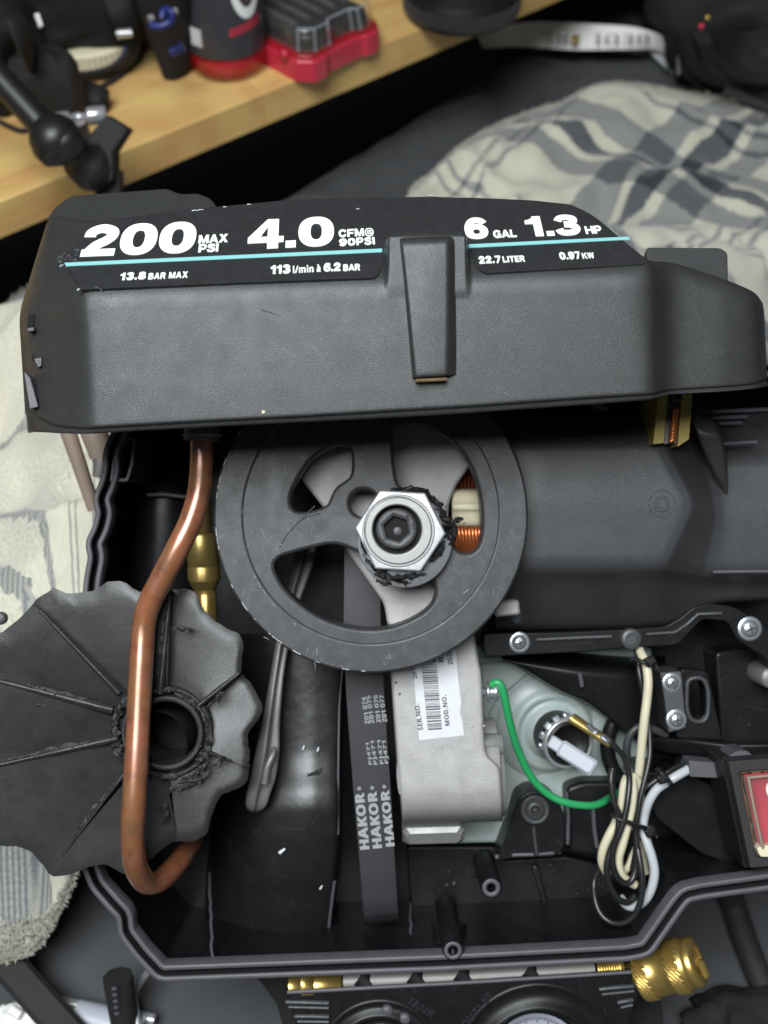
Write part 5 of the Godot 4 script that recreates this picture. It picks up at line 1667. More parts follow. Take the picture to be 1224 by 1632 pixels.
# ---------------------------------------------------------------- switch, console, coupler
func switch_and_console() -> void:
	var t := thing("rocker_switch", "red illuminated rocker switch in a grainy black bezel under a clear guard", "switch", P(1200, 1380, -40))
	var sh := Sh.new()
	px_plate(sh, rounded(pp([1161, 1214, 1300, 1203, 1330, 1375, 1196, 1384]), 3), [rounded(pp([1178, 1231, 1290, 1222, 1316, 1356, 1206, 1366]), 3)], -22, -32, 0.0012)
	obj("bezel", sh, M.bezel, t)
	sh = Sh.new()
	px_plate(sh, rounded(pp([1150, 1212, 1300, 1205, 1325, 1372, 1186, 1384]), 3), [], -31, -60, 0.001)
	obj("switch_box", sh, M.black, t)
	sh = Sh.new()
	torn(sh, curve3(pz([1180, 1233, -24, 1186, 1270, -25, 1194, 1310, -25, 1202, 1345, -24, 1208, 1364, -24]), 6), 0.0008, 0.0006, 71)
	torn(sh, curve3(pz([1180, 1232, -24, 1200, 1229, -24, 1225, 1227, -24, 1250, 1225, -24]), 5), 0.0009, 0.0006, 72)
	obj("grime", sh, M.grime, t)
	sh = Sh.new()
	var rows := []
	for k in 11:
		var u := k / 10.0
		var y := lerpf(1234, 1360, u)
		var xs := lerpf(1186, 1212, u)
		var z := -23.0 - 5.0 * sin(u * PI) + 2.0 * absf(u - 0.5)
		rows.append(PackedVector3Array([P(xs - 2, y, -32), P(xs, y, z), P(xs + 100, y - 8, z), P(xs + 102, y - 8, -32)]))
	sh.soft()
	sh.rows(rows)
	var rk := obj("rocker", sh, M.red, t)
	sh = Sh.new()
	px_plate(sh, circ(Vector2(1236, 1258), 15, 32, 17), [circ(Vector2(1236, 1258), 11, 32, 13)], -24.2, -24.6)
	obj("off_mark", sh, M.ink, rk)
	sh = Sh.new()
	px_plate(sh, pp([1183, 1236, 1290, 1227, 1310, 1352, 1208, 1361]), [], -19.5, -20.5, 0.0)
	obj("clear_guard", sh, M.clear, t)
	sh = Sh.new()
	sh.tube(pz([1192, 1238, -19, 1202, 1290, -18, 1216, 1352, -19]), 0.0008, 6)
	sh.tube(pz([1190, 1240, -19, 1230, 1236, -19, 1280, 1232, -19]), 0.0007, 6)
	obj("guard_edge", sh, M.tan, t)
	sh = Sh.new()
	px_plate(sh, rounded(pp([1206, 1352, 1222, 1348, 1240, 1352, 1240, 1366, 1212, 1366]), 4), [], -19, -26, 0.0008)
	obj("guard_foot", sh, M.cream, t)

	t = thing("switch_holder", "black moulded arm holding the rocker switch", "bracket", P(1110, 1330, -70))
	sh = Sh.new()
	var secs := []
	for q in [[1040, 1176, 1196, -78, -82], [1100, 1178, 1206, -66, -70], [1160, 1186, 1214, -58, -62], [1230, 1186, 1212, -54, -60], [1320, 1186, 1205, -54, -60]]:
		secs.append(round3(PackedVector3Array([P(q[0], q[1] - 8, -110), P(q[0], q[1], q[3]), P(q[0], q[2], q[4]), P(q[0], q[2] + 4, -110)]), 0.003, 4))
	loft(sh, secs, 4, 1, true)
	obj("upper_arm", sh, M.tray, t)
	sh = Sh.new()
	px_plate(sh, rounded(pp([1030, 1230, 1100, 1236, 1160, 1262, 1192, 1372, 1186, 1384, 1120, 1362, 1044, 1302]), 8), [], -64, -100, 0.003)
	obj("lower_arm", sh, M.tray, t)
	sh = Sh.new()
	px_plate(sh, rounded(pp([1164, 1204, 1176, 1197, 1192, 1197, 1202, 1206, 1164, 1210]), 5), [], -34, -50, 0.001)
	obj("clip", sh, M.rim, t)
	sh = Sh.new()
	px_plate(sh, rounded(pp([1098, 1212, 1144, 1216, 1146, 1240, 1100, 1238]), 2), [], -46, -58, 0.0008)
	obj("spade_terminal", sh, M.rim, t)

	t = thing("gauge_console", "black front console with two round pressure gauges below the housing rim", "console", P(740, 1650, -60))
	sh = Sh.new()
	px_plate(sh, rounded(pp([455, 1580, 740, 1564, 1012, 1547, 1030, 1555, 1000, 1640, 985, 1800, 500, 1800, 480, 1660]), 6), [circ(Vector2(606, 1692), 70, 48), circ(Vector2(860, 1702), 92, 56)], -46, -75, 0.002)
	var face_ := obj("front_panel", sh, M.tray, t)
	sh = Sh.new()
	sh.tube(pz([458, 1582, -45.5, 740, 1566, -45.5, 1008, 1548.5, -45.5]), 0.0011, 6)
	obj("panel_edge", sh, M.rim, face_)
	sh = Sh.new()
	px_plate(sh, pp([400, 1546, 1040, 1516, 1060, 1640, 470, 1700, 440, 1600]), [], -78, -82, 0.001)
	obj("back_panel", sh, M.void, t)
	for q in [[456, 524, 1597, 1601], [470, 524, 1620, 1623], [955, 1010, 1577, 1574], [985, 1008, 1598, 1596]]:
		sh = Sh.new()
		sh.tube(pz([q[0], q[2], -45, (q[0] + q[1]) / 2, (q[2] + q[3]) / 2 - 1.5, -44, q[1], q[3] - 3, -45]), 0.0014, 8, 1.0, true, 0.8)
		sh.tube(pz([q[0] + 4, q[2] + 8, -45, q[1], q[3] + 5, -45]), 0.001, 8, 1.0, true, 0.8)
		obj("grip_ridge", sh, M.cover, face_)
	for q in [[606, 1692, 97, 70, "tank"], [860, 1702, 133, 92, "outlet"]]:
		var s := S(-44)
		var o := P(q[0], q[1], -46)
		sh = Sh.new()
		sh.lathe(o, Vector3(0, 0, 1), [[q[2] * s + 0.001, 0], [q[2] * s, 0.0011], [q[2] * s - 0.001, 0.0004], [q[3] * s + 0.004, 0.0002], [q[3] * s + 0.003, 0.0024], [q[3] * s, 0.0026], [q[3] * s - 0.001, 0.0], [q[3] * s - 0.0015, -0.0095], [(q[3] - 19) * s, -0.0095]], 72)
		var g := obj("gauge", sh, M.tray, t)
		sh = Sh.new()
		sh.lathe(o + Vector3(0, 0, -0.009), Vector3(0, 0, 1), [[0, 0], [(q[3] - 18) * s, 0]], 48)
		obj("dial", sh, M.dial if q[4] == "outlet" else M.black, g)
		sh = Sh.new()
		for k in 41:
			var a := PI * (0.12 + 0.76 * k / 40.0)
			var f := Basis(Vector3(0, 0, 1), a)
			sh.box(Transform3D(f, o + f * Vector3((q[3] - 24 - (4 if k % 5 == 0 else 2)) * s, 0, 0) + Vector3(0, 0, -0.0088)), Vector3((9.0 if k % 5 == 0 else 5.0) * s, 0.0005, 0.0003))
		obj("tick_marks", sh, M.sticker_ink if q[4] == "outlet" else M.ink, g).set_meta("kind", "stuff")
		if q[4] == "tank":
			for p in [[617, 1612], [645, 1625]]:
				sh = Sh.new()
				sh.lathe(P(p[0], p[1], -44), Vector3(0, 0, 1), [[0.0028, -0.003], [0.0027, 0.0], [0.002, 0.0005], [0, 0.0006]], 20)
				obj("pip", sh, M.rim, g)
	letters("TANK", face_, M.rim, P(648, 1598, -45.9), P(688, 1622, -45.9), P(655, 1588, -45.9), 0.0, true, 0.0007, Vector3(0, 0, 1))
	letters("OUTLET", face_, M.rim, P(742, 1640, -45.9), P(788, 1586, -45.9), P(734, 1632, -45.9), 0.0, true, 0.0007, Vector3(0, 0, 1))

	t = thing("manifold", "grey cast manifold with brass fittings in the gap under the housing rim", "pipe fitting", P(740, 1560, -66))
	sh = Sh.new()
	sh.tube(pz([548, 1566, -54, 740, 1557, -54, 945, 1543, -54]), 0.0068, 14)
	obj("manifold_body", sh, M.steel_dull, t)
	for x in [585, 668, 742, 850]:
		sh = Sh.new()
		sh.tube(pz([x - 14, 1552 - (x - 640) * 0.05, -52.5, x + 14, 1578 - (x - 640) * 0.05, -52.5]), 0.006, 12)
		obj("clamp_pad", sh, M.black, t)
	for q in [[462, 1573, 482, 1572, 0.0075], [482, 1572, 502, 1571, 0.0086], [502, 1571, 545, 1569, 0.0072], [950, 1546, 985, 1543, 0.0062], [985, 1543, 992, 1542, 0.008]]:
		sh = Sh.new()
		sh.lathe(P(q[0], q[1], -54), P(q[2], q[3], -54) - P(q[0], q[1], -54), [[0, 0], [q[4], 0], [q[4], 0], [q[4], P(q[0], q[1], -54).distance_to(P(q[2], q[3], -54))], [0, P(q[0], q[1], -54).distance_to(P(q[2], q[3], -54))]], 6 if q[4] == 0.0086 else 24)
		obj("brass_fitting", sh, M.brass, t)
	sh = Sh.new()
	for k in 9: sh.lathe(P(951 + k * 4, 1546 - k * 0.35, -54), Vector3(1, 0.1, 0), [[0.006, 0], [0.0068, 0.0005], [0.006, 0.001]], 20)
	obj("thread", sh, M.brass, t)

	t = thing("quick_coupler", "knurled brass quick coupler sticking out beside the console", "coupler", P(1035, 1560, -50))
	var o := P(1022, 1552, -52)
	var ax := (P(1112, 1532, -40) - o).normalized()
	var s := S(-46)
	var f := Sh.new().frame_of(ax)
	sh = Sh.new()
	sh.lathe(o, ax, [[0, -0.012], [0.008, -0.012], [0.008, 0.0], [0.0125, 0.0], [0.0125, 0.0], [0.0125, 0.0065], [0.0121, 0.007], [0.0121, 0.016], [0.0125, 0.0165], [0.0125, 0.023], [0.0118, 0.0242], [0.0115, 0.026], [0.0118, 0.0262], [0.0118, 0.0262], [0.0118, 0.0285], [0.0108, 0.0296], [0.007, 0.0296], [0.007, 0.0296], [0.0065, 0.02]], 56)
	var cb := obj("sleeve", sh, M.brass, t)
	for q in [[0.0, 0.0068], [0.0163, 0.0232]]:
		sh = Sh.new()
		sh.hard()
		var n := 52
		var rr := []
		for i in 7:
			var row := PackedVector3Array()
			for j in n * 2:
				var hgt := 0.00055 if (i + j) % 2 == 0 and i > 0 and i < 6 else 0.0
				var a := TAU * j / (n * 2) * 2 + i * 0.03
				row.append(o + f * Vector3(cos(a) * (0.0126 + hgt), sin(a) * (0.0126 + hgt), lerpf(q[0], q[1], i / 6.0)))
			rr.append(row.slice(0, n))
		sh.rows(rr, true)
		obj("knurl", sh, M.brass, cb)
	letters("NOR", cb, M.brass_old, o + f * Vector3(0.0122, 0, 0) * 0 + P(1068, 1580, -39.3) - o, P(1066, 1566, -38.6), P(1058, 1580, -39.0), 0.0, true, 0.0001)
	sh = Sh.new()
	sh.box(Transform3D(f, o + ax * 0.0275 + f * Vector3(0, 0, 0) + Vector3(0.001, 0.002, 0.0125)), Vector3(0.004, 0.009, 0.003), 0.001)
	obj("stop_tab", sh, M.brass, t)

# ---------------------------------------------------------------- bed, blanket, shelf, clutter
const BED := -0.03
func under_machine(x: float, z: float, off: float) -> float:    # height of the machine's underside plane over that spot
	# plane through MO + MB.z * off, normal MB.z
	var n := MB.z
	var p := MO + n * off
	return p.y - (n.x * (x - p.x) + n.z * (z - p.z)) / n.y

func bed() -> void:
	var e0 := W(395, 300, BED)
	var e1 := W(765, 87, BED)
	var a := (e1 - e0); a.y = 0
	a = a.normalized()
	var b := Vector3(-a.z, 0, a.x)
	if b.z < 0: b = -b
	var n := FastNoiseLite.new()
	n.seed = 21; n.frequency = 2.6; n.fractal_octaves = 3
	var n2 := FastNoiseLite.new()
	n2.seed = 22; n2.frequency = 7.0; n2.fractal_octaves = 2
	var t := thing("mattress", "dark charcoal quilted mattress sheet under the blanket and the compressor", "bed", Vector3(0, BED, -0.3), "", true)
	var rows := []
	var r := 0.07
	for i in 250:
		var s := lerpf(-0.9, 1.15, i / 249.0)
		var row := PackedVector3Array()
		for j in 230:
			var d := -0.30 + 1.75 * j / 229.0
			var p := e0 + a * s
			if d < 0.0:
				p += b * -0.0 + Vector3(0, -r + d, 0)
			elif d < 0.11:
				var q := d / 0.11 * PI / 2
				p += b * r * (1.0 - cos(q)) + Vector3(0, -r * (1.0 - sin(q)), 0)
			else:
				p += b * (r + d - 0.11)
			var w := n.get_noise_2d(p.x, p.z)
			var quilt := sin((n2.get_noise_2d(p.x * 0.55 + 4, p.z * 0.55) * 7.0 + p.x * 6.0) * 4.0)
			var fine := sin((p.x * 0.8 + p.z * 1.6 + n.get_noise_2d(p.x * 2, p.z * 2) * 0.25) * 42.0) * clampf(n.get_noise_2d(p.x * 1.5 + 7, p.z * 1.5), 0, 1)
			var k := clampf((d + 0.02) / 0.1, 0, 1)
			p.y += 0.006 * w * k + 0.0028 * quilt * k * clampf((-p.z - 0.35) * 4, 0, 1) + 0.005 * fine * clampf((p.z + 0.75) * 3, 0, 1)
			p.y = minf(p.y, under_machine(p.x, p.z, -0.119) - 0.002) if p.z > -0.5 and absf(p.x) < 0.35 else p.y
			row.append(p)
		rows.append(row)
	var sh := Sh.new()
	sh.soft()
	sh.rows(rows)
	obj("fitted_sheet", sh, M.sheet, t)
	# woven tag on the mattress edge
	t = thing("mattress_tag", "white woven brand tag loop sewn to the mattress edge, lettering upside down", "tag", W(900, 100, 0.0), "", true)
	sh = Sh.new()
	var secs := []
	for q in [[770, 78, 762, 58, 0.0], [820, 74, 812, 38, 0.008], [862, 76, 862, 34, 0.012], [915, 80, 925, 37, 0.014], [1000, 79, 1010, 42, 0.014], [1045, 78, 1052, 54, 0.012], [1066, 94, 1080, 82, 0.008], [1078, 122, 1084, 118, 0.0]]:
		var u := PackedVector3Array()
		for k in 5:
			var f := k / 4.0
			u.append(W(lerpf(q[0], q[2], f), lerpf(q[1], q[3], f), BED + 0.012 + q[4] + 0.022 * f))
		secs.append(u)
	loft(sh, secs, 5, 2, false)
	var bnd := obj("band", sh, M.tag, t)
	sh = Sh.new()
	secs = []
	for q in [[1036, 84, 1060, 80, 0.006], [1050, 98, 1075, 98, 0.004], [1064, 112, 1082, 112, 0.0], [1080, 126, 1084, 124, -0.004]]:
		secs.append(PackedVector3Array([W(q[0], q[1], BED + 0.008 + q[4]), W((q[0] + q[2]) / 2, (q[1] + q[3]) / 2, BED + 0.012 + q[4]), W(q[2], q[3], BED + 0.01 + q[4])]))
	loft(sh, secs, 4, 1, false)
	obj("back_band", sh, M.white_wire, t)
	var hh := BED + 0.012 + 0.014
	letters("BEDI", bnd, M.black, W(1034, 55, hh + 0.019), W(948, 54, hh + 0.019), W(1034, 71, hh + 0.011), -0.3, false, 0.0003)
	letters("RE", bnd, M.black, W(904, 53, hh + 0.019), W(866, 52, hh + 0.019), W(904, 69, hh + 0.011), -0.3, false, 0.0003)
	sh = Sh.new()
	var l := PackedVector3Array([W(908, 57, hh + 0.018), W(924, 54, hh + 0.019), W(922, 70, hh + 0.012), W(912, 68, hh + 0.012)])
	sh.hard()
	sh.quad(l[0], l[1], l[2], l[3])
	obj("emblem", sh, M.brass_old, bnd)

func blanket() -> void:
	var h0 := BED + 0.02
	var out := pp([-20, 520, 30, 470, 200, 420, 420, 400, 600, 360, 648, 312, 660, 285, 690, 262, 730, 225, 762, 205, 800, 185, 850, 165, 905, 150, 945, 130, 985, 122, 1040, 125, 1100, 138, 1160, 145, 1230, 168, 1420, 260, 1500, 420, 1450, 640, 1300, 760, 950, 900, 700, 1000, 520, 1150, 380, 1300, 240, 1390, 185, 1385, 160, 1420, 130, 1470, 95, 1512, 70, 1534, 35, 1546, 0, 1550, -90, 1560, -220, 1520, -380, 1300, -420, 1000, -330, 760, -150, 600])
	var pts := []
	for p in smooth(out, 6): pts.append(W(p.x, p.y, h0))
	var c := W(560, 820, h0)
	var nf := FastNoiseLite.new()
	nf.seed = 5; nf.frequency = 3.2; nf.fractal_octaves = 3
	var ng := FastNoiseLite.new()
	ng.seed = 6; ng.frequency = 9.0; ng.fractal_octaves = 3
	var nw := FastNoiseLite.new()
	nw.seed = 9; nw.frequency = 1.6
	var t := thing("plaid_blanket", "crumpled cream, grey and black plaid fleece blanket heaped under and behind the compressor", "blanket", Vector3(0, BED, -0.5), "", true)
	var rows := []
	var uvs := []
	var nr := 110
	for i in pts.size() + 1:
		var e: Vector3 = pts[i % pts.size()]
		var row := PackedVector3Array()
		var ur := PackedVector2Array()
		for j in nr + 1:
			var u := 0.02 + 0.98 * float(j) / nr
			var p := c.lerp(e, u)
			var len_ := c.distance_to(e)
			var rim := (1.0 - u) * len_
			var fold := 0.5 + 0.5 * nf.get_noise_2d(p.x + nw.get_noise_2d(p.x, p.z) * 0.15, p.z)
			var ridge := 1.0 - absf(ng.get_noise_2d(p.x * 0.55 + 3, p.z * 0.55)) * 2.2
			var h := BED + 0.006 + clampf(rim / 0.02, 0, 1) * 0.012 + smoothstep(0.0, 0.12, rim) * lerpf(1.0, 0.55, smoothstep(-0.7, -1.1, p.z)) * (0.06 * fold + 0.034 * maxf(ridge, -0.4) + 0.010 * ng.get_noise_2d(p.x, p.z))
			# bunched up behind to carry the machine
			var carry := smoothstep(0.42, 0.05, absf(p.x)) * smoothstep(-0.98, -0.62, p.z) * smoothstep(-0.12, -0.3, p.z)
			h = maxf(h, minf(h + carry * 0.16, CAMP.y + p.z * ray(612, 345).y / ray(612, 345).z - 0.01))
			if absf(p.x) < 0.26: h = minf(h, under_machine(p.x, p.z, -0.122) - 0.004) if p.z > -0.62 else h
			elif p.x < 0.0: h = minf(h, under_machine(p.x, p.z, -0.06) - 0.004)
			row.append(Vector3(p.x, maxf(h, BED + 0.002), p.z))
			var wx := p.x + 0.012 * nw.get_noise_2d(p.x * 1.3, p.z * 1.3) + 0.10 * (h - BED) * (1.0 if p.x > 0.1 else -1.0)
			var wz := p.z + 0.012 * nw.get_noise_2d(p.x * 1.3 + 30, p.z * 1.3) + 0.12 * (h - BED)
			var q := Vector2(wx, wz).rotated(0.90) / 0.27 + Vector2(0.80, 0.60)
			q = q.lerp(Vector2(wx + 0.22, wz + 0.45).rotated(0.90) / 0.55 + Vector2(0.80, 0.84), smoothstep(-0.10, -0.20, p.x))
			ur.append(q)
		rows.append(row); uvs.append(ur)
	var sh := Sh.new()
	sh.soft()
	sh.rows(rows, false, uvs)
	obj("fleece", sh, M.fleece, t)
	# pile along the free hem and over the cloth near the camera
	var r := RandomNumberGenerator.new()
	r.seed = 8
	var mm := MultiMesh.new()
	mm.transform_format = MultiMesh.TRANSFORM_3D
	mm.use_colors = false
	var tuft := Sh.new()
	tuft.hard()
	tuft.tri(Vector3(-0.0006, 0, 0), Vector3(0.0006, 0, 0), Vector3(0.0003, 0.0042, 0.0006))
	tuft.tri(Vector3(0, 0, -0.0006), Vector3(0, 0, 0.0006), Vector3(0.0003, 0.0042, 0.0006))
	tuft.st.generate_normals()
	mm.mesh = tuft.st.commit()
	var where := []
	for i in pts.size():
		for k in 130:
			var u := 1.0 - pow(r.randf(), 3.0) * 0.05
			var f := r.randf()
			var a: Vector3 = pts[i]
			var b: Vector3 = pts[(i + 1) % pts.size()]
			var e := a.lerp(b, f)
			if e.z < -0.75 and r.randf() < 0.6: continue
			var jj := int(clampf((u - 0.02) / 0.98 * nr, 0, nr))
			var h: float = lerpf(rows[i][jj].y, rows[i + 1][jj].y, f)
			var p := c.lerp(e, u)
			var tilt := Basis(Vector3(r.randf_range(-1, 1), 0.2, r.randf_range(-1, 1)).normalized(), r.randf_range(0.2, 1.5)) * Basis(Vector3.UP, r.randf() * TAU)
			where.append(Transform3D(tilt * Basis().scaled(Vector3(1, 1, 1) * r.randf_range(0.6, 1.2)), Vector3(p.x, h, p.z) - Vector3(0, BED, -0.5)))
	mm.instance_count = where.size()
	for i in where.size(): mm.set_instance_transform(i, where[i])
	var mi := MultiMeshInstance3D.new()
	mi.name = "pile_fringe"
	mi.multimesh = mm
	mi.material_override = M.tag_fleece
	t.add_child(mi, true)
	mi.set_meta("kind", "stuff")

func shelf() -> void:
	var h := 0.12
	var p0 := W(0, 320, h)
	var p1 := W(600, 74, h)
	var a := (p1 - p0); a.y = 0
	a = a.normalized()
	var b := Vector3(a.z, 0, -a.x)
	if b.z > 0: b = -b
	var t := thing("wooden_shelf", "pale pine shelf board with a square front edge, things standing on it", "shelf", p0, "", true)
	var sh := Sh.new()
	var o := p0 - a * 0.6
	var L := 1.9
	var D := 0.5
	var th := 0.032
	var q := []
	var grid_uv := []
	for pr in [[0.0, -th], [0.0, -0.0015], [0.0015, 0.0], [D, 0.0], [D, -th], [0.0, -th]]:
		var r1 := PackedVector3Array()
		var u1 := PackedVector2Array()
		for k in 20:
			r1.append(o + a * L * k / 19.0 + b * pr[0] + Vector3(0, pr[1], 0))
			u1.append(Vector2(k / 19.0 * 2.2, (pr[0] - pr[1] * (1.0 if pr[0] < 0.1 else 0.0)) * 2.0))
		q.append(r1); grid_uv.append(u1)
	for i in q.size() - 1:
		sh.soft()
		sh.rows([q[i], q[i + 1]], false, [grid_uv[i], grid_uv[i + 1]])
	obj("board", sh, M.wood, t)
	sh = Sh.new()      # bracket under the board
	sh.box(Transform3D(Basis(a, Vector3.UP, a.cross(Vector3.UP)), o + a * 0.25 + b * 0.25 + Vector3(0, -0.35, 0)), Vector3(0.04, 0.63, 0.4), 0.003)
	obj("leg", sh, M.black, t)
	sh = Sh.new()
	sh.box(Transform3D(Basis(a, Vector3.UP, a.cross(Vector3.UP)), o + a * 1.75 + b * 0.25 + Vector3(0, -0.35, 0)), Vector3(0.04, 0.63, 0.4), 0.003)
	obj("leg", sh, M.black, t)

	# drink bottle
	var c := W(365, 104, h)
	t = thing("drink_bottle", "clear drink bottle with dark wrapper and red liquid in its base", "bottle", c, "", true)
	var R := 0.037
	sh = Sh.new()
	sh.lathe(c, Vector3.UP, [[0, 0.001], [R * 0.7, 0.0], [R * 0.93, 0.002], [R, 0.009], [R, 0.02], [R * 0.97, 0.024], [R * 0.97, 0.024], [R * 0.97, 0.15], [R * 0.9, 0.17], [R * 0.5, 0.19], [R * 0.45, 0.22], [0, 0.221]], 48)
	obj("bottle_wall", sh, M.clear_red, t)
	sh = Sh.new()
	sh.lathe(c, Vector3.UP, [[0, 0.004], [R * 0.85, 0.004], [R * 0.9, 0.012], [R * 0.92, 0.021], [0, 0.021]], 40)
	obj("drink", sh, M.red_cap, t)
	sh = Sh.new()
	sh.lathe(c, Vector3.UP, [[R * 1.0, 0.024], [R * 1.006, 0.026], [R * 1.0, 0.118], [R * 0.985, 0.12]], 48)
	var wr := obj("wrapper", sh, M.wrapper, t)
	sh = Sh.new()
	sh.lathe(c, Vector3.UP, [[R * 1.005, 0.119], [R * 1.01, 0.121], [R * 0.99, 0.123]], 40)
	obj("clear_band", sh, M.bright, t)
	var toward := -c; toward.y = 0
	toward = toward.normalized()
	# white ring emblem with an orange bolt, and red script, wrapped on the curve
	on_bottle(wr, M.ink, c, R * 1.012, toward, 0.62, 0.088, 0.016, 0.030, "ring")
	on_bottle(wr, M.orange, c, R * 1.014, toward, 0.60, 0.090, 0.006, 0.018, "bolt")
	on_bottle(wr, M.red, c, R * 1.012, toward, 0.52, 0.050, 0.016, 0.006, "script")
	sh = Sh.new()
	sh.box(Transform3D(Basis(Vector3.UP, atan2(toward.x, toward.z) - 0.78), c + toward.rotated(Vector3.UP, -0.78) * R * 1.0 + Vector3(0, 0.042, 0)), Vector3(0.012, 0.016, 0.0012))
	obj("white_patch", sh, M.sticker, wr)

	# bit case
	c = W(520, 92, h)
	var yaw := 0.30
	t = thing("bit_case", "small red plastic bit case with a clear faceted lid", "case", c, "", true)
	var x := Transform3D(Basis(a.normalized(), Vector3.UP, a.cross(Vector3.UP).normalized()).orthonormalized(), c)
	x.basis = Basis(Vector3.UP, 0.10) * x.basis
	sh = Sh.new()
	var o1 := rounded(pp([-0.050, -0.012, -0.038, -0.026, -0.022, -0.026, -0.018, -0.022, 0.026, -0.022, 0.03, -0.026, 0.046, -0.026, 0.055, -0.012, 0.055, 0.085, -0.050, 0.085]), 0.003, 3)
	var up := Transform3D(Basis(Vector3(1, 0, 0), Vector3(0, 0, -1), Vector3(0, 1, 0)), Vector3.ZERO)
	plate(sh, o1, [], 0.020, 0.0, 0.002, x * up)
	obj("tray", sh, M.red, t)
	sh = Sh.new()
	plate(sh, inset_safe(o1, 0.001), [], 0.024, 0.0205, 0.001, x * up)
	obj("lid_flange", sh, M.clear_red, t)
	sh = Sh.new()
	var lidp := pp([-0.043, -0.010, -0.032, -0.021, -0.014, -0.021, -0.010, -0.016, 0.02, -0.016, 0.026, -0.021, 0.040, -0.021, 0.048, -0.010, 0.048, 0.08, -0.043, 0.08])
	plate(sh, lidp, [], 0.046, 0.0245, 0.006, x * up)
	obj("lid", sh, M.clear, t)
	for pair in [[1, 2], [2, 3], [3, 4], [4, 5], [5, 6], [6, 7]]:
		sh = Sh.new()
		var g0 := lidp[pair[0] - 1]
		var g1 := lidp[pair[1] - 1]
		sh.tube(PackedVector3Array([x * (up * Vector3(g0.x * 0.93, g0.y + 0.003, 0.0445)), x * (up * Vector3(g1.x * 0.93, g1.y + 0.003, 0.0445))]), 0.0006, 6)
		sh.tube(PackedVector3Array([x * (up * Vector3(g0.x * 0.93, g0.y + 0.003, 0.0445)), x * (up * Vector3(g0.x, g0.y, 0.025))]), 0.0006, 6)
		obj("lid_edge", sh, M.nylon, t)
	sh = Sh.new()
	plate(sh, inset_safe(lidp, 0.004), [], 0.038, 0.0207, 0.004, x * up)
	obj("contents", sh, M.black, t)
	for k in 5:
		sh = Sh.new()
		sh.tube(PackedVector3Array([x * Vector3(-0.03 + k * 0.016, 0.0405, -0.06), x * Vector3(-0.03 + k * 0.016, 0.0405, -0.005)]), 0.003, 6)
		obj("driver_bit", sh, M.bolt, t)
	sh = Sh.new()
	sh.lathe(x * Vector3(-0.052, 0.022, 0.0), x.basis.x, [[0, -0.002], [0.0045, -0.002], [0.005, 0], [0.0045, 0.003], [0, 0.003]], 16)
	obj("hinge_knob", sh, M.red, t)

	# coil of black hose
	c = W(735, 20, h)
	t = thing("ribbed_canister", "black round canister with fine ribs near its foot at the shelf edge", "canister", c, "", true)
	sh = Sh.new()
	sh.lathe(c, Vector3.UP, [[0, 0], [0.05, 0], [0.056, 0.003], [0.058, 0.01], [0.058, 0.02], [0.056, 0.026], [0.054, 0.03], [0.055, 0.06], [0.052, 0.09], [0, 0.091]], 56)
	obj("canister_body", sh, M.black, t)
	sh = Sh.new()
	for k in 96:
		var an := TAU * k / 96
		sh.tube(PackedVector3Array([c + Vector3(cos(an) * 0.0575, 0.008, sin(an) * 0.0575), c + Vector3(cos(an) * 0.0585, 0.022, sin(an) * 0.0585)]), 0.0011, 5)
	obj("ribs", sh, M.bolt, t).set_meta("kind", "stuff")

func inset_safe(p: PackedVector2Array, d: float) -> PackedVector2Array:
	var q := clean(p)
	if Geometry2D.is_polygon_clockwise(q): q.reverse()
	return inset(q, d)

func on_bottle(parent: Node3D, m: Material, c: Vector3, R: float, toward: Vector3, turn: float, y: float, w: float, hgt: float, what: String) -> void:
	var sh := Sh.new()
	sh.hard()
	var rad := func(u: float, v: float) -> Vector3: return c + toward.rotated(Vector3.UP, turn + u * w / R) * R + Vector3(0, y + v * hgt, 0)
	if what == "ring":
		for k in 30:
			var a0 := 0.9 + 5.4 * k / 30.0
			var a1 := 0.9 + 5.4 * (k + 1) / 30.0
			sh.quad(rad.call(cos(a0), sin(a0)), rad.call(cos(a1), sin(a1)), rad.call(cos(a1) * 0.62, sin(a1) * 0.68), rad.call(cos(a0) * 0.62, sin(a0) * 0.68))
		sh.quad(rad.call(0.1, -0.05), rad.call(0.95, -0.05), rad.call(0.95, -0.28), rad.call(0.1, -0.28))
	elif what == "bolt":
		sh.tri(rad.call(0.2, 1.0), rad.call(-0.9, -0.1), rad.call(0.1, -0.1))
		sh.tri(rad.call(-0.1, 0.1), rad.call(0.9, 0.1), rad.call(-0.2, -1.0))
	else:
		for k in 7:
			var u := -1.0 + k * 0.3
			sh.quad(rad.call(u, -0.9 + k * 0.12), rad.call(u + 0.2, -0.8 + k * 0.12), rad.call(u + 0.24, 0.5 + k * 0.16), rad.call(u + 0.04, 0.3 + k * 0.16))
	obj("print", sh, m, parent)

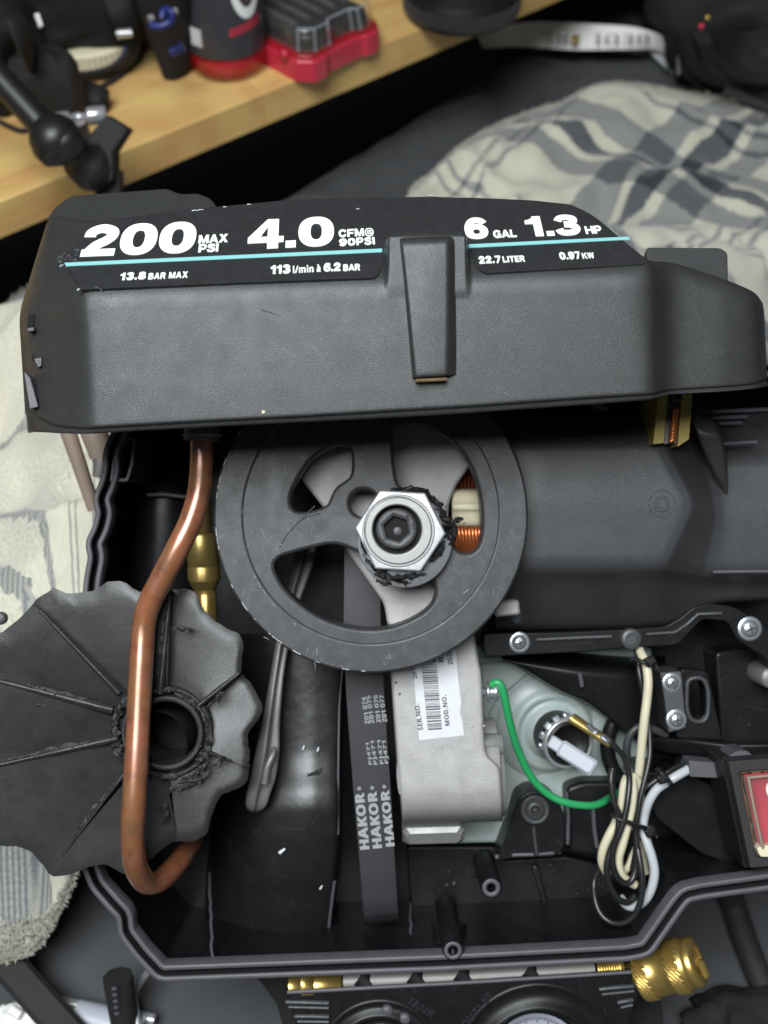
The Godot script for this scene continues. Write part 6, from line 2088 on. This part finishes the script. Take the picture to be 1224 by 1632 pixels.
func clutter() -> void:
	var h := 0.12
	# clamp with ball joint, standing at the shelf edge
	var t := thing("ball_joint_clamp", "black clamp arm with a ball joint gripping the shelf edge", "clamp", W(140, 240, h), "", true)
	var sh := Sh.new()
	var A := W(-60, 60, h + 0.12)
	var B := W(72, 205, h + 0.075)
	sh.tube(PackedVector3Array([A, A.lerp(B, 0.5), A.lerp(B, 0.9), B]), 0.0105, 16)
	sh.lathe(B, B - A, [[0.0125, -0.004], [0.017, 0.002], [0.02, 0.01], [0.019, 0.02], [0.012, 0.026], [0, 0.026]], 28)
	obj("arm", sh, M.black, t)
	var C := W(103, 226, h + 0.07)
	sh = Sh.new()
	var prof := []
	for k in 17:
		var a := PI * k / 16.0 - PI / 2
		prof.append([cos(a) * 0.0145, sin(a) * 0.0145])
	sh.lathe(C, Vector3(1, 0.2, 0.1), prof, 32)
	obj("ball", sh, M.black, t)
	sh = Sh.new()
	var Dd := W(124, 246, h + 0.055)
	sh.lathe(C, Dd - C, [[0.009, 0.012], [0.009, 0.022], [0.017, 0.024], [0.018, 0.04], [0, 0.04]], 24)
	obj("neck", sh, M.black, t)
	sh = Sh.new()
	var fz := (CAMP - Dd).normalized()
	var fx := MB.x
	var bs := Basis(fx, fz.cross(fx), fz).orthonormalized()
	plate(sh, pp([-0.012, -0.018, 0.004, -0.026, 0.020, -0.016, 0.022, 0.004, 0.034, 0.020, 0.018, 0.030, 0.002, 0.014, -0.008, 0.008]), [], 0.008, -0.014, 0.002, Transform3D(bs, W(140, 250, h + 0.045)))
	obj("jaw", sh, M.black_matte, t)
	sh = Sh.new()
	plate(sh, pp([-0.004, -0.034, 0.018, -0.032, 0.02, 0.0, 0.004, 0.002]), [], 0.006, -0.01, 0.002, Transform3D(bs, W(152, 272, h + 0.03)))
	obj("lower_jaw", sh, M.black_matte, t)
	# its steel thumb screw
	t = thing("thumb_screw", "chromed tommy-bar screw behind the ball joint", "screw", W(128, 205, h), "", true)
	var e0 := W(88, 191, h + 0.065)
	var e1 := W(152, 184, h + 0.065)
	sh = Sh.new()
	sh.lathe(e0, e1 - e0, [[0, 0], [0.005, 0], [0.0055, 0.001], [0.0055, 0.0115], [0.003, 0.012], [0.003, 0.024], [0.0065, 0.0245], [0.0068, 0.026], [0.0068, 0.038], [0.006, 0.039], [0, 0.039]], 24)
	obj("tommy_bar", sh, M.bright, t)
	sh = Sh.new()
	sh.tube(PackedVector3Array([W(124, 190, h + 0.064), W(134, 222, h + 0.04)]), 0.0065, 14)
	obj("stem", sh, M.steel_dull, t)
	# camera bag with straps, towering over the far corner
	t = thing("black_bag", "slumped black fabric bag with webbing straps on the shelf", "bag", W(90, 60, h), "", true)
	sh = Sh.new()
	lump(sh, W(60, -30, h + 0.06), Vector3(0.125, 0.055, 0.06), 3, 0.25)
	obj("bag_body", sh, M.bag, t)
	sh = Sh.new()
	lump(sh, W(-40, 60, h + 0.05), Vector3(0.05, 0.06, 0.06), 4, 0.25)
	obj("side_pocket", sh, M.bag, t)
	sh = Sh.new()
	sh.tube(curve3(PackedVector3Array([W(-10, -20, h + 0.14), W(18, 20, h + 0.12), W(38, 62, h + 0.1), W(52, 95, h + 0.06), W(60, 130, h + 0.03)]), 5), 0.014, 10, 1.0, true, 0.35)
	obj("webbing", sh, M.bag, t)
	sh = Sh.new()
	sh.tube(curve3(PackedVector3Array([W(178, -30, h + 0.08), W(190, 10, h + 0.07), W(208, 40, h + 0.05), W(214, 62, h + 0.03)]), 5), 0.013, 10, 1.0, true, 0.4)
	obj("webbing", sh, M.bag, t)
	sh = Sh.new()
	sh.lathe(W(150, 62, h + 0.004), Vector3.UP, [[0.036, 0], [0.040, 0.004], [0.041, 0.03], [0.038, 0.034], [0, 0.034]], 40)
	var fl := obj("lens_cap", sh, M.black, t)
	for k in 4:
		sh = Sh.new()
		sh.tube(PackedVector3Array([W(56 + k * 2, 26 + k * 5, h + 0.105), W(62 + k * 1.5, 24 + k * 5, h + 0.105)]), 0.0018, 6)
		obj("stitch", sh, M.tag, t)
	# ring-bound tape roll: cream pleated disc half hidden under the bag
	t = thing("pleated_disc", "cream pleated filter disc half hidden by the black bag", "filter", W(135, 78, h), "", true)
	sh = Sh.new()
	var rr := []
	for j in 5:
		var ring := PackedVector3Array()
		for k in 120:
			var a := TAU * k / 120
			var q: float = [0.0, 0.052, 0.052, 0.048, 0.0][j] + (0.0012 if k % 2 == 0 else 0.0)
			ring.append(W(140, 76, h) + Vector3(cos(a) * q, [0.0005, 0.0005, 0.016, 0.018, 0.018][j], sin(a) * q))
		rr.append(ring)
	sh.hard()
	sh.rows(rr, true)
	obj("pleats", sh, M.cream, t)
	# blue-edged strap loop with a metal slider
	t = thing("lanyard_strap", "blue-edged black neck strap looped over the shelf", "strap", W(160, 120, h), "", true)
	sh = Sh.new()
	var loop_ := curve3(PackedVector3Array([W(196, 30, h + 0.05), W(212, 58, h + 0.035), W(213, 78, h + 0.025), W(195, 102, h + 0.014), W(168, 116, h + 0.008), W(130, 122, h + 0.006), W(100, 114, h + 0.014), W(72, 92, h + 0.03), W(56, 86, h + 0.04)]), 6)
	sh.tube(loop_, 0.0105, 10, 1.0, true, 0.32)
	obj("webbing", sh, M.black_matte, t)
	sh = Sh.new()
	var lo := PackedVector3Array()
	for p in loop_: lo.append(p + Vector3(-0.004, 0.003, 0.004))
	sh.tube(lo.slice(6), 0.0024, 7)
	obj("blue_edge", sh, M.blue, t)
	sh = Sh.new()
	sh.tube(PackedVector3Array([W(186, 55, h + 0.05), W(210, 52, h + 0.05)]), 0.004, 10)
	obj("slider", sh, M.bright, t)
	sh = Sh.new()
	sh.tube(curve3(PackedVector3Array([W(72, 114, h + 0.03), W(86, 114, h + 0.032), W(98, 118, h + 0.03)]), 4), 0.0035, 10)
	obj("slider", sh, M.steel_dull, t)
	t = thing("thin_cable", "thin dark cable lying in a wide curve on the shelf", "cable", W(150, 145, h), "", true)
	sh = Sh.new()
	sh.tube(curve3(PackedVector3Array([W(230, 70, h + 0.004), W(222, 92, h + 0.003), W(195, 118, h + 0.003), W(160, 138, h + 0.003), W(125, 148, h + 0.003), W(80, 180, h + 0.003), W(40, 208, h + 0.003), W(0, 194, h + 0.003), W(-30, 180, h + 0.003)]), 6), 0.0022, 8)
	obj("cable", sh, M.black_matte, t)
	t = thing("strap_buckle", "black plastic buckle block standing behind the clamp", "buckle", W(90, 160, h), "", true)
	sh = Sh.new()
	lump(sh, W(75, 142, h + 0.035), Vector3(0.030, 0.036, 0.022), 8, 0.12)
	obj("block", sh, M.black_matte, t)
	sh = Sh.new()
	lump(sh, W(130, 158, h + 0.012), Vector3(0.024, 0.012, 0.016), 9, 0.2)
	obj("tab", sh, M.black_matte, t)
	# tall black pouch beside the bottle, with a blue carabiner
	t = thing("black_pouch", "tall narrow black pouch leaning beside the drink bottle", "pouch", W(275, 122, h), "", true)
	sh = Sh.new()
	var secs := []
	for q in [[200, -60, 300, 0.115], [212, 0, 300, 0.085], [232, 60, 303, 0.045], [252, 110, 304, 0.012], [258, 126, 302, 0.001]]:
		var l := W(q[0], q[1], h + q[3])
		var r := W(q[2], q[1] - 8, h + q[3])
		secs.append(round3(PackedVector3Array([l + Vector3(0, 0, -0.03), l, l.lerp(r, 0.5) + Vector3(0, 0, 0.008), r, r + Vector3(0, 0, -0.03)]), 0.008, 5))
	loft(sh, secs, 5, 1, true)
	obj("pouch_body", sh, M.bag, t)
	t = thing("blue_carabiner", "blue metal carabiner clipped to the black pouch", "carabiner", W(265, 30, h), "", true)
	sh = Sh.new()
	sh.tube(curve3(PackedVector3Array([W(240, 40, h + 0.085), W(256, 42, h + 0.085), W(272, 34, h + 0.088), W(274, 20, h + 0.095), W(262, 16, h + 0.095), W(258, 30, h + 0.09)]), 5), 0.0032, 10)
	obj("hook", sh, M.blue, t)
	sh = Sh.new()
	sh.tube(PackedVector3Array([W(236, 30, h + 0.09), W(244, 28, h + 0.09)]), 0.003, 8)
	sh.tube(PackedVector3Array([W(275, 19, h + 0.095), W(281, 17, h + 0.095)]), 0.003, 8)
	obj("pin", sh, M.bright, t)
	sh = Sh.new()
	sh.tube(curve3(PackedVector3Array([W(272, 84, h + 0.045), W(282, 80, h + 0.047), W(292, 74, h + 0.05)]), 4), 0.0045, 8)
	obj("webbing_stub", sh, M.blue, t)
	# small dark red box at the far corner
	t = thing("printed_box", "small dark red printed box under the black bag", "box", W(15, 105, h), "", true)
	sh = Sh.new()
	sh.box(Transform3D(Basis(Vector3.UP, 0.35), W(5, 112, h + 0.012)), Vector3(0.07, 0.024, 0.05), 0.001)
	obj("carton", sh, M.red_cap, t)
	sh = Sh.new()
	sh.box(Transform3D(Basis(Vector3.UP, 0.35), W(24, 118, h + 0.001)), Vector3(0.05, 0.003, 0.03))
	obj("flap", sh, M.tag, t)
	# dark backpack on the bed, far side
	t = thing("backpack", "black backpack with straps lying on the bed beyond the blanket", "backpack", W(1150, 60, BED), "", true)
	sh = Sh.new()
	lump(sh, W(1225, 10, BED + 0.06), Vector3(0.14, 0.09, 0.13), 12, 0.3)
	obj("pack_body", sh, M.bag, t)
	sh = Sh.new()
	lump(sh, W(1235, 100, BED + 0.05), Vector3(0.055, 0.05, 0.06), 14, 0.25)
	obj("side_pocket", sh, M.bag, t)
	for q in [[[1085, 40, 0.10, 1096, 80, 0.07, 1108, 108, 0.05, 1140, 128, 0.035, 1200, 142, 0.03, 1260, 150, 0.03], 0.016], [[1075, 60, 0.05, 1092, 105, 0.03, 1120, 132, 0.022, 1150, 146, 0.018, 1165, 152, 0.016], 0.01], [[1120, 60, 0.12, 1140, 98, 0.09, 1180, 120, 0.07, 1240, 126, 0.06], 0.014]]:
		var l := PackedVector3Array()
		for i in range(0, q[0].size(), 3): l.append(W(q[0][i], q[0][i + 1], BED + q[0][i + 2]))
		sh = Sh.new()
		sh.tube(curve3(l, 5), q[1], 10, 1.0, true, 0.4)
		obj("strap", sh, M.bag, t)
	for q in [[1128, 28, "brass"], [1118, 42, "red"]]:
		sh = Sh.new()
		sh.lathe(W(q[0], q[1], BED + 0.165), Vector3(0, 0.3, 1), [[0.0028, 0], [0.0024, 0.0015], [0, 0.002]], 14)
		obj("zip_pull", sh, M[q[2]], t)
	t = thing("clear_wrapper", "strip of clear plastic film at the far edge of the blanket", "wrapper", W(1190, 165, BED), "", true)
	sh = Sh.new()
	secs = []
	for q in [[1160, 134, 1150, 150], [1180, 144, 1172, 160], [1205, 156, 1200, 170], [1240, 170, 1236, 184]]:
		secs.append(PackedVector3Array([W(q[0], q[1], BED + 0.055), W((q[0] + q[2]) / 2, (q[1] + q[3]) / 2, BED + 0.062), W(q[2], q[3], BED + 0.055)]))
	loft(sh, secs, 4, 1, false)
	obj("film", sh, M.clear, t)
	# wooden slat and parts between blanket and housing
	t = thing("wood_stick", "pale wooden stick poking up beside the housing", "stick", W(150, 800, BED + 0.06), "", true)
	sh = Sh.new()
	sh.tube(PackedVector3Array([P(106, 680, -82) , P(128, 745, -86), P(150, 812, -92)]), 0.0045, 8, 0.8)
	sh.st.generate_normals()
	var mi := MeshInstance3D.new()
	mi.name = "stick_body"
	mi.mesh = sh.st.commit()
	mi.material_override = M.tan
	t.add_child(mi, true)
	mi.transform = Transform3D(Basis(), t.position).affine_inverse() * Transform3D(MB, MO)
	var hd := thing("hand_tool", "tan handled tool lying half under the shroud", "tool", P(160, 690, -80))
	sh = Sh.new()
	sh.tube(curve3(pz([138, 655, -84, 150, 690, -84, 158, 712, -85, 162, 728, -86]), 4), 0.0075, 12, 0.85)
	obj("grip", sh, M.tan, hd)
	sh = Sh.new()
	sh.tube(pz([160, 728, -84, 161, 742, -84, 158, 760, -85]), 0.0045, 10, 0.8)
	obj("ferrule", sh, M.steel_dull, hd)
	# cream cable glimpsed under the shroud
	var cw := thing("pale_cable", "pale cable end glimpsed between shroud and motor cover", "cable", P(955, 650, -100))
	sh = Sh.new()
	sh.tube(pz([936, 630, -60, 950, 645, -60, 966, 662, -62, 985, 680, -66]), 0.0032, 10)
	obj("cable", sh, M.cream_wire, cw)
	var cr := thing("inner_bracket", "thin ribbed black bracket behind the motor cover", "bracket", P(1160, 690, -90))
	sh = Sh.new()
	for q in [[1110, 658, 1230, 652], [1120, 668, 1190, 664], [1130, 676, 1180, 674]]:
		sh.tube(pz([q[0], q[1], -70, q[2], q[3], -72]), 0.0012, 6)
	obj("ribs", sh, M.rim, cr)
	sh = Sh.new()
	px_plate(sh, pp([1085, 660, 1300, 645, 1300, 720, 1090, 720]), [], -74, -80, 0.001)
	obj("panel", sh, M.tray, cr)
	sh = Sh.new()
	px_plate(sh, pp([820, 600, 1110, 600, 1110, 700, 820, 700]), [], -84, -90, 0.001)
	obj("rear_panel", sh, M.tray, cr)
	# tools at the near corner of the bed
	t = thing("folding_rod", "matte black square rod lying across the sheet corner", "rod", W(45, 1570, BED), "", true)
	sh = Sh.new()
	var ra := W(-40, 1478, BED + 0.034)
	var rb := W(135, 1676, BED + 0.02)
	var rd := (rb - ra).normalized()
	var rs := rd.cross(Vector3.UP).normalized()
	sh.box(Transform3D(Basis(rd, rs.cross(rd), rs), (ra + rb) / 2), Vector3(ra.distance_to(rb), 0.012, 0.018), 0.0025)
	obj("shaft", sh, M.black_matte, t)
	t = thing("screwdriver", "chromed screwdriver lying on the dark sheet", "screwdriver", W(150, 1610, BED), "", true)
	sh = Sh.new()
	sh.tube(PackedVector3Array([W(66, 1592, BED + 0.012), W(110, 1600, BED + 0.012), W(190, 1614, BED + 0.012), W(247, 1625, BED + 0.012)]), 0.0034, 12)
	obj("blade", sh, M.bright, t)
	sh = Sh.new()
	sh.tube(PackedVector3Array([W(88, 1616, BED + 0.009), W(124, 1622, BED + 0.009)]), 0.0062, 14)
	obj("ferrule", sh, M.galvanised, t)
	sh = Sh.new()
	sh.tube(PackedVector3Array([W(122, 1621, BED + 0.011), W(190, 1636, BED + 0.011), W(230, 1644, BED + 0.011)]), 0.0095, 14)
	obj("handle", sh, M.nylon, t)
	t = thing("grip_clamp", "small black spring clamp standing on the sheet", "clamp", W(195, 1590, BED), "", true)
	sh = Sh.new()
	sh.tube(PackedVector3Array([W(188, 1556, BED + 0.045), W(192, 1590, BED + 0.034), W(198, 1625, BED + 0.022), W(202, 1660, BED + 0.01)]), 0.0085, 8, 0.9)
	obj("grip", sh, M.black_matte, t)
	for k in 5:
		sh = Sh.new()
		sh.tube(PackedVector3Array([W(180 + k, 1576 + k * 10, BED + 0.052 - k * 0.004), W(186 + k, 1575 + k * 10, BED + 0.053 - k * 0.004)]), 0.0011, 5)
		obj("grip_rib", sh, M.rim, t)
	sh = Sh.new()
	sh.tube(PackedVector3Array([W(208, 1574, BED + 0.03), W(214, 1600, BED + 0.025), W(222, 1640, BED + 0.02)]), 0.0022, 8)
	obj("spring_wire", sh, M.bright, t)
	t = thing("hex_key", "thin steel hex key leaning against the housing", "hex key", W(222, 1570, BED), "", true)
	sh = Sh.new()
	sh.tube(PackedVector3Array([W(236, 1548, BED + 0.03), W(226, 1562, BED + 0.024), W(214, 1582, BED + 0.018)]), 0.0021, 6)
	obj("key_shaft", sh, M.bright, t)
	t = thing("foam_ball", "pale crumpled tissue at the corner of the bed", "tissue", W(35, 1640, BED), "", true)
	sh = Sh.new()
	lump(sh, W(36, 1640, BED + 0.012), Vector3(0.018, 0.012, 0.014), 22, 0.35)
	obj("tissue_wad", sh, M.tag, t)
	sh = Sh.new()
	sh.tube(PackedVector3Array([W(18, 1609, BED + 0.026), W(34, 1619, BED + 0.026)]), 0.0028, 8)
	obj("corner_fold", sh, M.tag, t)
	# small thing at the blanket's edge
	t = thing("terminal_lug", "tiny steel terminal poking past the fan wheel edge", "terminal", P(3, 985, -20))
	sh = Sh.new()
	sh.lathe(P(3, 985, -22), Vector3(0, 0, 1), [[0, 0], [0.003, 0], [0.003, 0.003], [0.0015, 0.0035], [0, 0.0035]], 14)
	obj("lug", sh, M.bolt, t)
	# power cord over the sheet
	t = thing("power_cord", "thick black power cord running down the sheet beside the coupler", "cord", W(1190, 1500, BED), "", true)
	sh = Sh.new()
	sh.tube(curve3(PackedVector3Array([W(1150, 1395, BED + 0.03), W(1168, 1440, BED + 0.012), W(1184, 1490, BED + 0.009), W(1205, 1545, BED + 0.009), W(1230, 1600, BED + 0.009), W(1260, 1660, BED + 0.009)]), 6), 0.0075, 12)
	obj("cable", sh, M.black_matte, t)
	t = thing("dark_sack", "black fur-edged sack corner lying on the sheet", "sack", W(1215, 1640, BED), "", true)
	sh = Sh.new()
	lump(sh, W(1235, 1662, BED + 0.01), Vector3(0.05, 0.016, 0.03), 33, 0.35)
	obj("sack_body", sh, M.bag, t)

func lump(sh: Sh, c: Vector3, s: Vector3, seed_: int, rough: float) -> void:   # soft crumpled body
	var n := FastNoiseLite.new()
	n.seed = seed_; n.frequency = 0.9; n.fractal_octaves = 4
	var rr := []
	for i in 25:
		var row := PackedVector3Array()
		var th := PI * i / 24.0
		for j in 40:
			var ph := TAU * j / 40.0
			var d := Vector3(sin(th) * cos(ph), cos(th), sin(th) * sin(ph))
			var q := Vector3(signf(d.x) * pow(absf(d.x), 0.75), signf(d.y) * pow(absf(d.y), 0.75), signf(d.z) * pow(absf(d.z), 0.75))
			var k := 1.0 + rough * n.get_noise_3dv(d * 1.6)
			row.append(c + q * s * k)
		rr.append(row)
	sh.soft()
	sh.rows(rr, true)

func struct(called: String, sh: Sh, m: Material) -> void:
	var o := obj(called, sh, m, self)
	o.set_meta("kind", "structure")

func room() -> void:
	var sh := Sh.new()
	sh.box(Transform3D(Basis(), Vector3(0, -0.56, -0.8)), Vector3(6, 0.04, 6))
	struct("floor", sh, M.wall)
	sh = Sh.new()
	sh.box(Transform3D(Basis(), Vector3(0, 0.9, -2.3)), Vector3(6, 2.9, 0.04))
	struct("wall", sh, M.wall)

func _ready() -> void:
	rng.seed = 1
	MB = Basis(Vector3.RIGHT, deg_to_rad(-PITCH))
	MO = CAMP - MB.z * D0
	# camera
	var cam := Camera3D.new()
	cam.name = "camera"
	var ca := CameraAttributesPhysical.new()
	ca.frustum_focal_length = 12.0 / T
	ca.frustum_focus_distance = 0.455
	ca.frustum_near = 0.02
	ca.frustum_far = 30.0
	ca.exposure_aperture = 6.4
	cam.attributes = ca
	cam.transform = Transform3D(MB, CAMP)
	add_child(cam)
	# surroundings: a dim room
	var we := WorldEnvironment.new()
	we.name = "environment"
	var env := Environment.new()
	env.background_mode = Environment.BG_COLOR
	env.background_color = Color(0.62, 0.66, 0.7)
	env.background_energy_multiplier = 0.16
	env.tonemap_mode = Environment.TONE_MAPPER_LINEAR
	env.tonemap_exposure = 1.0
	env.sdfgi_enabled = true; env.ssao_enabled = true; env.ssil_enabled = true
	we.environment = env
	add_child(we)
	# the room's ceiling lamp, above and behind the one who looks
	lamp(Vector3(-0.30, 1.72, 0.24), MO, Vector2(0.95, 0.8), 5.2, Color(0.97, 0.99, 1.0))
	materials()
	mat("tag_fleece", lin(0.5, 0.49, 0.42), 0.95)
	room()
	bed()
	blanket()
	housing()
	shelf()
	motor_cover()
	crankcase()
	pulley()
	shroud()
	fan_wheel()
	pipe_and_friends()
	tank_and_wires()
	switch_and_console()
	slot_bracket()
	debris()
	stator()
	terminal()
	clutter()

func lamp(at: Vector3, to: Vector3, size: Vector2, energy: float, col: Color) -> void:
	var l := AreaLight3D.new()
	l.name = "ceiling_lamp"
	add_child(l)
	l.look_at_from_position(at, to, Vector3(0, 0, -1))
	l.area_size = size
	l.light_energy = energy
	l.light_color = col
	l.shadow_enabled = true
	l.area_range = 8.0
